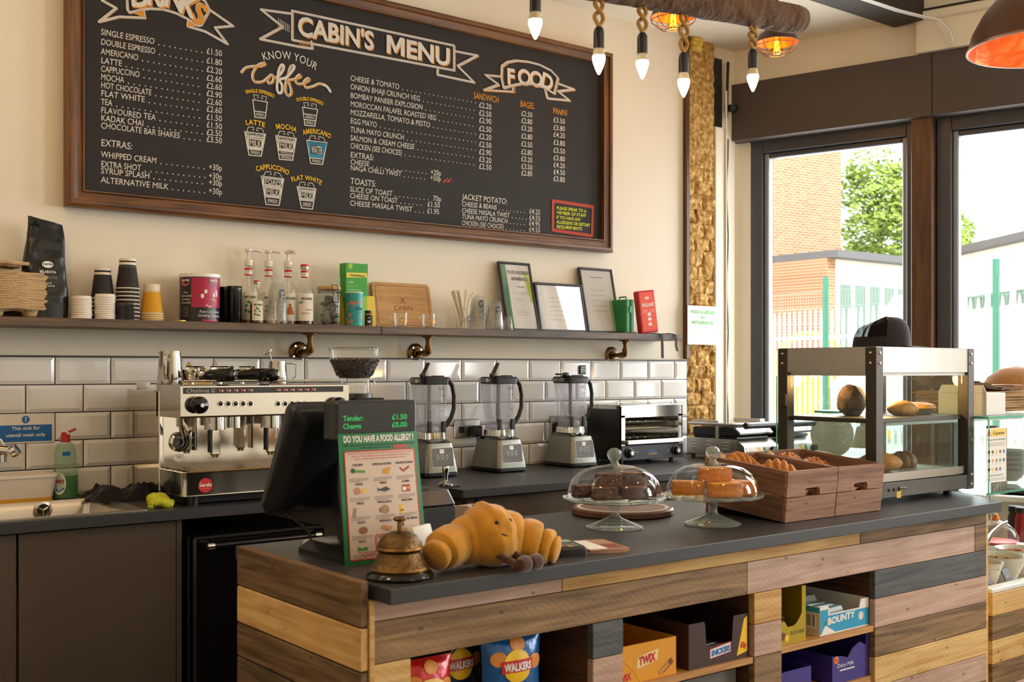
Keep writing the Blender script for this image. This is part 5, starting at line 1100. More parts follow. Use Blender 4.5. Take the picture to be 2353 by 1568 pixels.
# --- syrup bottles
M_bot = glass('bottle_glass', (.97, .975, .95), 1.0); M_pump = mat('pump_white', '#eae4d8', .35); M_lab = mat('label_cream', '#efe8d8', .6, var=.03)
def syrup(px, y, h, r, label, fill, syr, pump, icon, cat='syrup bottle', facing=0.0):
    t = thing('syrup_bottle', label, cat, (sx(px, y), y, SZ), facing, 'syrup bottles on the shelf'); f = lambda z: z*h
    pr = [(0, .003), (r*.9, 0), (r, f(.015)), (r, f(.56)), (r*.97, f(.60)), (r*.75, f(.66)), (r*.5, f(.72)), (r*.4, f(.78)), (r*.38, f(.95)), (r*.42, f(.955)), (r*.42, f(.985)), (r*.36, f(1))]
    MB().lathe(pr, M_bot, 32).build('glass', t)
    if fill: MB().lathe([(0, .005), (r*.88, .004), (r*.97, f(.02)), (r*.97, f(fill)), (0, f(fill))], syr, 28).build('syrup', t)
    cm = cylmap(r, -math.pi/2-.35); c2 = cylmap(r+.0006, -math.pi/2-.35); w_ = r*1.15; lb = MB(); lb.rect(-w_*.75, w_, f(.07), f(.53), M_lab, cm, 10)
    lb.text('MONIN', w_*.12, f(.42), r*.28, M_ink, c2, al='C', w=r*1.35, bold=.02)
    icon(lb, c2, r, f); lb.rect(-r*.3, r*.6, f(.115), f(.12), M_grey, c2); lb.rect(-r*.2, r*.5, f(.10), f(.104), M_grey, c2)
    lb.build('front_label', t)
    rn = r*.4; n1 = cylmap(rn, -math.pi/2-.3); n2 = cylmap(rn+.0006, -math.pi/2-.3); nb = MB()
    for a in range(14):
        u0, u1 = -math.pi*rn+2*math.pi*rn*a/14, -math.pi*rn+2*math.pi*rn*(a+1)/14; nb.rect(u0, u1, f(.80), f(.92), M_lab, n1)
    nb.rect(-rn*2.4, rn*2.4, f(.885), f(.922), M_red, n2, 14); nb.rect(-rn*2.4, rn*2.4, f(.798), f(.818), M_red, n2, 14); nb.stroke([(-rn*.5, f(.845)), (-rn*.2, f(.862)), (0, f(.85)), (rn*.5, f(.858))], rn*.07, M_ink, n2)
    if h > .2: nb.build('neck_label', t)
    if pump:
        MB().lathe([(r*.45, f(.955)), (r*.47, f(.96)), (r*.47, f(1.0)), (r*.42, f(1.005)), (r*.46, f(1.01)), (r*.46, f(1.05)), (r*.3, f(1.075)), (r*.16, f(1.08)), (0, f(1.08))], M_pump, 24).build('pump_collar', t)
        MB().cyl(r*.14, f(1.07), f(1.2), M_pump, 12).build('pump_stem', t); MB().rod((0, 0, f(.06)), (0, 0, f(.96)), .0035, M_pump, 8).build('dip_tube', t)
        d = pump; p = MB().lathe([(0, f(1.19)), (r*.38, f(1.19)), (r*.42, f(1.2)), (r*.38, f(1.235)), (0, f(1.24))], M_pump, 20).tube([(0, 0, f(1.225)), (d[0]*.6, d[1]*.6, f(1.222)), (d[0], d[1], f(1.21)), (d[0]*1.12, d[1]*1.12, f(1.18))], [.009, .008, .006, .005], M_pump, 10); p.build('pump_head', t)
    else:
        MB().lathe([(r*.45, f(.945)), (r*.46, f(.95)), (r*.46, f(.99)), (r*.4, f(.995)), (0, f(.995))], mat('silver_cap', '#b9b2aa', .35, .8), 24).lathe([(r*.47, f(.985)), (r*.48, f(1.01)), (r*.45, f(1.025)), (0, f(1.03))], M_red, 24).build('cap', t)
    return t
def ic_green(lb, c, r, f):
    for a, b in ((-.3, .3), (-.1, .36), (.15, .34), (.35, .28), (-.35, .22), (.0, .2), (.3, .19)): lb.disc(r*a, f(b), r*.16, M_green, c, 8)
def ic_caramel(lb, c, r, f):
    for a, b in ((-.2, .2), (.1, .2), (.4, .2), (-.05, .26), (.25, .26), (.1, .32)): lb.flat(rrect(r*(a-.15), r*(a+.15), f(b-.03), f(b+.03), r*.03), mat('caramel_print', '#c46a22', .5), c)
def ic_cinn(lb, c, r, f):
    for k in range(5): lb.stroke([(r*(-.5+.2*k), f(.19)), (r*(.1+.2*k), f(.26))], r*.13, mat('cinnamon_print', '#a23c1c', .5), c)
    for k in range(5): a = k*.6+.4; lb.stroke([(-r*.55, f(.36)), (-r*.55+r*.4*math.cos(a), f(.36)+r*.35*math.sin(a))], r*.07, M_green, c)
M_cara = mat('caramel_syrup', '#7a3d10', .1, var=.05); M_cinn = mat('cinnamon_syrup', '#4a1208', .1, var=.05); M_amb = mat('amber_syrup', '#a8661c', .1, var=.05)
Hs = .245
syrup(571, 4.20, Hs, .036, 'left pump-topped syrup bottle on the shelf, behind the small bottle', .10, M_amb, (.045, -.012), ic_green)
syrup(617, 4.20, Hs, .036, 'middle pump-topped syrup bottle, behind the clear cups', .10, M_amb, (.04, -.015), ic_green)
syrup(662, 4.185, Hs, .036, 'right pump-topped syrup bottle with a caramel picture on its label', .06, M_cara, (.012, -.035), ic_caramel)
syrup(700, 4.15, .243, .036, 'red-capped syrup bottle with a cinnamon picture, left of the tea bag jar', .07, M_cinn, None, ic_cinn)
syrup(590, 4.105, .165, .026, 'small red-capped syrup bottle with a green label picture in front', .45, M_cinn, None, ic_green)
# --- clear cup stacks
M_logo = mat('logo_dark', '#2a2a2c', .5)
def clear_cup():
    m = MB().lathe([(0, .0975), (.026, .0975), (.0275, .096), (.040, .004), (.043, .003), (.0435, .0), (.041, .0)], M_plas, 28)
    cm = cylmap(.0345, -math.pi/2, .0006); 
    def f(a, b): r = .0275+(.096-b)/.092*.0125; t_ = a/r-math.pi/2; return Vector(((r+.0007)*math.cos(t_), (r+.0007)*math.sin(t_), b))
    m.disc(0, .058, .014, M_logo, f, 18); m.text('CABIN', 0, .055, .006, M_yel if 0 else M_lid, lambda a, b: f(a, b)+Vector((0, -.0006, 0)), al='C', w=.02); return m
cc = [None]
def clear_stack(px, y, n, step, lab, grp, rz=0, s=1):
    x = sx(px, y)
    for k in range(n):
        if cc[0] is None: cc[0] = c = clear_cup().build('clear_cup', cat='cup')
        else: c = cc[0].copy(); C.objects.link(c)
        c.location = (x+.0006*random.uniform(-1, 1), y, SZ+k*step); c.rotation_euler = (0, 0, rz+random.uniform(-.25, .25)); c['label'] = lab[0] if k == n-1 else lab[1]; c['group'] = grp; c.scale = (s, s, s)
clear_stack(636, 4.09, 10, .0072, ('topmost clear plastic cup of the stack in front of the syrup bottles', 'clear plastic cup within the stack in front of the syrup bottles'), 'clear cups by the syrups', .2)
clear_stack(1098, 4.17, 10, .0072, ('topmost clear plastic cup of the tall stack behind the straws', 'clear plastic cup within the tall stack behind the straws'), 'clear cups, tall stack by the straws', .1)
clear_stack(1137, 4.11, 6, .0072, ('topmost clear plastic cup of the shorter stack in front of the green certificate', 'clear plastic cup within the shorter stack by the certificate'), 'clear cups, shorter stack', -.2)
clear_stack(1168, 4.105, 3, .0072, ('topmost of the few small clear cups below the certificate', 'small clear cup nested under another below the certificate'), 'small clear cups', .3, .52)
# --- tea bag jar
y = 4.14; t = thing('clip_top_jar', 'clip-top glass jar full of grey tea bags with a wooden lid', 'jar', (sx(756, y), y, SZ)); R = .054
MB().lathe([(0, .003), (R*.95, 0), (R, .006), (R, .105), (R*.93, .125), (R*.8, .132), (R*.8, .142), (R*.86, .146)], M_glass, 36).build('glass_body', t)
MB().lathe([(0, .148), (R*.86, .148), (R*.9, .151), (R*.9, .160), (R*.86, .163), (0, .163)], wood('jar_lid_wood', '#b98b50', '#d9b277', 0, .5), 36).build('wooden_lid', t)
w_ = MB(); w_.tube([(R*.87*math.cos(a*.2618), R*.87*math.sin(a*.2618), .139) for a in range(24)], .0016, M_ink, 6, closed=True)
for s in (-.013, .013): w_.tube([(s, -R*.8, .166), (s*1.2, -R*.95, .155), (s*.6, -R*1.02, .138), (s, -R*1.05, .118), (s*.9, -R*1.03, .095)], .0014, M_ink, 6)
w_.rod((-.013, -R*1.03, .095), (.013, -R*1.03, .095), .0014, M_ink, 6).rod((-.013, -R*.8, .166), (.013, -R*.8, .166), .0014, M_ink, 6); w_.build('wire_clip', t)
M_tea = mat('tea_bag', '#8b8580', .8, var=.2, scale=30); rr = random.Random(9)
for k in range(26):
    z = .012+.1*(k/26); a = rr.uniform(0, 6.28); rad = rr.uniform(.2, .62)*R; q_ = MB()
    sz = rr.uniform(.018, .024); q_.grid(lambda u, v: ((u-.5)*2*sz, (v-.5)*2*sz*.8, .004*math.sin(u*3.14)*math.sin(v*3.14)+.003*noise.noise((u*5, v*5, k))), 5, 5, M_tea); q_.grid(lambda u, v: ((u-.5)*2*sz, (.5-v)*2*sz*.8, -.004*math.sin(u*3.14)*math.sin(v*3.14)), 5, 5, M_tea)
    q_.build('tea_bag', loc=(t.location.x+rad*math.cos(a)*.75, y+rad*math.sin(a)*.75, SZ+z), rot=(rr.uniform(-1.1, 1.1), rr.uniform(-1.1, 1.1), a), label='grey tea bag in the clip-top jar', cat='tea bag', group='tea bags in the jar')
# --- teas, honey
y = 4.17; A = ony(795, 745, y-.03); B = ony(844, 745, y-.03); w_ = B.x-A.x; Hb = hz(606, 815, y-.03)
t = thing('tea_box', 'tall green box of mint green tea bags', 'tea box', (A.x, y-.03, SZ)); M_tg = mat('tea_green', '#2f9a1e', .5, var=.05); M_tl = mat('tea_lime', '#9ccb1e', .5, var=.05)
MB().box(0, w_, 0, .05, 0, Hb, M_tg, .001).build('carton', t); F = pl((0, 0, 0), (1, 0, 0), (0, 0, 1)); F2 = pl((0, -.0006, 0), (1, 0, 0), (0, 0, 1)); F3 = pl((0, -.0012, 0), (1, 0, 0), (0, 0, 1)); lb = MB()
lb.rect(.0, w_, 0, Hb*.48, M_tl, F); lb.rect(0, w_, Hb*.48, Hb*.5, mat('tea_mid', '#5fb31e', .5), F); lb.box(-.0015, w_+.0015, -.0015, .051, Hb*.8, Hb+.001, M_tg); lb.flat([(.002, Hb*.77), (w_-.002, Hb*.79), (w_-.002, Hb*.86), (.002, Hb*.85)], mat('tea_gold', '#e8d24a', .5), F3); lb.text('TWININGS', w_/2, Hb*.795, .008, M_ink, pl((0, -.002, 0), (1, 0, 0), (0, 0, 1)), al='C', w=w_*.72, bold=.02)
lb.text('mint', .012, Hb*.69, .010, M_paper, F); lb.text('green tea', .012, Hb*.63, .008, M_tl, F); lb.rect(.012, w_*.7, Hb*.58, Hb*.585, M_paper, F)
for k in range(9): a = .35+k*.3; lb.stroke([(w_*.5, Hb*.34), (w_*.5+.018*math.cos(a), Hb*.34+.03*math.sin(a))], .006, MATS['tea_green'] if k % 2 else mat('tea_leafprint', '#4fae2a', .5), F2)
lb.flat([(.012, Hb-.002), (.03, Hb-.002), (.03, Hb*.93), (.021, Hb*.905), (.012, Hb*.93)], M_tl, F3); lb.build('box_print', t)
y = 4.105; t = thing('chai_tin', 'teal tin of chai with red flowers', 'tin', (sx(814, y), y, SZ)); R = .0365; Hc = hz(671, 814, y-.03)
MB().cyl(R, 0, Hc-.002, mat('teal_print', '#1f9c97', .45, var=.05), 40).build('tin_body', t); MB().lathe([(R+.0005, Hc-.004), (R+.001, Hc), (R-.003, Hc+.001), (R-.004, Hc-.003), (0, Hc-.003)], M_lab, 40).build('tin_lid', t)
lb = MB(); cm = cylmap(R, -math.pi/2-.5); c2 = cylmap(R+.0006, -math.pi/2-.5); M_cor = mat('coral_print', '#d8705a', .5)
rr = random.Random(2)
for k in range(11):
    a, b = ((-.03, .09), (-.012, .098), (.02, .1), (-.038, .07), (-.02, .045), (-.04, .03), (-.015, .02), (.035, .035), (.045, .09), (.0, .094), (-.03, .012))[k]
    for j in range(5): lb.disc(a+.005*math.cos(j*1.257), b+.005*math.sin(j*1.257), .0034, M_cor, cm, 8)
    lb.stroke([(a, b-.005), (a+.004, b-.02)], .0012, M_cor, cm)
lb.text('Chai', .022, .066, .013, M_ink, c2, al='C', bold=.01); lb.rect(.014, .03, .056, .0575, M_ink, c2, 3)
for k in range(4): lb.rect(.012, .034, .03-k*.005, .031-k*.005, M_ink, c2)
lb.build('tin_print', t)
y = 4.15; A = ony(834, 745, y); B = ony(863, 745, y); M_yp = mat('yellow_pouch', '#e6c31c', .45, var=.05)
def pouch(x, w_, h, label): m = MB().loft([[(0, .0, 0), (w_, .0, 0), (w_, .03, 0), (0, .03, 0)], [(0, .004, h*.5), (w_, .004, h*.5), (w_, .027, h*.5), (0, .027, h*.5)], [(-.001, .014, h*.93), (w_+.001, .014, h*.93), (w_+.001, .017, h*.93), (-.001, .017, h*.93)], [(-.001, .0145, h), (w_+.001, .0145, h), (w_+.001, .0165, h), (-.001, .0165, h)]], M_yp, True); return m.build('tea_pouch', loc=(x, y, SZ), label=label, cat='pouch', ang=20)
pouch(A.x-.002, B.x-A.x+.004, hz(680, 850, y), 'yellow pouch standing behind the honey jar'); pouch(sx(787, 4.155), .03, hz(680, 790, y), 'yellow pouch mostly hidden behind the teal tin')
y = 4.095; t = thing('honey_jar', 'small honey jar with a black lid and black label', 'jar', (sx(847, y), y, SZ)); R = .0165
MB().lathe([(0, 0), (R*.95, 0), (R, .003), (R, .048), (R*.85, .055)], mat('honey_glass', '#b57a1c', .12, var=.05), 24).build('jar_body', t); MB().lathe([(R*.9, .054), (R*1.02, .055), (R*1.02, .066), (0, .067)], M_blackgl, 24).build('jar_lid', t); cm = cylmap(R, -math.pi/2-.4); c2 = cylmap(R+.0005, -math.pi/2-.4); lb = MB().rect(-.02, .02, .004, .047, M_ink, cm, 8); lb.rect(-.006, .006, .034, .0365, M_paper, c2, 3)
for s in (-1, 1): lb.disc(s*.004, .022, .004, M_paper, c2, 8, .002); lb.disc(s*.003, .018, .003, M_paper, c2, 8, .002)
lb.disc(0, .018, .0018, M_paper, c2, 8, .006); lb.rect(-.008, .008, .008, .0095, M_paper, c2); lb.build('jar_label', t)
# --- serving board
y = 4.205; A = ony(862, 746, y); B = ony(1000, 746, y); w_ = B.x-A.x-.012; Hb = hz(650, 930, y)+.005; t = thing('serving_board', 'oak serving board engraved with the cafe name, leaning on the wall', 'board', (A.x+.006, y, SZ)); t.rotation_euler = (-.20, 0, 0)
M_oak = wood('oak_board', '#b3813f', '#cf9f5a', 0, .45); m = MB().prism(rrect(0, w_, 0, Hb, .018), .016, M_oak, lambda a, b, c=0: Vector((a, .016-c, b))); m.build('board_body', t)
F = pl((0, 0, 0), (1, 0, 0), (0, 0, 1)); M_eng = mat('burnt_wood', '#7a4e22', .7); g = MB().stroke(rrect(.014, w_-.014, .014, Hb-.014, .012), .005, mat('board_groove', '#9a6a30', .6), F, True); g.text('CABIN', w_/2, Hb*.40, .022, M_eng, F, al='C', w=w_*.34); g.stroke([(w_/2-.012, Hb*.56), (w_/2+.01, Hb*.67)], .004, M_eng, F); g.stroke([(w_/2+.012, Hb*.56), (w_/2-.01, Hb*.67)], .004, M_eng, F); g.build('engraving', t)
# --- glass mugs
for px, L in ((920, 'left glass mug with gold lettering in front of the serving board'), (984, 'right glass mug with gold lettering in front of the serving board')):
    y = 4.10; t = thing('glass_mug', L, 'mug', (sx(px, y), y, SZ), 0, 'glass mugs on the shelf'); R = .033
    MB().lathe([(0, .004), (R*.86, .004), (R, .062), (R-.0015, .062), (R*.86-.0015, .006), (0, .006)], M_glass, 32).lathe([(0, 0), (R*.84, 0), (R*.87, .004), (0, .004)], M_glass, 32).build('mug_body', t)
    MB().tube([(-R*.92, -.004, .05), (-R-.012, -.008, .054), (-R-.024, -.012, .04), (-R-.014, -.008, .02), (-R*.85, -.004, .012)], .0035, M_glass, 8).build('handle', t)
    cm = cylmap(R*.94, -math.pi/2-.2, .0012); MB().text('Cabin', .004, .02, .022, mat('gold_script', '#c98a18', .35, .5), cm, al='C', w=.05, slant=.4).build('lettering', t)
# --- straws in a cup
y = 4.12; X = sx(1063, y); t = thing('clear_cup', 'clear plastic cup holding paper straws', 'cup', (X, y, SZ)); cu_ = MB().lathe([(0, .001), (.027, .001), (.028, .002), (.040, .094), (.043, .095), (.041, .097)], M_plas, 28); cu_.build('cup_body', t)
f = lambda a, b: Vector(((.0345)*math.cos(a/.0345-1.45), .0345*math.sin(a/.0345-1.45), b)); lb = MB().disc(.008, .045, .0145, M_logo, f, 18); lb.text('CABIN', .008, .042, .006, M_lid, lambda a, b: f(a, b)+Vector((0, -.0008, 0)), al='C', w=.02); lb.build('sticker', t)
M_straw = mat('paper_straw', '#e9dcc0', .6, var=.04); rr = random.Random(6); st0 = None
for k in range(15):
    left = k < 9; tx = rr.uniform(-.062, -.015) if left else rr.uniform(.01, .055); b0 = Vector((rr.uniform(-.004, .022) if left else rr.uniform(-.022, .004), rr.uniform(-.012, .012), .004)); t1 = Vector((tx, rr.uniform(-.02, .03), .165+rr.uniform(-.012, .018)-abs(tx)*.2)); d = (t1-b0)
    if st0 is None: st0 = c = MB().lathe([(.0032, 0), (.0032, .175), (.0026, .175), (.0026, 0)], M_straw, 10).build('paper_straw', cat='straw')
    else: c = st0.copy(); C.objects.link(c)
    c.location = Vector((X, y, SZ))+b0; c.rotation_euler = d.to_track_quat('Z', 'Y').to_euler(); c['label'] = 'cream paper straw leaning left in the clear cup' if left else 'cream paper straw leaning right in the clear cup'; c['group'] = 'paper straws leaning left' if left else 'paper straws leaning right'
# --- picture frames
M_fbl = mat('charcoal_frame', '#2b2a2a', .4, var=.05); M_fgl = glass('picture_glass', (.97, .97, .97), 1.5)
def frame(pxa, pxb, pyt, yb, lean, label, deco, rz=0):
    A = ony(pxa, 752, yb); B = ony(pxb, 752, yb); w_ = B.x-A.x; h = (ony((pxa+pxb)/2, pyt, yb).z-SZ)/math.cos(lean)*1.03
    t = thing('picture_frame', label, 'picture frame', (A.x, yb, SZ)); t.rotation_euler = (-lean, 0, rz); b = .013
    for x0, x1, z0, z1 in ((0, b, 0, h), (w_-b, w_, 0, h), (b, w_-b, 0, b), (b, w_-b, h-b, h)): MB().box(x0, x1, 0, .016, z0, z1, M_fbl, .003).build('frame_rail', t)
    MB().box(b*.6, w_-b*.6, .007, .013, b*.6, h-b*.6, mat('backing_card', '#8b7355', .9)).build('backing', t)
    F = pl((0, .0066, 0), (1, 0, 0), (0, 0, 1)); p = MB().rect(b, w_-b, b, h-b, M_paper, F); deco(p, w_, h, b); p.build('print', t)
    MB().box(b*.8, w_-b*.8, .003, .004, b*.8, h-b*.8, M_fgl).build('glazing', t); return t
def d1(p, w_, h, b):
    F = pl((0, .0060, 0), (1, 0, 0), (0, 0, 1)); F2 = pl((0, .0054, 0), (1, 0, 0), (0, 0, 1)); p.rect(b, b+.03, b, h-b, mat('certificate_green', '#2f7d4a', .6, var=.2, scale=20), F); p.flat([(w_*.72, h*.86), (w_*.9, h*.86), (w_*.93, h*.42), (w_*.88, h*.42)], mat('certificate_lime', '#b8d42a', .6), F)
    for s_, z in (('FOOD ALLERGEN', .83), ('AWARENESS', .735)): p.text(s_, w_*.6, h*z, .017, mat('cert_grey', '#5f5f5c', .7), F2, al='C', sx=.75, bold=.03)
    p.rect(w_*.48, w_*.72, h*.635, h*.65, M_grey, F2)
    for k, z in enumerate((.56, .54, .46, .3, .27, .24)): p.rect(w_*.35, w_*(.85 if k < 2 else .55+.05*k), h*z, h*z+.0012, M_grey, F)
def d2(p, w_, h, b):
    F = pl((0, .0060, 0), (1, 0, 0), (0, 0, 1)); p.stroke([(.03+.01*math.cos(i*.5), h*.78+.01*math.sin(i*.5)) for i in range(13)], .0012, M_grey, F); p.rect(b, b+.006, b, h-b, mat('cert_blue', '#c9dce8', .6), F)
    for k in range(6): p.rect(w_*.25, w_*.8, h*(.7-k*.09), h*(.7-k*.09)+.0015, M_grey, F)
def d3(p, w_, h, b):
    F = pl((0, .0060, 0), (1, 0, 0), (0, 0, 1)); p.rect(w_*.78, w_-b, b, h*.52, mat('cert_pale_green', '#b9cfa4', .6), F); p.rect(w_*.3, w_*.66, h*.85, h*.862, M_grey, F)
    for k in range(5): p.rect(w_*.25, w_*.7, h*(.66-k*.08), h*(.66-k*.08)+.0015, M_grey, F)
frame(1169, 1243, 604, 4.15, .24, 'tall charcoal frame with a green food allergen certificate', d1)
frame(1243, 1352, 653, 4.15, .20, 'landscape charcoal frame between the two tall ones', d2)
frame(1353, 1430, 618, 4.16, .22, 'tall charcoal frame beside the green first aid box', d3)
MB().box(-.05, .05, -.04, .03, 0, .006, M_blackpl, .002).build('black_tablet', loc=(sx(1437, 4.10), 4.105, SZ), label='flat black tablet lying on the shelf in front of the right frame', cat='tablet')
# --- first aid box
y = 4.15; A = ony(1437, 760, y-.05); t = thing('first_aid_box', 'green first aid box with a carry handle', 'first aid box', (A.x+.005, y-.05, SZ)); Hb = hz(683, 1450, y-.05)-.012
MB().box(0, .03, 0, .11, 0, Hb, M_green, .006).build('lid_half', t); MB().box(.031, .06, 0, .11, 0, Hb, mat('first_aid_green', '#0b6b35', .4), .006).build('case_half', t)
MB().tube([(.03, .03, Hb-.002), (.03, .03, Hb+.014), (.03, .08, Hb+.014), (.03, .08, Hb-.002)], .004, M_green, 8).build('handle', t); MB().box(.02, .042, -.004, .0, Hb*.6, Hb*.8, M_green, .002).build('catch', t)
# --- fire blanket
y = 4.10; A = ony(1476, 765, y); B = ony(1528, 765, y); w_ = (B.x-A.x); Hb = hz(672, 1490, y)+.005; t = thing('fire_blanket', 'red fire blanket pack leaning on the green box', 'fire blanket', (A.x, y, SZ)); t.rotation_euler = (-.04, -.11, -.12)
w_ = .108; MB().box(0, w_, 0, .042, 0, Hb, mat('signal_red', '#d61a14', .3, var=.03), .005).build('case', t); F = pl((0, 0, 0), (1, 0, 0), (0, 0, 1)); F2 = pl((0, -.0006, 0), (1, 0, 0), (0, 0, 1)); lb = MB().flat(rrect(.012, w_-.008, .015, Hb-.012, .005), mat('blanket_orange', '#ee4a22', .35), F)
lb.text('FIRE BLANKET', w_*.53, Hb*.62, .018, M_paper, F2, al='C', w=w_*.74, bold=.03); lb.disc(w_*.5, Hb*.82, .014, M_paper, F2, 20, .007); lb.text('FIRE', w_*.5, Hb*.81, .005, M_red, pl((0, -.0012, 0), (1, 0, 0), (0, 0, 1)), al='C')
for k in range(3): lb.rect(w_*.15, w_*.45, Hb*(.54-k*.03), Hb*(.545-k*.03), M_paper, F2); lb.rect(w_*.6, w_*.88, Hb*(.54-k*.03), Hb*(.545-k*.03), M_paper, F2)
for b in (.45, .34, .22): lb.flat([(w_*.42, Hb*(b-.05)), (w_*.62, Hb*(b-.05)), (w_*.64, Hb*b), (w_*.52, Hb*(b+.04)), (w_*.44, Hb*b)], M_paper, F2)
lb.build('case_print', t)
# --- two black pull tapes hanging over the shelf edge
def tape(px, z1, w_, label, dx):
    X = sx(px, SYF); m = MB(); pts = [(X-.05, 4.12, SZ+.003), (X-.01, 4.075, SZ+.006), (X, SYF-.006, SZ+.002), (X+dx*.4, SYF-.01, SZ-.03), (X+dx*.3, SYF-.012, SZ-.06), (X+dx, SYF-.012, z1)]
    m.loft([[(p[0]-w_/2, p[1], p[2]), (p[0]+w_/2, p[1], p[2]-.003), (p[0]+w_/2, p[1]+.0012, p[2]-.0045), (p[0]-w_/2, p[1]+.0012, p[2]-.0015)] for p in pts], mat('black_webbing', '#22211f', .8)); m.build('pull_tape', label=label, cat='strap', group='fire blanket pull tapes')
tape(1518, ony(1519, 822, SYF).z, .018, 'longer black pull tape hanging below the fire blanket', .002); tape(1549, ony(1557, 806, SYF).z, .016, 'shorter black pull tape at the end of the shelf', .012)
# --- allergy notice on the pier
Yn = 4.225; A = ony(1580, 701, Yn); B = ony(1650, 793, Yn); t = thing('allergy_notice', 'white food allergies and intolerances notice on the brick pier', 'notice', (A.x, Yn, B.z)); w_ = B.x-A.x; h = A.z-B.z; h = ony(1580, 701, Yn).z-ony(1580, 791, Yn).z
MB().prism(rrect(0, w_, 0, h, .004), .002, M_paper, lambda a, b, c=0: Vector((a, .002-c+.012*(a/w_)**2, b))).build('sheet', t); F = lambda a, b: Vector((a, -.0006+.012*(a/w_)**2, b)); lb = MB(); M_ng = mat('notice_green', '#2fa62f', .6)
for s_, z, ww in (('FOOD ALLERGIES', .80, .84), ('and', .68, .15), ('INTOLERANCES', .53, .74)): lb.text(s_, w_*.52, h*z, .018 if s_ != 'and' else .014, M_ng, F, al='C', w=w_*ww, bold=.02)
for z, ww in ((.32, .82), (.25, .72), (.17, .2)): lb.text('Please speak to our staff about the ingredients' if ww > .8 else 'in our food when making your order' if ww > .5 else 'Thank you', w_*.52, h*z, .006, M_grey, F, al='C', w=w_*ww)
lb.build('notice_text', t)
for a, b in ((.006, h-.004), (w_-.006, h-.004)): MB().box(a-.004, a+.004, -.0005+.012*(a/w_)**2, .02, b-.002, b+.003, M_plas).build('tape_tab', t)
# ================================================================== FRONT COUNTER
FY = 2.10; FXL = 1.247
W_pine = [wood('pine_plank_%d' % k, c1, c2, 0, .6, knots=.3+k, saw=9, bump=.3) for k, (c1, c2) in enumerate((('#c48d44', '#f0c880'), ('#cc9850', '#f3d08c'), ('#be8640', '#ecc276')))]
W_pink = [wood('pink_plank_%d' % k, c1, c2, 0, .65, knots=1.7+k, saw=9, bump=.3) for k, (c1, c2) in enumerate((('#b08a75', '#d6b6a2'), ('#b6907c', '#dabba8')))]
W_brown = [wood('brown_plank_%d' % k, c1, c2, 0, .65, knots=2.4+k, saw=9, bump=.3) for k, (c1, c2) in enumerate((('#5e4529', '#a8855a'), ('#664a2c', '#b08b60'), ('#5a442a', '#9f7e58')))]
W_grey = [wood('grey_plank', '#43464a', '#6b6c6c', 0, .65, knots=4.1, saw=9, bump=.3)]
KD = dict(y=W_pine, p=W_pink, b=W_brown, g=W_grey)
_kc = [0]
def pm_(k): _kc[0] += 1; return KD[k][_kc[0] % len(KD[k])]
zr = [.876, .828, .735, .645, .552, .459, .366, .273, .18, .09, .0]
fx = lambda px: ony(px, 1400, FY).x
XR = fx(2267); ST = [fx(p) for p in (945, 1362, 1433, 1733, 1797, 2010)]
rows_ = [[(FXL, fx(1292), 'p'), (fx(1292), fx(1977), 'y'), (fx(1977), XR, 'b')], [(FXL, fx(1717), 'b'), (fx(1717), fx(2240), 'p'), (fx(2240), XR, 'b')]]
sg = 'ygpbypygb'; s2 = ['ypbgpyb'] 
for r in range(2, 10):
    rows_.append([(FXL, ST[0], 'ypbgpybpy'[r-2]), (ST[1], ST[2], 'gpbypgby'[r-2]), (ST[3], ST[4], 'ypbygpby'[r-2]), (ST[5], XR, 'gpbypbyg'[r-2])])
ct = thing('bar_counter', 'front counter clad in mixed reclaimed planks with open shelves', 'counter', (0, 0, 0))
cl = MB()
for r, row in enumerate(rows_):
    for x0, x1, k in row: cl.box(x0+.0008, x1-.0008, FY, FY+.022, zr[r+1]+.0012, zr[r]-.0008, pm_(k), .0016)
cl.build('front_cladding', ct)
ec = MB(); we = lambda c1, c2, n, kn: wood(n, c1, c2, 1, .65, knots=kn, saw=9, bump=.3)
WE = dict(b=we('#4a3620', '#8f6f4a', 'brown_plank_end', 3.3), y=we('#c48f4a', '#edc888', 'pine_plank_end', 1.2), p=we('#94705c', '#bd9a84', 'pink_plank_end', 2.2), c=we('#3d2f22', '#7d6448', 'brown_plank_worn', 5.1))
for (z1, z0), k in zip(((.921, .822), (.819, .727), (.724, .64), (.637, .556), (.553, .46), (.457, .365), (.362, .27), (.267, .09), (.087, 0)), 'bybcybpby'): ec.box(FXL-.022, FXL-.001, FY-.008, 2.715, z0, z1, WE[k], .003)
ec.build('end_cladding', ct)
MB().box(FXL-.0008, FXL+.012, FY-.012, FY-.0005, 0, .8755, W_pine[0], .001).build('corner_strip', ct)
M_in = wood('counter_inside_wood', '#3d2613', '#6b4526', 1, .7); cc_ = MB()
cc_.box(FXL, XR, FY+.46, FY+.475, 0, .876, M_in); cc_.box(FXL, FXL+.015, FY+.022, 2.72, 0, .876, M_in)
for x0, x1 in ((ST[0]-.018, ST[0]), (ST[1], ST[1]+.018), (ST[2]-.018, ST[2]), (ST[3], ST[3]+.018), (ST[4]-.018, ST[4]), (ST[5], ST[5]+.018)): cc_.box(x0, x1, FY+.0225, FY+.46, 0, .874, M_in)
cc_.box(FXL+.015, XR, FY+.023, FY+.46, .04, .06, M_in); cc_.build('carcass', ct)
M_shf = wood('pine_shelf', '#b57c40', '#d9a566', 0, .55)
SH2 = ony(1733, 1511, FY).z; SH3 = ony(1797, 1490, FY).z
MB().box(ST[2]+.001, ST[3]-.001, FY+.003, FY+.455, SH2-.018, SH2, M_shf, .001).build('shelf', ct); MB().box(ST[4]+.001, ST[5]-.001, FY+.003, FY+.455, SH3-.018, SH3, M_shf, .001).build('shelf', ct)
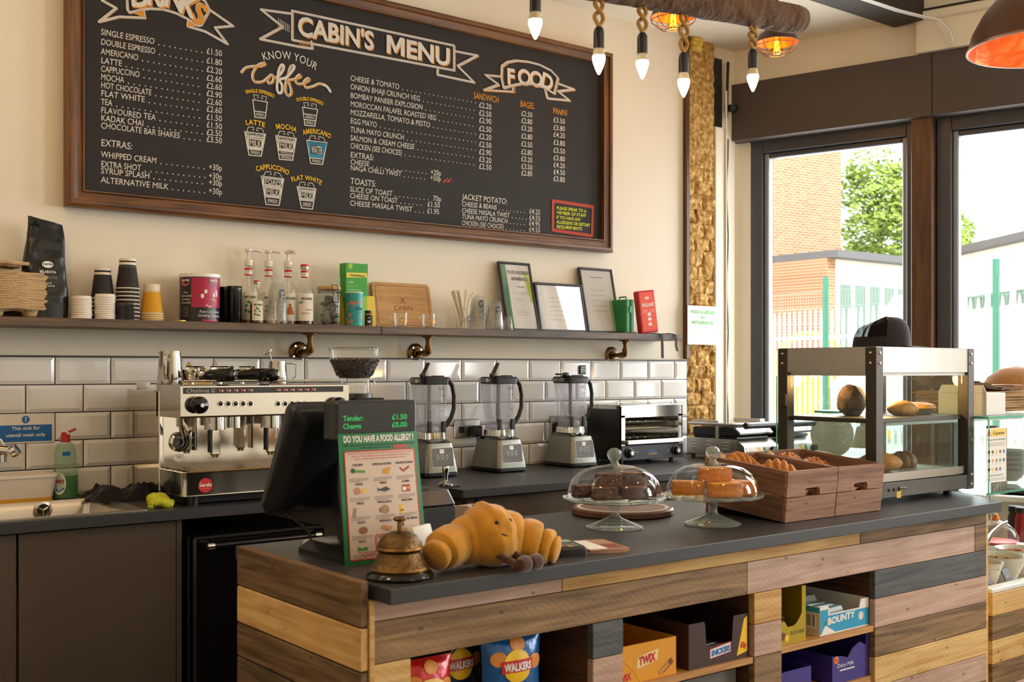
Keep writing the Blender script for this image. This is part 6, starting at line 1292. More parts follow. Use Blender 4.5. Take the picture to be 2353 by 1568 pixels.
MB().box(ST[0]+.001, ST[1]-.001, FY+.003, FY+.455, .50, .52, M_shf, .001).build('shelf', ct)
sp = MB(); sp.loft([[(XR-.002, FY+.001, z), (XR+.012, FY+.001, z), (XR+.16, FY+.24, z), (XR+.14, FY+.24, z)] for z in (0, .874)], W_pine[1], False); sp.build('side_panel', ct)
wp = MB().prism([(1.262, 2.03), (3.79, 2.05), (3.985, 2.32), (3.985, 2.8), (1.25, 2.78)], .034, M_anth, lambda a, b, c=0: Vector((a, b, .876+c))); wp.build('bar_worktop', label='dark grey worktop of the front plank-clad counter', cat='worktop', bev=.002)
# ---------------------------------------------------------------- goods in the compartments
def carton(name, label, cat, x0, x1, y0, d, z, h, mt, cut=None, hb=None, inner=None, th=.003):
    # open-topped display carton: front has a cut-out (fx0, fx1, fz), back may be taller (hb)
    w_ = x1-x0; t = thing(name, label, cat, (x0, y0, z)); m = MB(); hb = hb or h; inn = inner or mat('card_inside', '#8a6a46', .85)
    m.box(0, w_, 0, d, 0, th, mt); m.box(0, w_, d-th, d, th, hb, mt); m.box(0, th, th, d-th, th, h, mt); m.box(w_-th, w_, th, d-th, th, h, mt)
    if cut: a, b, c = cut; m.prism([(0, th), (w_, th), (w_, h), (b+.004, h), (b, h-.012), (b-.004, c), (a+.004, c), (a, h-.012), (a-.004, h), (0, h)], th, mt, lambda p, q, r=0: Vector((p, th-r, q)))
    else: m.box(0, w_, 0, th, th, h, mt)
    m.box(th, w_-th, th+.0005, th+.001, th, (cut[2] if cut else h)-.002, inn); m.build('carton', t); return t
fr_ = lambda off=.0006: pl((0, 0, 0), (1, 0, 0), (0, 0, 1), off)
# twix-like caramel box
z2 = SH2; M_gold = mat('caramel_card', '#e09a1c', .45, var=.04)
a = fx(1437); b = fx(1566); t = carton('chocolate_box', 'golden orange box of chocolate bars on the left of the middle shelf', 'box', ST[2]+.002, b, FY+.02, .20, z2, ony(1500, 1490, FY).z-z2+.012, M_gold, None)
h = .085; w_ = b-ST[2]-.002; lb = MB(); lb.flat([(w_*.30, .035), (w_*.66, .048), (w_*.68, .078), (w_*.32, .066)], mat('gold_pale', '#f0d9a0', .4), fr_()); lb.text('TWIX', w_*.34, .043, .022, M_red, fr_(.0012), w=w_*.28, bold=.05, rot=.10, slant=.1); lb.stroke([(w_*.75, .015), (w_*.93, .04)], .016, mat('choc_bar', '#7a3f1c', .5), fr_()); lb.stroke([(w_*.70, .01), (w_*.86, .032)], .012, mat('biscuit', '#c98a48', .6), fr_(.001)); lb.text('WIX', .004, .008, .018, M_red, fr_(), bold=.05, rot=.12, w=.04); lb.stroke([(.0, .075), (w_*.25, .03), (w_*.35, .0)], .001, mat('fold_line', '#b87a10', .6), fr_()); lb.build('box_print', t)
# peanut bar box
M_sn = mat('dark_brown_card', '#3c241c', .45, var=.05); x0 = fx(1592); x1 = fx(1728); w_ = x1-x0; t = carton('chocolate_box', 'dark brown display box of peanut bars priced 60p on the middle shelf', 'box', x0, x1, FY+.015, .30, z2, .125, M_sn, (w_*.27, w_*.74, .055))
lb = MB(); F = fr_(); lb.flat([(w_*.34, .018), (w_*.70, .026), (w_*.70, .056), (w_*.34, .046)], M_red, F); lb.flat([(w_*.35, .02), (w_*.69, .028), (w_*.69, .053), (w_*.35, .044)], M_paper, fr_(.001)); lb.text('SNICKERS', w_*.365, .025, .016, M_blue, fr_(.0015), w=w_*.315, bold=.05, rot=.08, slant=.15); lb.flat([(w_*.80, .01), (w_*.985, .018), (w_*.985, .118), (w_*.93, .112)], M_yel, F); lb.text('60p', w_*.865, .03, .017, M_red, fr_(.001), w=w_*.1, bold=.05); lb.build('box_print', t)
M_wrap = mat('brown_wrapper', '#4a2a20', .3, var=.3, scale=30)
def bar(loc, rz, label, grp, mt, lt, c2, first={}, rx=0):
    k = (mt.name, lt)
    if k not in first:
        m = MB(); m.loft([[(x, y*f, z*g) for y, z in ((-.016, .0), (.016, .0), (.018, .01), (.012, .02), (-.012, .02), (-.018, .01))] for x, f, g in ((-.055, 1, .25), (-.05, 1, .3), (-.046, .95, 1), (.046, .95, 1), (.05, 1, .3), (.055, 1, .25))], mt, True); m.rect(-.03, .03, -.008, .008, c2, lambda a, b: Vector((a, b, .0206))); m.text(lt, 0, -.005, .009, M_paper, lambda a, b: Vector((a, b, .021)), al='C', w=.05, bold=.04); first[k] = o = m.build('chocolate_bar', cat='chocolate bar')
    else: o = first[k].copy(); C.objects.link(o)
    o.location = loc; o.rotation_euler = (rx, 0, rz); o['label'] = label; o['group'] = grp
for k in range(6): bar((x0+w_*.5+random.uniform(-.012, .012), FY+.05+.042*(k % 3), z2+.006+.021*(k//3)), random.uniform(-.15, .15), 'brown wrapped chocolate bar lying in the 60p box', 'bars in the 60p box', M_wrap, 'SNICKERS', M_blue)
t = carton('snack_carton', 'dark carton with a cream side standing behind the golden box', 'box', fx(1470)+.02, fx(1470)+.16, FY+.235, .2, z2, .14, M_sn); lb = MB(); lb.rect(.02, .12, .10, .125, mat('cream_print', '#d8c9a8', .6), fr_()); lb.rect(.0, .14, .07, .09, M_red, fr_()); lb.build('box_print', t)
# lower shelf of the middle compartment: pale carton
t = carton('snack_carton', 'grey carton with a pale flap below the middle shelf', 'box', fx(1600), fx(1722), FY+.05, .25, .44, .075, mat('grey_card', '#6f6a62', .7))
MB().box(fx(1590), fx(1725), FY+.04, FY+.32, .42, .4395, M_shf).build('shelf', ct)
# crisp packets
def crisp(x, y, z, w_, h, c, label, brand, rz=0, tilt=0, grp=None, lc='#c8202a'):
    t = thing('crisp_packet', label, 'crisp packet', (x, y, z), rz); t.rotation_euler = (tilt, 0, rz); mt = mat('foil_'+c, c, .22, .1, var=.12, scale=12, bump=.25, bscale=16, dist=.02)
    def f(s): 
        def g(u, v):
            e = (math.sin(math.pi*u)**.5)*(math.sin(math.pi*min(max((v-.06)/.88, 0), 1))**.5)
            return ((u-.5)*w_*(1-.06*math.sin(v*math.pi)), s*.03*e+.003*noise.noise((u*8, v*8, s))*e, v*h)
        return g
    m = MB(); g1 = f(-1); m.grid(g1, 18, 22, mt); g2 = f(1); m.grid(lambda u, v: g2(1-u, v), 14, 18, mt); m.build('packet', t, ang=60)
    SF_ = lambda a, b: Vector(g1(a/w_+.5, b/h))+Vector((0, -.0018, 0)); S2_ = lambda a, b: SF_(a, b)+Vector((0, -.0012, 0)); S3_ = lambda a, b: SF_(a, b)+Vector((0, -.0024, 0)); lb = MB(); cz = h*.62
    for k in range(6):
        an = k*1.05; lb.discg(0+w_*.36*math.cos(an+.4), h*.5+h*.36*math.sin(an+.4), w_*.13, mat('crisp_print', '#d98a2c', .5, var=.2), SF_, 12, w_*.1)
    if brand: 
        lb.discg(0, cz, w_*.24, M_yel, S2_, 20, w_*.22); lb.rect(-w_*.27, w_*.27, cz-w_*.075, cz+w_*.085, mat('band_red', lc, .4), S3_, 8); lb.text(brand, 0, cz-w_*.05, w_*.1, M_paper, lambda a, b: SF_(a, b)+Vector((0, -.0036, 0)), al='C', w=w_*.46, bold=.04)
    else:
        lb.discg(0, cz, w_*.3, mat('pale_disc', '#f0c46a', .5), S2_, 20, w_*.16)
    lb.build('packet_print', t); return t
xa = ST[0]; crisp(xa+.075, FY+.06, .5215, .15, .20, '#c01818', 'red crisp packet at the left of the counter opening', None)
crisp(fx(1120)+.01, FY+.15, .5215, .17, .225, '#0f2a52', 'dark blue crisp packet behind the red one', "WALKERS", .06)
crisp(fx(1215), FY+.07, .5215, .18, .215, '#145a9c', 'bright blue crisp packet in the front of the counter opening', 'WALKERS', -.05)
crisp(fx(1255)+.03, FY+.19, .5215, .17, .235, '#123c74', 'blue crisp packet behind the bright blue one', None, .05)
# right compartment
z3 = SH3; M_ygold = mat('gold_card', '#b39a1c', .35, .3, var=.05); a = ST[4]+.003; b = fx(1864); w_ = b-a
t = thing('praline_box', 'gold scalloped display box of pralines on the right-hand shelf', 'box', (a, FY+.02, z3)); m = MB(); hL = .06; sc_ = [(0, 0), (w_, 0), (w_, .16), (w_-.018, .16), (w_-.018, .085)]+[(w_*.66+.28*w_*math.cos(math.radians(q_)), .05+.03*math.sin(math.radians(q_))) for q_ in range(60, 200, 20)]+[(w_*.24+.24*w_*math.cos(math.radians(q_)), .05+.03*math.sin(math.radians(q_))) for q_ in range(10, 170, 20)]+[(0, .07)]
sc_ = [(0, 0), (w_, 0), (w_, .165), (w_-.018, .165), (w_-.018, .085)]+[(w_-.018-.03*w_/.05*.55*(k/6), .085-.035*math.sin(k/6*1.57)) for k in range(1, 7)]+[(w_*.36+.0*k-.36*w_*(k/6)*.8, .05+.02*math.sin(k/6*3.0)) for k in range(0, 6)]+[(0, .07)]
m.prism(sc_, .003, M_ygold, lambda p, q, r=0: Vector((p, .003-r, q))); m.box(0, .003, .003, .2, 0, .16, M_ygold); m.box(w_-.003, w_, .003, .2, 0, .165, M_ygold); m.box(0, w_, .197, .2, 0, .2, M_sn); m.box(0, w_, .003, .2, 0, .003, M_ygold); m.build('carton', t)
lb = MB(); lb.text('ROCHER', w_*.96, .025, .011, M_ink, fr_(.0035-.003), al='R', w=w_*.5); lb.disc(w_*.2, .025, .012, mat('praline_print', '#6b3a1c', .5), fr_()); lb.disc(w_*.33, .018, .01, M_yel, fr_(.001)); lb.build('box_print', t)
M_wr = mat('gold_foil_wrap', '#3a2d12', .35, .5, var=.4, scale=60); rr = random.Random(3); pr0 = None
for k in range(18):
    i, j, l = k % 2, (k//2) % 3, k//6
    if pr0 is None: pr0 = o = MB().lathe([(0, .0), (.011, .0), (.0135, .008), (.0125, .02), (0, .027)], M_wr, 12).build('praline', cat='praline')
    else: o = pr0.copy(); C.objects.link(o)
    o.location = (a+.02+.03*i, FY+.05+.045*j, z3+.003+.028*l); o['label'] = 'dark foil-wrapped praline in the gold box'; o['group'] = 'pralines in the gold box'
a = fx(1890)+.015; b = ST[5]-.004; M_bl = mat('coconut_blue', '#2aa0cf', .4, var=.05); M_pale = mat('coconut_pale', '#d9cdb4', .5); w_ = b-a
t = carton('coconut_bar_box', 'blue and white display box of coconut bars on the right-hand shelf', 'box', a, b, FY+.02, .30, z3, .088, M_paper, (w_*.18, w_*.82, .062)); lb = MB(); lb.rect(0.001, w_-.001, .004, .058, M_bl, fr_()); lb.rect(0.001, w_*.16, .058, .078, M_bl, fr_()); lb.flat([(w_*.02, .004), (w_*.3, .004), (w_*.1, .03)], M_paper, fr_(.001)); lb.text('BOUNTY', w_*.14, .03, .02, M_paper, fr_(.0014), w=w_*.55, bold=.05, slant=.15, rot=.05); lb.disc(w_*.83, .036, .013, M_paper, fr_(.001), 16); lb.disc(w_*.83, .036, .009, mat('coconut_print', '#e6e0d0', .5), fr_(.0016), 16); lb.stroke([(w_*.08, .03), (w_*.13, .042)], .007, M_green, fr_(.001)); lb.build('front_print', t)
S_ = pl((0, 0, 0), (0, -1, 0), (0, 0, 1), .0006); sb = MB(); sb.rect(-.297, -.003, .005, .083, M_pale, S_); sb.rect(-.297, -.002, .07, .086, M_bl, pl((0, 0, 0), (0, -1, 0), (0, 0, 1), .001)); S2_ = pl((0, 0, 0), (0, -1, 0), (0, 0, 1), .0012)
sb.rect(-.085, -.015, .02, .066, M_paper, S2_)
for k in range(18): sb.rect(-.08+k*.0034, -.08+k*.0034+random.choice((.0008, .0016, .0024)), .027, .063, M_ink, pl((0, 0, 0), (0, -1, 0), (0, 0, 1), .0018))
sb.disc(-.13, .045, .02, M_bl, S2_); sb.disc(-.12, .045, .014, M_paper, pl((0, 0, 0), (0, -1, 0), (0, 0, 1), .0018)); sb.build('side_print', t)
for k in range(7): bar((a+w_*.42+random.uniform(-.004, .004), FY+.06+.036*k, z3+.05+(.018 if k > 2 else .0)), .1*random.uniform(-1, 1), 'blue and white wrapped coconut bar in the open box', 'coconut bars in the box', mat('coconut_wrap', '#c9d8dd', .25, var=.1), 'BOUNTY', M_bl)
# purple cartons under the right-hand shelf
M_pur = mat('purple_card', '#3f2f86', .45, var=.05); M_purd = mat('deep_purple_card', '#1d1748', .4, var=.05)
zl = .40; MB().box(ST[4]+.001, ST[5]-.001, FY+.01, FY+.455, zl-.018, zl, M_shf).build('shelf', ct)
t = carton('purple_box', 'low purple display carton at the left below the right-hand shelf', 'box', ST[4]+.004, fx(1885)-.005, FY+.03, .2, zl, .075, M_pur, hb=.12)
t = carton('purple_box', 'open purple carton with a brown inside below the right-hand shelf', 'box', fx(1830), fx(1893)+.004, FY+.235, .18, zl, .125, M_pur)
t = carton('purple_box', 'tall dark purple carton with small white lettering at the back', 'box', fx(1880)+.02, fx(1930)+.035, FY+.25, .16, zl, .165, M_purd); lb = MB(); lb.text('25', .03, .13, .018, M_orange, fr_(), bold=.03)
lb.text('Dairy Milk', .008, .10, .01, M_paper, fr_(), w=.06)
for k in range(4): lb.rect(.01, .05-.006*k, .085-k*.016, .089-k*.016, M_grey, fr_())
lb.build('box_print', t)
a = fx(1925); b = ST[5]-.004; w_ = b-a; t = thing('purple_display', 'purple display carton with a curved top and a 25p flash', 'box', (a, FY+.02, zl)); m = MB(); m.prism([(0, 0), (w_, 0), (w_, .145), (w_-.012, .145), (w_-.014, .10), (w_*.75, .115), (w_*.55, .10), (w_*.42, .075), (w_*.22, .085), (0, .088)], .003, M_pur, lambda p, q, r=0: Vector((p, .003-r, q))); m.box(0, .003, .003, .2, 0, .088, M_pur); m.box(w_-.003, w_, .003, .2, 0, .14, M_pur); m.box(0, w_, .197, .2, 0, .10, M_pur); m.box(0, w_, .003, .2, 0, .003, M_pur); m.build('carton', t)
lb = MB(); lb.disc(.02, .075, .012, M_orange, fr_(), 16); lb.text('25', .02, .0705, .009, M_red, fr_(.001), al='C', bold=.04); lb.text('Dairy Milk', w_*.35, .05, .012, M_paper, fr_(), al='C', w=w_*.45, slant=.2); lb.rect(w_*.2, w_*.6, .038, .042, M_paper, fr_()); lb.build('box_print', t)
# ================================================================== ON THE FRONT COUNTER
# --- till
t = thing('till_terminal', 'black point-of-sale till seen from behind, with a green customer display', 'till', (1.45, 2.47, ZT))
MB().loft([sect(-.115, .135, -.11, .13, 0, .015), sect(-.115, .135, -.11, .13, .012, .015), sect(-.095, .115, -.06, .11, .034, .02)], M_blackpl).build('base', t)
MB().loft([sect(-.04, .06, -.0, .06, .03, .015), sect(-.035, .055, .05, .11, .16, .015), sect(-.03, .05, .06, .12, .24, .015)], M_blackpl).build('stand', t)
A = Vector((-.18, .186, .095)); Bv = Vector((-.18, .027, .372)); ax = (Bv-A).normalized(); nn = Vector((0, -ax.z, ax.y)); Lm = (Bv-A).length; MP = lambda a, b, c=0: A+Vector((a, 0, 0))+ax*b+nn*c
if nn.y > 0: nn = -nn
sh = MB(); 
def msec(c, i): return [MP(p, q, c) for p, q in rrect(i, .355-i, i, Lm-i, .018)]
sh.loft([msec(-.03, .004), msec(-.026, 0), msec(.006, 0), msec(.012, .006), msec(.03, .03), msec(.034, .04)], M_blackpl); sh.build('monitor', t, ang=50)
MB().add([MP(.012, .015, -.031), MP(.343, .015, -.031), MP(.343, Lm-.015, -.031), MP(.012, Lm-.015, -.031)], [(0, 1, 2, 3)], M_blackgl).build('screen', t)
so = MB()
for b0, w_ in ((.05, .012), (.07, .006)): so.add([MP(-.0006, b0, -.012), MP(-.0006, b0+w_, -.012), MP(-.0006, b0+w_, -.006), MP(-.0006, b0, -.006)], [(0, 1, 2, 3)], M_dark)
so.build('side_port', t)
xa = ony(772, 950, 2.36).x-1.45; xb = ony(958, 950, 2.36).x-1.45; z0 = ony(870, 1003, 2.36).z-ZT; z1_ = ony(870, 921, 2.36).z-ZT
MB().box(xa, xb, -.11, -.045, z0-.01, z1_, M_blackpl, .006).build('customer_display', t)
MB().box((xa+xb)/2-.02, (xa+xb)/2+.02, -.06, -.03, .02, z0, M_blackpl, .004).build('display_post', t)
M_gled = mat('green_led', '#16a550', .4, emit=.5, var=0); DF = pl((0, -.1102, 0), (1, 0, 0), (0, 0, 1), .0006); dp = MB(); dp.rect(xa+.006, xb-.006, z0+.004, z1_-.006, M_blackgl, DF); D2 = pl((0, -.1112, 0), (1, 0, 0), (0, 0, 1), .0004)
dp.text('Tender:', xa+.018, z0+.040, .013, M_gled, D2, w=.055, bold=.02); dp.text('Change', xa+.018, z0+.021, .013, M_gled, D2, w=.05, bold=.02); dp.text('£1.50', xb-.03, z0+.040, .013, M_gled, D2, al='R', w=.045, bold=.02); dp.text('£0.00', xb-.03, z0+.021, .013, M_gled, D2, al='R', w=.045, bold=.02)
dp.build('display_panel', t)
MB().tube([(-.13, .17, .10), (-.09, .13, .06), (-.07, .12, .02), (-.02, .13, .008)], .004, M_dark, 8).build('cable', t)
# --- allergy poster taped to the till
PXL = ony(776, 1003, 2.355).x; PXR = ony(958, 998, 2.355).x; pw = PXR-PXL; ph = .315; pz = 1.222
t = thing('allergy_poster', 'green-bordered food allergy poster taped to the front of the till', 'poster', (PXL, 2.355, pz-ph))
def PO(a, b, c=0):
    v = 1-b/ph; return Vector((a+.016*v*v*(.6+.4*a/pw), -.012*math.sin(v*2.6)-.018*v*v*(1 if a > pw*.5 else .6)-.006*math.sin(a/pw*3.1)-c, b))
gp = MB().grid(lambda u, v: PO(u*pw, v*ph), 10, 22, mat('poster_green', '#1f7a48', .45, var=.05)); gp.build('poster_sheet', t)
M_pdk0 = mat('print_darkgreen', '#1c4a30', .6); p1 = lambda a, b: PO(a, b, .0008); p2 = lambda a, b: PO(a, b, .0014); p3 = lambda a, b: PO(a, b, .002); lb = MB()
def gridrect(a0, a1, b0, b1, mt, f, n=8, m_=14):
    lb.grid(lambda u, v: f(a0+(a1-a0)*u, b0+(b1-b0)*v), n, m_, mt)
lb.text('DO YOU HAVE A FOOD ALLERGY ?', pw*.5, ph*.935, .0155, M_paper, p1, al='C', w=pw*.88, bold=.04)
[lb.rect(pw*(.06+.075*k), pw*(.12+.075*k), ph*.906, ph*.916, M_pdk0, p1, 2) for k in range(12)]; [lb.rect(pw*(.26+.075*k), pw*(.32+.075*k), ph*.885, ph*.894, M_pdk0, p1, 2) for k in range(5)]; lb.rect(pw*.66, pw*.86, ph*.88, ph*.9, M_red, p1, 3)
gridrect(pw*.06, pw*.94, ph*.045, ph*.865, mat('poster_paper', '#d9c6b6', .6), p1); lb.stroke([tuple(a_[j]+(b_[j]-a_[j])*k/6 for j in (0, 1)) for a_, b_ in (lambda R_: zip(R_, R_[1:]+R_[:1]))(rrect(pw*.06, pw*.94, ph*.045, ph*.865, .006)) for k in range(6)], .0028, M_red, p2, True)
for k in range(3): lb.text('there are 14 major allergens which need to be mentioned by food service', pw*.5, ph*(.842-k*.02), .0042, M_red, p2, al='C', w=pw*(.8-.08*k))
nm = [('CELERY', 'CEREALS & GLUTEN', 'CRUSTACEANS'), ('EGGS', 'FISH', 'LUPIN'), ('MILK', 'MOLLUSCS', 'MUSTARD'), ('NUTS', 'PEANUTS', 'SESAME SEEDS'), ('SOYA', '', 'SULPHUR DIOXIDE')]
M_pg = mat('print_grey', '#a09088', .7); M_pbr = mat('print_brown', '#9a6a3c', .6, var=.2, scale=80); M_pgr = mat('print_leaf', '#5f9a3a', .6); M_por = mat('print_orange', '#dc9a2c', .6); M_prd = mat('print_red', '#a8322a', .6); M_pdk = mat('print_dark', '#4a4a40', .6)
for r in range(5):
    for c in range(3):
        if not nm[r][c]: continue
        cx = pw*(.21+.29*c); cz = ph*(.755-.145*r); lb.text(nm[r][c], cx, cz, .005, M_ink, p2, al='C', w=min(.005*len(nm[r][c])*.95, pw*.24), bold=.03)
        for k in range(3): lb.rect(cx-pw*.115, cx+pw*.115*(1 if k < 2 else .4), cz-.031-k*.0036, cz-.0294-k*.0036, M_pg, p2, 2)
ic = lambda r, c: (pw*(.21+.29*c), ph*(.755-.145*r)-.014)
x, z = ic(0, 0); lb.stroke([(x-.014, z+.002), (x+.018, z)], .006, M_pgr, p2); lb.disc(x-.014, z+.003, .006, mat('print_deepgreen', '#2f5a30', .6), p2, 8)
x, z = ic(0, 1); lb.flat([(x, z-.006), (x+.016, z-.01), (x+.024, z+.008), (x+.004, z+.004)], M_por, p2)
x, z = ic(0, 2); lb.stroke([(x-.014, z+.004), (x-.004, z-.004), (x+.014, z+.006)], .005, M_prd, p2)
x, z = ic(1, 0); lb.disc(x-.006, z, .009, mat('print_pink', '#c08a72', .6), p2, 10); lb.disc(x+.012, z, .006, M_yel, p2, 10)
x, z = ic(1, 1); lb.flat([(x-.02, z-.004), (x-.014, z), (x-.02, z+.005), (x-.008, z+.002), (x+.006, z+.007), (x+.02, z), (x+.004, z-.005), (x-.01, z-.002)], M_pdk, p2)
x, z = ic(1, 2); lb.rect(x-.012, x+.012, z-.009, z+.008, M_prd, p2); lb.rect(x-.011, x, z-.006, z+.003, M_paper, p3); lb.disc(x+.006, z, .005, M_por, p3, 8)
x, z = ic(2, 0); lb.stroke([(x-.018, z-.016), (x-.014, z+.006)], .008, M_pg, p2)
x, z = ic(2, 1); lb.disc(x, z-.002, .011, mat('print_shell', '#b39a78', .6, var=.3, scale=90), p2, 12); lb.disc(x-.01, z-.003, .006, M_pbr, p2, 8)
x, z = ic(2, 2); lb.rect(x-.022, x-.012, z-.016, z+.006, M_yel, p2); lb.rect(x-.021, x-.013, z-.009, z-.006, M_ink, p3)
x, z = ic(3, 0); lb.disc(x+.004, z-.003, .012, M_pbr, p2, 12, .009)
x, z = ic(3, 1); lb.disc(x-.006, z, .008, mat('print_peanut', '#cf9a62', .6), p2, 10, .006); lb.disc(x+.008, z-.002, .008, MATS['print_peanut'], p2, 10, .005)
x, z = ic(3, 2); lb.disc(x-.014, z-.012, .008, MATS['print_peanut'], p2, 12); lb.rect(x-.02, x-.015, z-.001, z+.009, M_pdk, p2)
x, z = ic(4, 0); lb.flat([(x-.014, z-.006), (x+.014, z-.006), (x+.012, z+.004), (x, z), (x-.012, z+.005)], M_pgr, p2)
x, z = ic(4, 2); lb.rect(x, x+.005, z-.006, z+.014, M_pdk, p2); lb.disc(x-.006, z-.003, .006, M_por, p2, 8)
lb.stroke(rrect(pw*.37, pw*.65, ph*.12, ph*.225, .005), .002, M_red, p2, True)
for k, s_ in enumerate(('PLEASE ASK', 'BEFORE YOU', 'ORDER !')): lb.text(s_, pw*.51, ph*(.195-.03*k), .006, M_red, p2, al='C', w=pw*(.2 if k < 2 else .13), bold=.03)
for k in range(3): [lb.rect(pw*(.16+.03*k+.06*j), pw*(.205+.03*k+.06*j), ph*(.095-.016*k), ph*(.102-.016*k), M_red, p2) for j in range(9-k*2)]
lb.build('poster_print', t)
# --- receipt printer, label dispenser, paper
t = thing('receipt_printer', 'black receipt printer behind the allergy poster', 'printer', (1.72, 2.68, ZT))
MB().box(-.12, .118, -.08, .1, 0, .085, M_blackpl, .008).build('body', t); MB().loft([sect(-.118, .116, -.078, .098, .086, .01), sect(-.112, .11, -.06, .09, .125, .02)], M_blackpl).build('cover', t); MB().box(-.05, .05, -.045, -.03, .1255, .1275, M_dark).build('paper_slot', t)
P = onz(1084, 1206, ZT); t = thing('label_dispenser', 'small beige card machine beside the receipt printer', 'machine', (1.965, 2.69, ZT), .2); M_bei = mat('beige_plastic', '#cfc2ae', .4)
MB().loft([[(x, y, z) for y, z in ((-.04, .0), (-.045, .03), (-.03, .055), (.0, .065), (.05, .06), (.05, 0))] for x in (-.035, .035)], M_bei, False).build('body', t); MB().box(-.018, .02, -.012, -.004, .0625, .066, M_dark).build('paper_slot', t)
MB().lathe([(0, 0), (.022, 0), (.025, .01), (.022, .02), (0, .022)], M_white, 20).build('paper_roll', loc=(1.395, 2.63, ZT), label='small white roll behind the base of the till', cat='paper roll')
MB().prism([(-.03, 0), (.03, 0), (.004, .085), (-.004, .085)], .09, M_paper, lambda a, b, c=0: Vector((c, a, b))).build('tent_card', loc=(1.47, 2.27, ZT), rz=.5, label='white folded card between the bell and the croissant toy', cat='card')
# --- service bell
P = Vector((1.352, 2.135, ZT)); t = thing('service_bell', 'large antique brass service bell on the near corner of the counter', 'bell', P)
M_ant = mat('aged_brass', '#6b5436', .38, 1, var=.55, scale=70, bump=.4, bscale=120)
MB().lathe([(0, 0), (.075, 0), (.077, .006), (.072, .014), (.064, .018), (0, .018)], M_blackgl, 40).build('base', t)
MB().lathe([(.066, .017), (.067, .024), (.06, .032), (.05, .05), (.047, .058), (.0, .058)], M_ant, 40).build('skirt', t); MB().lathe([(.0665, .018), (.0685, .022), (.0665, .026)], M_brass, 40).build('skirt_ring', t)
MB().lathe([(0, .062), (.049, .062), (.052, .066), (.049, .078), (.038, .094), (.02, .103), (0, .106)], M_ant, 40).build('dome', t); MB().lathe([(.051, .062), (.0535, .066), (.051, .070)], M_brass, 40).build('dome_ring', t)
MB().cyl(.006, .104, .128, M_brass, 14).build('stem', t); MB().lathe([(0, .126), (.012, .127), (.016, .131), (.012, .136), (0, .137)], M_ant, 20).build('button', t)
# --- plush croissant
t = thing('croissant_toy', 'golden plush croissant toy with brown legs at the edge of the counter', 'soft toy', (1.60, 2.10, ZT))
M_fur = mat('golden_plush', '#c98c26', .95, var=.4, scale=26, bump=.5, bscale=320, sheen=.6, dist=.004); M_fur2 = mat('brown_plush', '#4a2a1c', .95, var=.15, scale=30, bump=.4, bscale=300, sheen=.5, dist=.004)
spine = [(-.175, .015, .036), (-.14, .03, .050), (-.08, .05, .060), (-.01, .055, .066), (.05, .04, .058), (.10, .01, .048), (.135, -.02, .036), (.155, -.045, .028)]
def spl(u):
    x = u*(len(spine)-1); i = min(int(x), len(spine)-2); f = x-i; f2 = f
    return Vector([spine[i][k]*(1-f2)+spine[i+1][k]*f2 for k in range(3)])
seg = [0, .13, .30, .47, .66, .80, .91, 1.0]; rad = [.036, .050, .060, .070, .059, .047, .034]
secs = []; N_ = 96
for i in range(N_+1):
    u = i/N_; s_ = max(k for k in range(7) if seg[k] <= u+1e-9) if u < 1 else 6; f = (u-seg[s_])/(seg[s_+1]-seg[s_]); R = rad[s_]*(.80+.20*math.sin(math.pi*min(max(f, .0), 1))**.45)
    if u < .05: R *= math.sqrt(max(0, 1-(1-u/.05)**2))*.98+.02
    if u > .95: R *= math.sqrt(max(0, 1-((u-.95)/.05)**2))*.98+.02
    c = spl(u); d = (spl(min(1, u+.02))-spl(max(0, u-.02))).normalized(); sd = Vector((0, 0, 1)).cross(d).normalized(); up = d.cross(sd); ring = []
    for j in range(28):
        a = 2*math.pi*j/28; r = R*(1+.05*noise.noise((u*9, math.cos(a)*2, math.sin(a)*2))); p = c+sd*math.cos(a)*r+up*math.sin(a)*r; p.z = max(p.z, .001); ring.append(p)
    secs.append(ring)
MB().loft(secs, M_fur).build('body', t, ang=180)
# drooping centre fold with the stitched face
fd_ = MB()
def fold(u, v):
    a = -.9+u*1.9; b = v*math.pi; return (-.012+.052*math.sin(b)*math.cos(a*1.2)*.9+.012*(u-.5), .045-.072*math.cos(a)*math.sin(b)**.7*1.05, .066+.074*math.sin(a)*(math.sin(b)**.7)+.018*math.cos(b)*0)
hd = []
for i in range(21):
    v = i/20; xx = -.060+.108*v; R = .072*(math.sin(math.pi*v)**.30 if 0 < v < 1 else .02)+.004; ring = []
    for j in range(26):
        a = 2*math.pi*j/26; n_ = 1+.10*noise.noise((v*5.5, math.cos(a)*2.4, math.sin(a)*2.4+4))+.06*noise.noise((v*11, math.cos(a)*4, math.sin(a)*4)); dr = -.010*max(0, -math.sin(a))*v
        ring.append(Vector((xx+.014*max(0, -math.sin(a))*v, (.036+R*n_*math.cos(a)*1.04-.010*v), max(.002, .074+R*n_*math.sin(a)*1.0+dr))))
    hd.append(ring)
MB().loft(hd, M_fur).build('head_fold', t, ang=180)
for dx, dz in ((-.024, .110), (.014, .112)):
    MB().lathe([(0, -.008), (.004, -.004), (.0055, 0), (.004, .004), (0, .006)], M_ink, 10, T=TR(dx, -.0285, dz) @ RX(.95)).build('eye', t)
MB().tube([(-.020, -.043, .086), (-.006, -.046, .080), (.008, -.044, .084)], .0018, M_ink, 6).build('mouth', t)
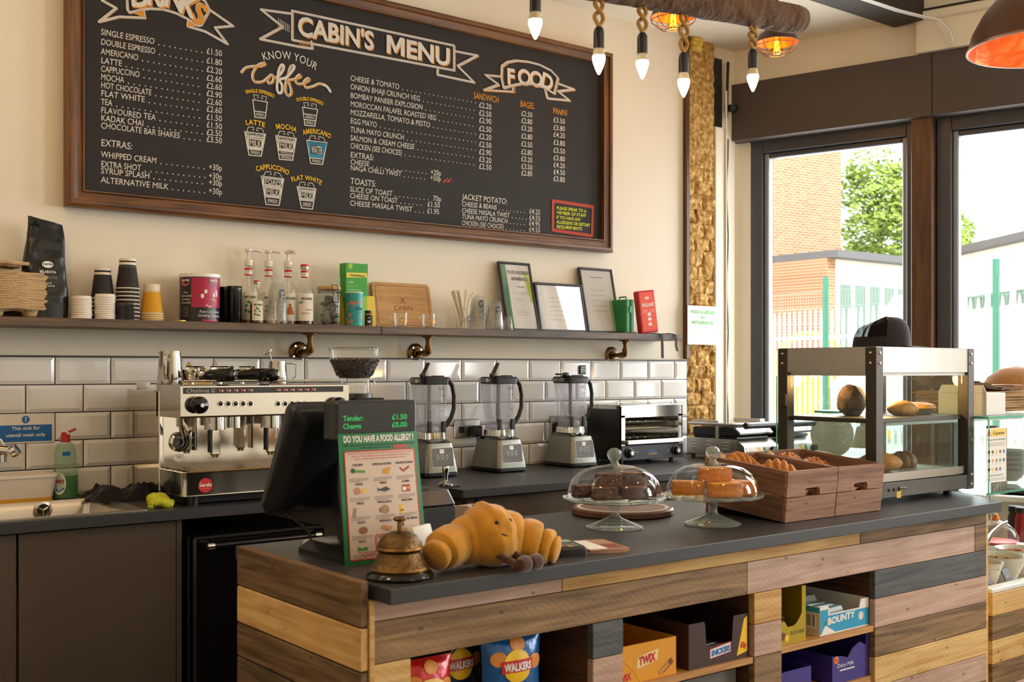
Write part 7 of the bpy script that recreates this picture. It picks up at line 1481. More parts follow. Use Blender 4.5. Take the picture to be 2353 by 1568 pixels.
for k, (x0, y0, x1, y1) in enumerate(((-.018, -.02, .0, -.088), (.026, -.022, .038, -.082))):
    MB().tube([(x0-.004, y0+.012, .040), (x0, y0, .036), (x0+(x1-x0)*.4, y0+(y1-y0)*.4, .026), (x0+(x1-x0)*.75, y0+(y1-y0)*.75, .018), (x1-.004, y1+.006, .016)], [.008, .009, .009, .009, .011], M_fur2, 12).build('leg', t)
    MB().lathe([(0, -.026), (.014, -.022), (.02, -.006), (.02, .008), (.013, .022), (0, .027)], M_fur2, 18, T=TR(x1+.010, y1-.0, .0195) @ RZ(.35) @ RY(math.pi/2) @ Matrix.Scale(.95, 4)).build('foot', t)
# --- card reader and leaflets
t = thing('card_reader', 'black card reader with green and yellow keys behind the croissant toy', 'card reader', (1.865, 2.17, ZT), -.35); MB().loft([sect(-.04, .04, -.07, .07, .0, .01), sect(-.04, .04, -.07, .07, .018, .012), sect(-.034, .034, -.062, .062, .024, .012)], M_blackpl).build('body', t)
kb = MB(); kf = lambda a, b, c=0: Vector((a, b, .0245+c))
for k in range(9): kb.flat(rrect(-.026+.018*(k % 3), -.012+.018*(k % 3), -.02-.013*(k//3), -.01-.013*(k//3), .002), M_grey, kf)
for k, c in enumerate((M_red, M_yel, M_green)): kb.flat(rrect(-.026+.018*k, -.012+.018*k, -.059, -.048, .002), c, kf)
kb.rect(-.028, .028, .01, .05, mat('lcd', '#9fb8a8', .3), kf); kb.build('keypad', t)
M_leaf3 = mat('leaflet_print', '#b98f74', .5, var=.3, scale=20)
for k in range(4):
    m = MB().box(-.055, .055, -.08, .08, 0, .0025, M_leaf3); m.rect(-.05, .0, -.07, .07, M_paper, lambda a, b: Vector((a, b, .0027))); m.rect(.004, .05, -.07, .0, mat('leaflet_red', '#8d4a34', .5), lambda a, b: Vector((a, b, .0027)))
    m.build('leaflet', loc=(1.975+random.uniform(-.004, .004), 2.165, ZT+.0001+k*.0027), rz=-.45+.05*k, label='topmost printed leaflet of the small pile beside the card reader' if k == 3 else 'printed leaflet in the small pile beside the card reader', cat='leaflet', group='leaflets beside the card reader')
# --- round board
M_wal = wood('walnut_board', '#5a3a26', '#8a6248', 0, .45); t = thing('round_board', 'round brown wooden board under the rim of the brownie stand', 'board', (2.515, 2.635, ZT)); MB().lathe([(0, 0), (.155, 0), (.163, .004), (.163, .018), (.158, .023), (0, .023)], M_wal, 56).build('board_body', t); MB().lathe([(.136, .0232), (.142, .0236), (.148, .0232)], mat('board_ring', '#d9c7b4', .4), 56).build('inlaid_ring', t)
# --- cake stands
M_press = glass('pressed_glass', (.95, .98, .97), 1.6, diffuse_share=.13, body=(.8, .92, .88), ior=1.5); M_crys = glass('crystal', (.975, .988, .985), 1.35, ior=1.5)  # white-green diffuse share paints the bright look of lit glass into the stands
def cake_stand(loc, label):
    t = thing('cake_stand', label, 'cake stand', loc, 0, 'glass cake stands on the counter')
    MB().lathe([(0, .004), (.06, .004), (.083, .001), (.084, .005), (.06, .014), (.03, .026), (.016, .034), (.013, .044), (.0145, .056), (.02, .07), (.03, .0785), (0, .079)], M_press, 48).build('foot', t)
    pt = MB(); n = 120
    def rim(r, z, am): return [((r+am*abs(math.sin(i*math.pi/10))) * math.cos(2*math.pi*i/n), (r+am*abs(math.sin(i*math.pi/10)))*math.sin(2*math.pi*i/n), z+am*.8*abs(math.sin(i*math.pi/10))) for i in range(n)]
    pt.loft([rim(.001, .080, 0), rim(.13, .080, 0), rim(.146, .083, .004), rim(.148, .088, .005), rim(.146, .090, .004), rim(.128, .086, 0), rim(.001, .086, 0)], M_press, True, False); pt.build('plate', t)
    MB().lathe([(.137, .089), (.1385, .094), (.1365, .115), (.128, .138), (.112, .157), (.088, .171), (.058, .180), (.028, .184), (.016, .186)], M_crys, 64).build('dome', t)
    MB().lathe([(.016, .185), (.011, .19), (.010, .196), (.017, .203), (.022, .213), (.02, .225), (.01, .233), (0, .235)], M_press, 32).build('knob', t); return t
K1 = Vector((2.272, 2.415, ZT)); K2 = Vector((2.553, 2.285, ZT))
cake_stand(K1, 'domed glass cake stand holding brownies'); cake_stand(K2, 'domed glass cake stand holding orange tray-bake slices')
M_bro = mat('brownie_crumb', '#47200e', .75, var=.45, scale=90, bump=.9, bscale=130, dist=.006); M_brot = mat('brownie_top', '#6b4029', .5, var=.35, scale=60, bump=.6, bscale=110, dist=.004)
M_ora = mat('orange_sponge', '#d07c12', .8, var=.25, scale=90, bump=.8, bscale=120, dist=.005); M_orat = mat('orange_glaze', '#dd9430', .4, var=.3, scale=50, bump=.5, bscale=90, dist=.004)
def slice_(w_, d, h, side, top, seed):
    m = MB(); rr = random.Random(seed)
    def sc(z, k): return [(a*k+rr.uniform(-.0012, .0012), b*k+rr.uniform(-.0012, .0012), z+rr.uniform(-.0008, .0008)) for a, b in rrect(-w_/2, w_/2, -d/2, d/2, .006, 3)]
    n = 6; S_ = [sc(h*i/n, 1-.03*(i == 0)) for i in range(n+1)]; m.loft(S_, side, True, True); m.loft([S_[-1], [(a*.96, b*.96, h+.002+.0015*noise.noise((a*60, b*60, seed))) for a, b in rrect(-w_/2, w_/2, -d/2, d/2, .006, 3)]], top, True, True); return m
def at_k(K, dx, dy, z): # dx to the viewer's right, dy away from the viewer
    v = cR*dx+cF*dy; return Vector((K.x+v.x, K.y+v.y, ZT+z))
zp = .0905
for k, (dx, dy, z, rz, L) in enumerate(((-.005-.03, -.06, zp, -.55, 'front brownie at the bottom of the brownie pile'), (.055, -.045, zp, -.7, 'brownie at the bottom right of the pile'), (-.085, .0, zp, -.4, 'brownie at the far left of the pile'), (.0, .05, zp, -.6, 'brownie at the back of the pile'), (.09, .02, zp, -.8, 'brownie at the far right of the pile'), (-.02, -.03, zp+.0365, -.5, 'top left brownie sitting on the front one'), (.055, .0, zp+.0365, -.75, 'top right brownie on the pile'))):
    slice_(.072, .05, .034, M_bro, M_brot, k).build('brownie', loc=at_k(K1, dx, dy, z), rz=rz, label=L+' under the glass dome', cat='brownie', group='brownies on the cake stand')
for k, (dx, dy, z, rz, L) in enumerate(((-.075, .0, zp, -.75, 'left orange slice at the bottom'), (.025, -.055, zp, -.55, 'front orange slice at the bottom'), (.085, .01, zp, -.9, 'right orange slice at the bottom'), (.005, .0, zp+.0415, -.62, 'top orange slice sitting on the others'))):
    slice_(.095, .055, .039, M_ora, M_orat, 20+k).build('tray_bake_slice', loc=at_k(K2, dx, dy, z), rz=rz, label=L+' under the glass dome', cat='cake slice', group='orange slices on the cake stand')
# --- wooden crates
M_cr = wood('crate_wood', '#7a543c', '#b58a70', 0, .65, knots=6.2); M_cr2 = wood('crate_wood_side', '#5f402d', '#96705a', 1, .65)
tl = math.radians(5.4)
def crate(x0, w_, label):
    t = thing('wooden_crate', label, 'crate', (x0, 2.165, ZT+.001), 0, 'pastry crates on the counter'); t.rotation_euler = (tl, 0, 0); d = .335; h = .156
    # front: two boards, the upper with a hand-hole
    MB().box(.001, w_-.001, 0, .012, 0, .074, M_cr, .0015).build('front_board', t)
    c = w_/2; ar = [(0, .0775), (c-.038, .0775), (c-.036, .095), (c-.03, .101), (c+.03, .101), (c+.036, .095), (c+.038, .0775), (w_-.001, .0775), (w_-.001, h), (.001, h), (.001, .0775)][1:]
    MB().prism(ar+[(.001, .0775)] if False else ar, .012, M_cr, lambda p, q, r=0: Vector((p, .012-r, q))).build('front_board', t)
    MB().box(.001, w_-.001, d-.012, d, .0, .074, M_cr).build('back_board', t); MB().box(.001, w_-.001, d-.012, d, .0775, h, M_cr).build('back_board', t)
    for x in (0.001, w_-.011):
        for z0, z1 in ((0, .074), (.0775, h)): MB().box(x, x+.01, .0125, d-.0125, z0, z1, M_cr2, .0012).build('side_board', t)
    MB().box(.011, w_-.011, .0125, d-.0125, .0, .006, M_cr2).build('floor_board', t)
    for x in (.0115, w_-.0265):
        for y in (.0125, d-.0275): MB().box(x, x+.015, y, y+.015, .006, h-.012, M_cr2).build('corner_block', t)
    MB().box(.01, w_-.01, d-.03, d-.01, -.031, -.001, M_cr2).build('back_batten', t)
    nb = MB()
    for z in (.02, .055, .095, .14):
        for x in (.012, w_-.012): nb.disc(x, z, .0015, M_ink, pl((0, 0, 0), (1, 0, 0), (0, 0, 1)), 6)
    nb.build('nail_heads', t); return t
CX0 = 2.739; crate(CX0, .248, 'left wooden crate holding croissants on parchment'); crate(CX0+.249, .248, 'right wooden crate holding swirled pastries')
# in crate space -> world
def cw(x, y, z): return Vector((CX0+x, 2.165+y*math.cos(tl)-z*math.sin(tl), ZT+.001+y*math.sin(tl)+z*math.cos(tl)))
M_cro = mat('baked_pastry', '#b8731f', .45, var=.9, scale=55, bump=.7, bscale=60, dist=.006); M_swl = mat('swirl_pastry', '#ad6119', .35, var=.9, scale=55, bump=.6, bscale=50, dist=.006)
def croissant(L_, R_, mt, seg=7, bend=.25):
    S_ = []; n = 56
    for i in range(n+1):
        u = i/n; x = (u-.5)*L_; env = math.sin(math.pi*u)**.75 if 0 < u < 1 else 0; rg = .78+.22*abs(math.sin(seg*math.pi*u+.25*math.sin(9*u)))**.7; r = R_*env*rg+.002; y = -bend*L_*(2*u-1)**2
        S_.append([(x, y+r*math.cos(2*math.pi*j/18), max(0, r*.55+r*.95*math.sin(2*math.pi*j/18))) for j in range(18)])
    return MB().loft(S_, mt)
croissant(.17, .045, M_cro).build('croissant', loc=cw(.135, .15, .098), rz=-.75, label='golden croissant in the front of the left crate', cat='croissant', group='croissants in the left crate', ang=180)
croissant(.16, .042, M_cro).build('croissant', loc=cw(.085, .27, .108), rz=-.2, label='croissant at the back of the left crate', cat='croissant', group='croissants in the left crate', ang=180)
croissant(.15, .04, M_cro).build('croissant', loc=cw(.1, .08, .045), rz=-.2, label='croissant lying low in the front of the left crate', cat='croissant', group='croissants in the left crate', ang=180)
def swirl(): # pain-au-raisin-like coil
    m = MB(); pts = []; n = 70
    for i in range(n): a = i/n*2.6*2*math.pi; r = .010+.034*i/n; pts.append((r*math.cos(a), r*math.sin(a), .02+.018*(1-i/n)))
    m.tube(pts, [.012+.002*math.sin(i*1.3) for i in range(n)], M_swl, 10); m.lathe([(0, .006), (.04, .006), (.048, .014), (.04, .026), (0, .03)], M_swl, 28)
    for i in range(9): a = i*2.4; r = .008+.004*i; m.lathe([(0, -.003), (.004, 0), (0, .003)], mat('raisin', '#3a1c10', .5), 6, (r*math.cos(a), r*math.sin(a), .048-.001*i))
    return m
s0 = swirl().build('swirl_pastry', loc=cw(.385, .19, .103), rot=(.25, .1, .3), label='nearer swirled pastry in the right crate', cat='pastry', group='swirled pastries in the right crate')
for (x, y, z, r, L) in ((.355, .275, .108, 1.4, 'farther swirled pastry in the right crate'), (.42, .13, .07, 2.2, 'swirled pastry lying low by the side of the right crate')):
    o = s0.copy(); C.objects.link(o); o.location = cw(x, y, z); o.rotation_euler = (.3, -.1, r); o['label'] = L
def paper(name, x0, x1, y0, y1, z, label, peaks):
    m = MB()
    def f(u, v):
        x = x0+(x1-x0)*u; y = y0+(y1-y0)*v; zz = z+.008*noise.noise((u*4, v*4, x0*9))
        for (pu, pv, ph_, pr_) in peaks: d_ = max(abs(u-pu), abs(v-pv)); zz += max(0, ph_*(1-d_/pr_))
        return cw(x, y, zz)
    m.grid(f, 26, 26, M_parch); return m.build(name, label=label, cat='paper')
paper('parchment_sheet', .018, .232, .02, .32, .04, 'parchment paper lining the left crate', [(.2, 1.0, .13, .3), (.55, 0, .05, .3), (1, .4, .05, .2)])
paper('parchment_sheet', .266, .48, .02, .32, .05, 'parchment paper lining the right crate', [(.12, .95, .12, .28), (.1, .0, .115, .22), (.6, .0, .03, .3)])
# ================================================================== HEATED DISPLAY CASE
M_case = mat('case_steel', '#565049', .52, 1, var=.1, scale=40); M_case2 = mat('case_steel_bright', '#a39a8e', .3, 1, var=.08)
X0, X1, Y0, Y1, ZB_, ZT_ = 3.335, 3.962, 2.25, 2.668, .928, 1.452
t = case = thing('heated_display_case', 'stainless steel heated display case with glass sides, lit inside', 'display case', (0, 0, 0))
pw_ = .043
def post(x, y): MB().box(x-pw_/2, x+pw_/2, y-pw_/2, y+pw_/2, ZB_, ZT_-.001, M_case, .002).build('corner_post', t)
for x in (X0+pw_/2, X1-pw_/2):
    for y in (Y0+pw_/2, Y1-pw_/2): post(x, y)
zh0 = 1.365; zb1 = 1.003
h = MB(); h.box(X0+.044, X1-.044, Y0+.002, Y0+.01, zh0, ZT_-.001, M_steel).box(X0+.044, X1-.044, Y1-.01, Y1-.002, zh0, ZT_-.001, M_steel).box(X0+.002, X0+.01, Y0+.044, Y1-.044, zh0, ZT_-.001, M_steel).box(X1-.01, X1-.002, Y0+.044, Y1-.044, zh0, ZT_-.001, M_steel).box(X0, X1, Y0, Y1, ZT_-.0008, ZT_+.001, M_steel); h.box(X0+.044, X1-.044, Y0+.012, Y0+.02, zh0-.012, zh0, M_white).box(X0+.012, X0+.02, Y0+.044, Y1-.044, zh0-.012, zh0, M_steel); h.build('top_hood', t)
b = MB(); b.box(X0+.044, X1-.044, Y0+.002, Y1-.002, ZB_+.004, zb1-.02, M_case, .001).box(X0+.002, X1-.002, Y0+.044, Y1-.044, ZB_+.004, zb1-.02, M_case, .001); b.build('base_box', t)
MB().box(X0+.03, X1-.03, Y0+.025, Y1-.02, zb1-.019, zb1+.004, mat('tray_steel', '#b9b3a2', .35, .7)).box(X0+.044, X1-.044, Y0+.012, Y0+.02, zb1-.015, zb1+.012, M_case2).build('bottom_tray', t)
zs = 1.205; MB().box(X0+.02, X1-.02, Y0+.025, Y1-.02, zs-.016, zs, M_case, .002).build('middle_shelf', t)
MB().box(X0+.046, X1-.046, Y0+.022, Y0+.026, zb1+.0, zh0, M_glassd).build('front_pane', t); MB().box(X0+.022, X0+.026, Y0+.046, Y1-.046, zb1+.0, zh0, M_glassd).build('side_pane', t); MB().box(X1-.026, X1-.022, Y0+.046, Y1-.046, zb1, zh0, M_glassd).build('side_pane', t)
MB().box(X0+.046, X0+.33, Y1-.02, Y1-.016, zb1, zh0, M_glassd).box(X0+.31, X1-.046, Y1-.028, Y1-.024, zb1, zh0, M_glassd).build('rear_door', t)
for x, y, ax_ in ((X0+.022, Y0-.0, 'y'), (X1-.022, Y0, 'y')):
    for z in (ZT_-.02, ZT_-.055, ZB_+.02, ZB_+.055): MB().lathe([(.0055, 0), (.005, .002), (.002, .0035), (0, .0035)], M_chrome, 10, T=TR(x, y, z) @ RX(math.pi/2)).build('rivet', t)
for y in (Y0+.022, Y1-.022):
    for z in (ZT_-.02, ZT_-.055): MB().lathe([(.0055, 0), (.005, .002), (.002, .0035), (0, .0035)], M_chrome, 10, T=TR(X0, y, z) @ RY(-math.pi/2)).build('rivet', t)
for x in (X0+.06, X1-.1):
    for y in (Y0+.05, Y1-.05): MB().cyl(.016, ZT+.0003, ZB_+.004, M_blackpl, 14, (x, y, 0)).build('foot', t)
for k, x in enumerate((X0+.08, X0+.11)): MB().cyl(.005, 0, .004, M_dark, 10, T=TR(x, Y0+.002, .958) @ RX(math.pi/2)).build('screw', t)
MB().cyl(.008, 0, .006, M_chrome, 14, T=TR(X0+.145, Y0+.002, .96) @ RX(math.pi/2)).rod((X0+.145, Y0-.004, .96), (X0+.152, Y0-.02, .964), .003, M_chrome, 8).build('toggle_switch', t)
F = pl((0, Y0+.002, 0), (1, 0, 0), (0, 0, 1), .0006); s = MB().rect(X0+.125, X0+.15, .925+.003, .951, M_yel, F); s.stroke([(X0+.1375+.004*math.cos(i), .941+.004*math.sin(i)) for i in range(7)], .001, M_ink, pl((0, Y0+.002, 0), (1, 0, 0), (0, 0, 1), .001)); s.stroke([(X0+.1375, .937), (X0+.1375, .931)], .0012, M_ink, pl((0, Y0+.002, 0), (1, 0, 0), (0, 0, 1), .001)); s.build('switch_label', t)
# sliding side glass with hinges on the left
for z in (1.02, 1.24): MB().box(X0-.012, X0+.0, Y1-.045, Y1-.012, z, z+.045, M_case, .002).build('glass_hinge', t)
MB().box(X0-.006, X0-.0035, Y1-.002, Y1+.002, 1.02, 1.35, mat('bright_glass_edge', '#86e6c4', .2)).build('glass_edge', t)
# lamps in the case
M_lampon = mat('warm_bulb', '#ffd9a0', .3, emit=8, var=0)
for x, y in ((X0+.33, Y0+.22), (X0+.09, Y1-.10)):
    MB().lathe([(0, -.030), (.018, -.025), (.027, -.006), (.022, .012), (.012, .022)], M_lampon, 18, (x, y, 1.375)).build('lamp_bulb', t); MB().cyl(.013, .0, .05, M_brass, 12, (x, y, 1.395)).build('lamp_holder', t)
light('POINT', 'case_lamp_light', (X0+.33, Y0+.20, 1.335), (1, .62, .25), 2.8, .03)
light('POINT', 'case_lamp_light', (X0+.12, Y1-.12, 1.335), (1, .6, .22), .9, .03)
# pastries in the case
def blob(L_, wd, ht, mt, seed, n1=30, n2=22, fl=.0, rough=.12):
    S_ = []
    for i in range(n1+1):
        u = i/n1; e = max(.02, math.sin(math.pi*u)**.6 if 0 < u < 1 else .02); ring = []
        for j in range(n2):
            a = 2*math.pi*j/n2; k = 1+rough*noise.noise((u*4+seed, math.cos(a)*1.5, math.sin(a)*1.5)); zz = ht*.45+ht*.55*e*math.sin(a)*k
            ring.append(((u-.5)*L_, wd*.5*e*math.cos(a)*k, max(0, zz if zz > 0 else 0)))
        S_.append(ring)
    return MB().loft(S_, mt)
M_loaf = mat('rustic_crust', '#6b5446', .85, var=.6, scale=26, bump=.9, bscale=40, dist=.01); M_past = mat('pasty_crust', '#c58a3c', .5, var=.3, scale=20, bump=.4, bscale=50); M_pie = mat('pie_crust', '#d9962c', .5, var=.2, scale=30, bump=.3, bscale=60); M_darkp = mat('dark_pastry', '#7a4a2c', .55, var=.5, scale=30, bump=.7, bscale=60, dist=.006)
def pt_(px, py, z): return onz(px, py, z)
blob(.13, .10, .115, M_loaf, 3, rough=.2).build('rustic_loaf', loc=(X0+.20, Y0+.24, zs), rz=1.2, label='dusty dark rustic loaf on the upper shelf of the display case', cat='bread', ang=180)
blob(.14, .085, .055, M_past, 5).build('pasty', loc=(X0+.345, Y0+.12, zs), rz=-.3, label='oval pasty on the upper shelf, left of the pie', cat='pasty', ang=180)
t2 = thing('fruit_pie', 'round golden pie in a foil case on the upper shelf', 'pie', (X0+.505, Y0+.16, zs)); MB().lathe([(0, .018), (.062, .02), (.068, .024), (.06, .038), (.03, .046), (0, .047)], M_pie, 36).build('pie_lid', t2); MB().lathe([(0, 0), (.046, 0), (.062, .02), (.064, .02), (.048, -.0)], mat('foil_case', '#d8d2c8', .3, .9), 36).build('foil_case', t2)
blob(.16, .09, .07, M_past, 8).build('pasty', loc=(X0+.20, Y0+.12, zb1+.005), rz=-.9, label='golden pasty on the bottom tray by the front corner post', cat='pasty', ang=180)
blob(.17, .09, .07, M_past, 11).build('pasty', loc=(X0+.075, Y0+.29, zb1+.005), rz=-.6, label='pale pasty on the bottom tray seen through the left side glass', cat='pasty', ang=180)
croissant(.19, .04, M_darkp, 6, .3).build('dark_croissant', loc=(X0+.43, Y0+.17, zb1+.005), rz=2.9, label='dark chocolate croissant on the bottom tray of the display case', cat='croissant', ang=180)
# --- cap on top
t = thing('trucker_hat', 'black trucker cap with a mesh back on top of the display case', 'cap', (3.645, 2.43, ZT_+.0015), -.55); M_cap = mat('black_cotton', '#1c181b', .9, var=.1, scale=60, sheen=.2)
def capr(a, v): # a angle, v 0..1 base to crown; front is +x
    r = .088*(math.cos(v*math.pi/2)**.55); fx_ = 1.12+.0*v; x = r*math.cos(a)*fx_+.012*v; z = .112*math.sin(v*math.pi/2)**.8*(1-.30*max(0, -math.cos(a))*(1-v)*0)
    back = max(0, -math.cos(a)); z -= .05*back*v*v*(1-v*.2); x += -.014*back*(1-v)
    return (x, r*math.sin(a)*.98, max(z, 0)+.004)
cp = MB(); cp.grid(lambda u, v: capr(-1.75+3.5*u, v), 30, 18, M_cap); cp.build('front_panel', t, ang=180)
M_mesh = glass('cap_mesh', (.62, .6, .62), .05, diffuse_share=.35, body=(.03, .025, .03)); 
for k in range(3):
    a0 = 1.75+k*.928; MB().grid(lambda u, v: capr(a0+.07+.79*u, .16+.74*v), 10, 14, M_mesh).build('mesh_panel', t, ang=180)
st = MB()
for k in range(4): a0 = 1.75+k*.928-.0; st.grid(lambda u, v: capr(a0-.06+.13*u, v), 3, 16, M_cap)
st.grid(lambda u, v: tuple(Vector(capr(1.75+2.783*u, .0+.17*v))*1.0), 24, 4, M_cap); st.grid(lambda u, v: capr(1.75+2.783*u, .88+.12*v), 18, 3, M_cap); st.build('seams', t, ang=180)
def brim(u, v): a = -1.05+2.1*u; r = .088+.07*v*(math.cos(a*1.15)**.5 if abs(a*1.15) < 1.57 else 0); return (r*1.10*math.cos(a), r*math.sin(a)*.98, .006-.006*v-.012*abs(math.sin(a))*0+.003)
bb_ = MB().grid(brim, 20, 8, M_cap); bb_.grid(lambda u, v: tuple(Vector(brim(1-u, v))+Vector((0, 0, -.003))), 20, 8, M_cap); bb_.build('brim', t, ang=180); MB().cyl(.006, .111, .117, M_cap, 12, (.012, 0, 0)).build('button', t)
# ================================================================== SALAD UNIT on the right
UX, UX1, UY, UY1 = 4.0, 5.22, 2.2, 2.98
u = thing('salad_counter', 'plank-clad chilled salad counter with a glass top, right of the bar counter', 'display counter', (0, 0, 0))
cl = MB(); zz = [0, .09, .18, .27, .36, .45, .535]
for k in range(6): cl.box(UX, UX1, UY, UY+.02, zz[k]+.001, zz[k+1]-.001, KD['ybybpy'[5-k]][k % 2], .0015)
cl.build('front_cladding', u); MB().box(UX+.0, UX1, UY+.021, UY1, .0, .50, M_dark).build('carcass', u)
MB().box(UX, UX1, UY+.001, UY+.05, .536, .552, M_white, .002).box(UX, UX1, UY1-.03, UY1, .5, .75, M_steel).box(UX, UX1, UY+.051, UY1-.03, .5005, .515, mat('deck_marble', '#cfc8b4', .2, var=.2, scale=6)).build('display_deck', u)
zg0, zg1 = .905, 1.19
MB().box(UX-.03, UX1, UY-.0, UY1, zg1, zg1+.010, M_glassd).build('glass_top', u); MB().box(UX-.03, UX1, UY-.001, UY+.001, zg1+.0002, zg1+.0098, M_edge).box(UX-.031, UX-.029, UY, UY1, zg1, zg1+.01, M_edge).build('glass_top_edge', u)
MB().box(UX-.02, UX1, UY+.012, UY1, zg0, zg0+.008, M_glassd).build('glass_shelf', u); MB().box(UX-.02, UX1, UY+.011, UY+.013, zg0+.0002, zg0+.0078, M_edge).build('glass_shelf_edge', u)
MB().box(UX-.02, UX1, UY+.003, UY+.009, zg0+.0, zg1-.0005, M_glassd).build('front_pane', u); MB().box(UX-.026, UX-.020, UY+.003, UY1, zg0, zg1-.0005, M_glassd).build('side_pane', u); MB().box(UX-.026, UX-.018, UY+.001, UY+.004, zg0, zg1-.0005, M_edge).build('pane_edge', u)
for y in (UY+.05, UY1-.05):
    MB().box(UX-.005, UX+.01, y-.012, y+.012, .55, zg0, M_glassd).build('glass_leg', u)
MB().box(UX-.02, UX1, UY1-.26, UY1-.22, zg1-.05, zg1-.001, mat('light_rail', '#b9b9b4', .4)).build('light_rail', u)
for x in (UX+.06, UX+.6): MB().cyl(.012, 0, .04, M_brass, 14, T=TR(x, UY+.012, zg1-.04) @ RX(-math.pi/2)).build('glass_bracket', u)
# caution notice
A = ony(2266, 985, UY); B = ony(2312, 1106, UY); w_ = max(.075, B.x-A.x); h = A.z-B.z; t = thing('caution_notice', 'yellow-topped caution food allergy notice on the glass of the salad counter', 'notice', (A.x+.004, UY+.0024, B.z))
lb = MB().prism(rrect(0, w_, 0, h, .003), .001, M_paper, lambda a, b, c=0: Vector((a, -c, b))); F = pl((0, -.001, 0), (1, 0, 0), (0, 0, 1), .0004); F2 = pl((0, -.0014, 0), (1, 0, 0), (0, 0, 1), .0006)
lb.rect(w_*.24, w_*.98, h*.84, h*.98, M_yel, F); lb.text('Caution', w_*.61, h*.875, h*.062, M_ink, F2, al='C', w=w_*.56, bold=.01); T3 = [(w_*.04, h*.86), (w_*.22, h*.86), (w_*.13, h*.975)]; lb.flat(T3, M_yel, F); lb.stroke(T3, .002, M_ink, F2, True); lb.rect(w_*.122, w_*.138, h*.88, h*.94, M_ink, F2); lb.text('Do you have a food allergy?', w_*.5, h*.77, h*.04, M_ink, F, al='C', w=w_*.92)
for k in range(3): lb.rect(w_*.08, w_*.92, h*(.72-k*.025), h*(.727-k*.025), M_grey, F)
for r in range(3):
    for c in range(5 if r < 2 else 4): lb.disc(w_*(.13+.185*c), h*(.56-.16*r), w_*.05, (M_pgr, M_por, M_prd, M_pdk, M_pg, M_blue, M_yel)[(r*5+c*3) % 7], F, 8); lb.rect(w_*(.08+.185*c), w_*(.18+.185*c), h*(.50-.16*r), h*(.505-.16*r), M_grey, F)
lb.text('ALWAYS ASK BEFORE YOU EAT', w_*.5, h*.115, h*.028, M_ink, F, al='C', w=w_*.7)
for k in range(2): lb.rect(w_*.05, w_*.95, h*(.07-k*.03), h*(.077-k*.03), M_grey, F)
lb.build('notice_sheet', t)
# on the glass top
P = onz(2310, 960, zg1+.0105); bx_ = UX+.46; by_ = UY+.34; rr = random.Random(12); b0 = None
for k in range(14):
    mt = M_kraft
    if b0 is None: b0 = o = MB().loft([[(x*k_, y*k_, z) for x, y in ((-.20, -.14), (.20, -.14), (.21, .14), (-.2, .14))] for z, k_ in ((0, 1), (.0055, 1.0))], mt, False).build('paper_bag', cat='paper bag', group='brown paper bags on the salad counter')
    else: o = b0.copy(); C.objects.link(o)
    o.location = (bx_+rr.uniform(-.015, .015), by_+rr.uniform(-.012, .012), zg1+.0108+k*.0062); o.rotation_euler = (rr.uniform(-.004, .004), rr.uniform(-.01, .004), rr.uniform(-.09, .09)); o['label'] = 'flat brown paper bag within the pile on the glass top' if k < 13 else 'topmost flat brown paper bag of the pile on the glass top'
for k in range(4):
    m = MB().grid(lambda a, b: ((a-.5)*.40, (b-.5)*.28, .004+.05*max(0, .4-a)**1.4*2.2+.004*noise.noise((a*5, b*5, k))), 14, 8, mat('pale_kraft', '#b39b86', .85, var=.1)); o = m.build('paper_bag', loc=(bx_-.02+.01*k, by_+.02*k-.02, zg1+.098+k*.006), rz=.10-.08*k, label='pale paper bag with a curled end on the top of the pile' if k == 3 else 'pale loose paper bag near the top of the pile', cat='paper bag', group='pale paper bags on the pile')
t = thing('white_carton', 'white cardboard carton on the glass top behind the display case', 'carton', (UX+.10, UY+.14, zg1+.0105), .0); MB().box(-.07, .07, -.10, .10, 0, .085, M_paper, .002).build('carton_body', t); MB().prism([(-.10, .085), (.10, .085), (.085, .115), (-.085, .115)], .003, M_paper, lambda a, b, c=0: Vector((-.07+c, a, b))).build('carton_flap', t)
t = thing('wicker_basket', 'woven brown basket at the right edge on the glass top', 'basket', (UX+.86, UY+.36, zg1+.0105)); M_wick = mat('wicker', '#a9794a', .8, var=.4, scale=120, bump=.8, bscale=90, dist=.004); MB().lathe([(0, .002), (.12, .002), (.14, .03), (.15, .05)], M_wick, 36).build('basket_base', t); MB().lathe([(.15, .05), (.148, .09), (.12, .14), (.07, .175), (0, .19)], M_wick, 36).build('basket_lid', t); MB().lathe([(.15, .045), (.156, .05), (.15, .056)], M_orange, 36).build('basket_band', t)
# on the glass shelf: grey bowls
M_bowl = mat('grey_bowl', '#9aa7aa', .3, var=.03); bw0 = None; P = ony(2325, 1080, UY+.2)
for k in range(5):
    if bw0 is None: bw0 = o = MB().lathe([(0, .002), (.035, 0), (.055, .015), (.078, .05), (.08, .056), (.076, .056), (.052, .02), (0, .008)], M_bowl, 32).build('bowl', cat='bowl', group='grey bowls stacked under the glass top')
    else: o = bw0.copy(); C.objects.link(o)
    o.scale = (.8, .8, .8); o.location = (P.x-.015, UY+.2, zg0+.0085+k*.021); o['label'] = 'topmost grey bowl of the stack behind the caution notice' if k == 4 else 'grey bowl within the stack behind the caution notice'
MB().cyl(.035, 0, .20, wood('post_wood', '#8a6a4c', '#b5967a', 2, .6), 16).build('wooden_post', loc=(P.x+.30, UY+.42, zg0+.0085), label='pale wooden post standing behind the grey bowls', cat='post')
t = thing('pale_lamp_shade', 'pale bell-shaped shade hanging under the glass behind the display case', 'lamp shade', (UX+.06, UY+.60, zg1-.052)); MB().lathe([(.02, 0), (.028, -.006), (.04, -.06), (.055, -.09), (.052, -.09), (.037, -.06), (.02, -.01)], mat('cream_shade', '#cfc4a8', .5), 24).build('shade', t); MB().cyl(.012, -.002, .003, M_brass, 12).build('shade_cap', t)
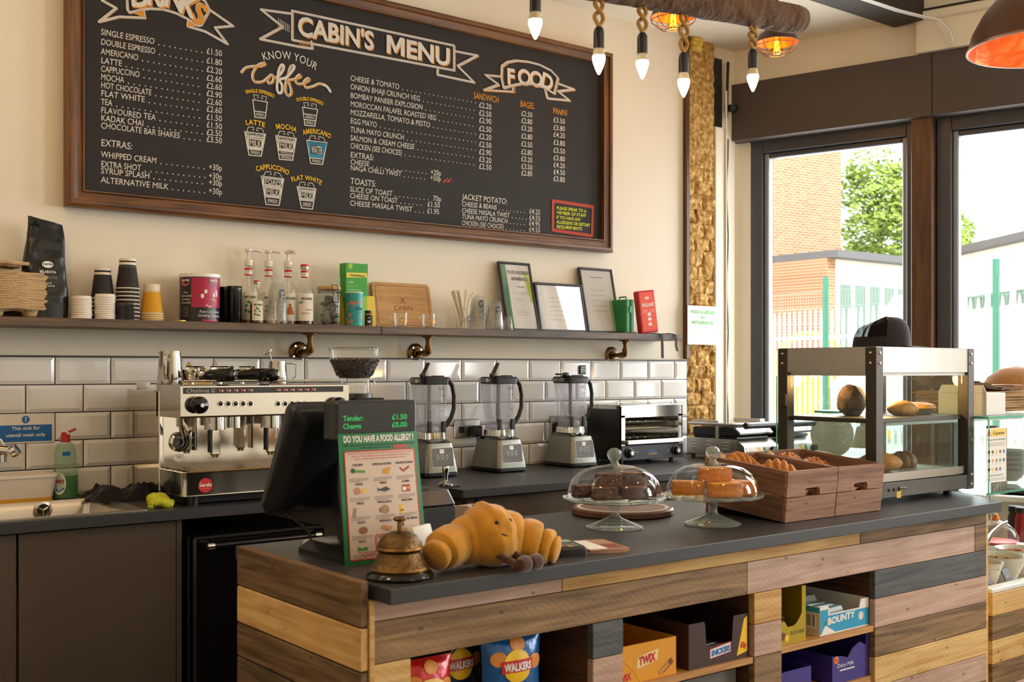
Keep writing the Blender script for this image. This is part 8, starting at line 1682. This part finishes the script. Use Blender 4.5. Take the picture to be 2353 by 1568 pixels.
# salad deck: bowls of toppings, tubs, jars, tickets
zd = .516; M_wb = mat('cream_bowl', '#d8d4c6', .3, var=.02); M_nut = mat('flaked_nuts', '#b58a52', .8, var=.6, scale=60, bump=.8, bscale=70); M_nut2 = mat('chopped_nuts', '#b4673a', .8, var=.6, scale=60, bump=.8, bscale=70)
def dish(px, py, yy, r, label, fill, fl):
    P = ony(px, py, yy); t = thing('topping_bowl', label, 'bowl', (P.x, yy, zd), 0, 'topping bowls in the salad counter'); s = r/.1; hb = .105
    MB().lathe([(0, .0), (.05*s, 0), (.07*s, hb*.4), (.098*s, hb), (.1*s, hb+.004), (.094*s, hb), (.07*s, hb*.5), (0, hb*.35)], M_wb, 36).build('bowl_body', t); m = MB(); rr = random.Random(int(px))
    m.lathe([(0, hb*.85), (.08*s, hb*.78)], fill, 24)
    for k in range(160):
        a = rr.uniform(0, 6.28); q_ = .085*s*math.sqrt(rr.random()); z = hb*(.80+.16*(1-q_/(.085*s)))+rr.uniform(0, .006); T = TR(q_*math.cos(a), q_*math.sin(a), z) @ RZ(rr.uniform(0, 6)) @ RX(rr.uniform(-.7, .7)); m.box(-.007, .007, -.004, .004, -.001, .001, fill, T=T)
    o = m.build('topping', t, kind='stuff'); o['label'] = fl
dish(2300, 1270, UY+.16, .1, 'cream bowl of flaked nuts at the front of the salad counter', M_nut, 'flaked nuts'); dish(2345, 1215, UY+.2, .1, 'cream bowl of chopped reddish nuts behind the flaked ones', M_nut2, 'chopped nuts'); dish(2262, 1290, UY+.12, .07, 'small cream bowl beside the end of the bar counter', M_nut, 'nuts')
P = ony(2288, 1215, UY+.42); t = thing('domed_tub', 'clear-domed tub of red sauce with an orange knob', 'tub', (P.x, UY+.42, .60)); MB().box(-.11, .11, -.09, .09, -.083, .0, M_white, .01).build('tub_base', t); MB().lathe([(0, .002), (.085, .002), (.09, .012), (.0, .016)], mat('red_sauce', '#d8342a', .25), 32).build('sauce', t); MB().lathe([(.098, .002), (.097, .03), (.08, .065), (.05, .09), (.015, .103)], M_plas, 36).build('dome', t); MB().lathe([(.017, .10), (.015, .116), (.008, .13), (0, .131)], M_orange, 18).build('knob', t)
MB().tube([(0, 0, 0), (.06, .01, .03), (.15, .02, .055), (.2, .02, .06)], [.022, .012, .008, .009], M_steel2, 10, sq=(1, .35, (0, 0, 1))).build('serving_spoon', loc=(ony(2300, 1240, UY+.2).x, UY+.26, .66), label='steel serving spoon lying across the topping bowls', cat='spoon')
P = ony(2290, 1165, UY1-.08); t = thing('white_grille', 'white slotted plastic grille at the back of the salad counter', 'grille', (P.x, UY1-.06, .60)); m = MB(); m.box(-.2, .35, 0, .01, 0, .03, M_white).box(-.2, .35, 0, .01, .22, .25, M_white)
for k in range(19): m.box(-.2+k*.03, -.188+k*.03, 0, .01, .03, .22, M_white)
for k in range(4): m.box(-.2, .35, .001, .009, .06+k*.045, .068+k*.045, M_white)
m.build('grille_panel', t); MB().box(-.2, .35, .012, .02, 0, .25, M_dark).build('backing', t)
for px, yy, L, c in ((2334, UY+.55, 'tall dark sauce jar behind the domed tub', '#3a2018'), (2350, UY+.50, 'red-labelled sauce jar with a black lid at the right edge', '#8a1c14')):
    P = ony(px, 1190, yy); t = thing('sauce_jar', L, 'jar', (P.x, yy, zd)); MB().lathe([(0, 0), (.033, 0), (.036, .01), (.036, .15), (.03, .17), (.03, .18)], mat('sauce_'+c, c, .15), 24).build('jar_body', t); MB().cyl(.033, .18, .205, M_blackpl, 24).build('jar_lid', t); MB().rect(-.03, .03, .05, .12, M_red, cylmap(.0365), 8).rect(-.02, .02, .08, .086, M_paper, cylmap(.0372), 4).rect(-.016, .016, .07, .074, M_paper, cylmap(.0372), 4).build('jar_label', t)
for px, L, s_ in ((2318, 'small black price ticket with chalk writing in the salad counter', 1), (2272, 'small black price ticket next to the end of the bar counter', 0)):
    P = ony(px, 1330, UY+.055); t = thing('price_ticket', L, 'ticket', (P.x, UY+.055, .5525)); t.rotation_euler = (-.4, 0, .1); m = MB().box(-.03, .03, -.002, .002, 0, .045, M_blackpl, .001); [m.stroke([(x, .012), (x+.002, .022), (x+.005, .014)], .0018, M_paper, pl((0, -.002, 0), (1, 0, 0), (0, 0, 1))) for x in ((-.008, 0, .007) if s_ else ())]; m.build('ticket_face', t)
# ================================================================== CEILING LIGHTS
# bark-covered log with rope-hung candle bulbs
LY = 2.22; P1 = ony(1838, 46, LY); P0 = ony(1440, -25, LY); ld = (P1-P0).normalized(); Q0 = P0-ld*1.3
M_bark2 = mat('log_bark', '#5f4229', .9, var=.7, scale=18, bump=.9, bscale=24, dist=.02)
t = log = thing('hanging_log', 'bark-covered log hung under the ceiling with rope lamps tied to it', 'log', (0, 0, 0)); secs = []; n = 60
for i in range(n+1):
    c = Q0+(P1-Q0)*(i/n); ring = []
    for j in range(28):
        a = 2*math.pi*j/28; r = .044*(1+.07*noise.noise((i*.22, math.cos(a)*2, math.sin(a)*2))+.05*noise.noise((i*1.1, math.cos(a)*5, math.sin(a)*5)))*(1 if i < n else .9); ring.append(c+Vector((-ld.z, 0, ld.x))*r*math.sin(a)+Vector((0, 1, 0))*r*math.cos(a))
    secs.append(ring)
MB().loft(secs, M_bark2).build('log_body', t, ang=60)
for f in (.12, .8):
    c = Q0+(P1-Q0)*f; MB().rod((c.x, c.y, c.z+.04), (c.x, c.y, 3.5), .006, M_dark, 8).build('hanging_wire', t)
M_rope = mat('jute_rope', '#b58a4a', .9, var=.25, scale=200, bump=.8, bscale=260, dist=.003); M_bulb = mat('lit_candle_bulb', '#fff5e4', .3, emit=24, var=0); M_holder = mat('black_bakelite', '#15151a', .35)
def rope_lamp(px, pyt, pyb, label, knots):
    # pyt: top of the holder, pyb: bulb tip
    P = ony(px, pyb, LY); zt = ony(px, pyt, LY).z; t = thing('rope_lamp', label, 'pendant lamp', (P.x, LY, P.z), 0, 'rope lamps on the log'); H = zt-P.z; e = .0
    bl_h = .058; 
    MB().lathe([(0, 0), (.003, .002), (.010, .017), (.0155, .033), (.0175, .043), (.017, .050)], M_bulb, 20).build('bulb', t); MB().lathe([(.017, .05), (.0165, .054), (.0135, .068), (.013, .072)], mat('bulb_collar', '#d8c9a4', .5), 20).build('bulb_collar', t)
    MB().lathe([(.0145, .069), (.0145, .108), (.0135, .119), (.009, .127), (.0, .130)], M_holder, 20).build('lamp_holder', t)
    c = Q0+ld*((P.x-Q0.x)/ld.x); ztop = c.z-P.z-.035; z0 = .127; L_ = max(ztop-z0, .03); pts = []
    for i in range(33):
        u_ = i/32; k_ = math.sin(u_*math.pi*2*knots)*.016*(math.sin(math.pi*u_)**.4 if 0 < u_ < 1 else 0); pts.append((k_, .006*math.cos(u_*math.pi*2*knots)*math.sin(math.pi*u_), z0+L_*u_))
    MB().tube(pts, .0058, M_rope, 8).tube([(-p[0], -p[1], p[2]) for p in pts], .0058, M_rope, 8).build('rope', t)
    return t
rope_lamp(1230, -42, 91, 'leftmost rope lamp, cut by the top of the picture', 1); rope_lamp(1376, 68, 172, 'second rope lamp from the left, over the corner of the menu board', 1); rope_lamp(1476, 80, 182, 'third rope lamp from the left', 1); rope_lamp(1571, 125, 224, 'fourth and lowest-hanging rope lamp, in front of the brick pier', 1.5); rope_lamp(1730, 118, 211, 'rightmost rope lamp, by the end of the log', 1.5)
# caged copper lamps
M_cop_in = mat('copper_inside', '#d8622a', .35, .6, var=.2, scale=12); M_cop_out = mat('dark_copper', '#5a463a', .5, .5, var=.2); M_fil = mat('amber_filament', '#ffb030', .3, emit=30, var=0); M_amber = glass('amber_glass', (1, .72, .25), .6)
def cage_lamp(px, py, d, label, power):
    P = atd(px, py, d); t = thing('cage_lamp', label, 'pendant lamp', (P.x, P.y, P.z), 0, 'caged copper lamps'); R = .10
    MB().lathe([(.02, .075), (.05, .062), (.085, .035), (R, .0)], M_cop_out, 36).build('shade_outside', t); MB().lathe([(R-.001, .0), (.084, .033), (.049, .060), (.01, .071)], M_cop_in, 36).build('shade_inside', t)
    g = MB()
    for k in range(8): a = k*math.pi/4; g.tube([(R*math.cos(a), R*math.sin(a), .0), (R*.95*math.cos(a), R*.95*math.sin(a), -.025), (R*.65*math.cos(a), R*.65*math.sin(a), -.05), (R*.35*math.cos(a), R*.35*math.sin(a), -.058)], .0018, M_cop_out, 6)
    for r_, z in ((.97*R, -.018), (.35*R, -.058), (R, 0)): g.tube([(r_*math.cos(a*.2618), r_*math.sin(a*.2618), z) for a in range(24)], .0018, M_cop_out, 6, closed=True)
    g.build('wire_cage', t); MB().lathe([(.012, .03), (.018, .02), (.030, -.03), (.026, -.05), (.012, -.056), (0, -.057)], M_amber, 24).build('bulb', t)
    f = MB()
    for k in range(5): a = k*1.256; f.rod((.009*math.cos(a), .009*math.sin(a), .01), (.011*math.cos(a+.4), .011*math.sin(a+.4), -.035), .0016, M_fil, 6)
    f.build('filament', t); MB().cyl(.018, .02, .075, M_brass, 16).build('lamp_holder', t); MB().lathe([(.0, .07), (.025, .074), (.022, .1), (.008, .105), (.006, CEIL-P.z), (0, CEIL-P.z)], M_cop_out, 16).build('stem', t)
    light('POINT', 'cage_lamp_light', (P.x, P.y, P.z-.035), (1, .55, .18), power, .025)
cage_lamp(1547, 38, 5.0, 'caged copper lamp partly hidden behind the log', 2.8); cage_lamp(1785, 98, 5.3, 'caged copper lamp below the right end of the log', 2.8)
# big copper pendant at the right edge
PX, PY_ = (lambda p: (p.x, p.y))(atd(2405, 848, 3.1)); pz_ = 2.262; t = thing('copper_pendant', 'big dark pendant with a glowing copper inside, cut by the right edge', 'pendant lamp', (PX, PY_, pz_)); R = .205
o_ = [(.03, .205), (.07, .19), (.12, .155), (.165, .1), (.192, .05), (R, .0)]
MB().lathe(o_, mat('aged_pendant', '#5a3d2c', .45, .6, var=.3, scale=10), 56).build('shade_outside', t); MB().lathe([(r-.003, z-.001 if z > 0 else z) for r, z in o_[::-1]], mat('beaten_copper', '#c7562a', .35, .8, var=.5, scale=14, bump=.5, bscale=30), 56).build('shade_inside', t); MB().lathe([(R-.004, -.001), (R+.002, 0), (R+.001, .006), (R-.004, .005)], mat('rim_steel', '#8c6a58', .3, .8), 56).build('rim', t)
MB().lathe([(0, .06), (.03, .075), (.035, .1), (.02, .14)], M_bulb, 20).build('bulb', t); MB().cyl(.025, .13, .22, M_brass, 16).build('lamp_holder', t); MB().rod((0, 0, .2), (0, 0, 3.5-pz_), .005, M_dark, 8).build('cord', t)
light('POINT', 'pendant_light', (PX, PY_, pz_+.05), (1, .6, .28), 6, .03)
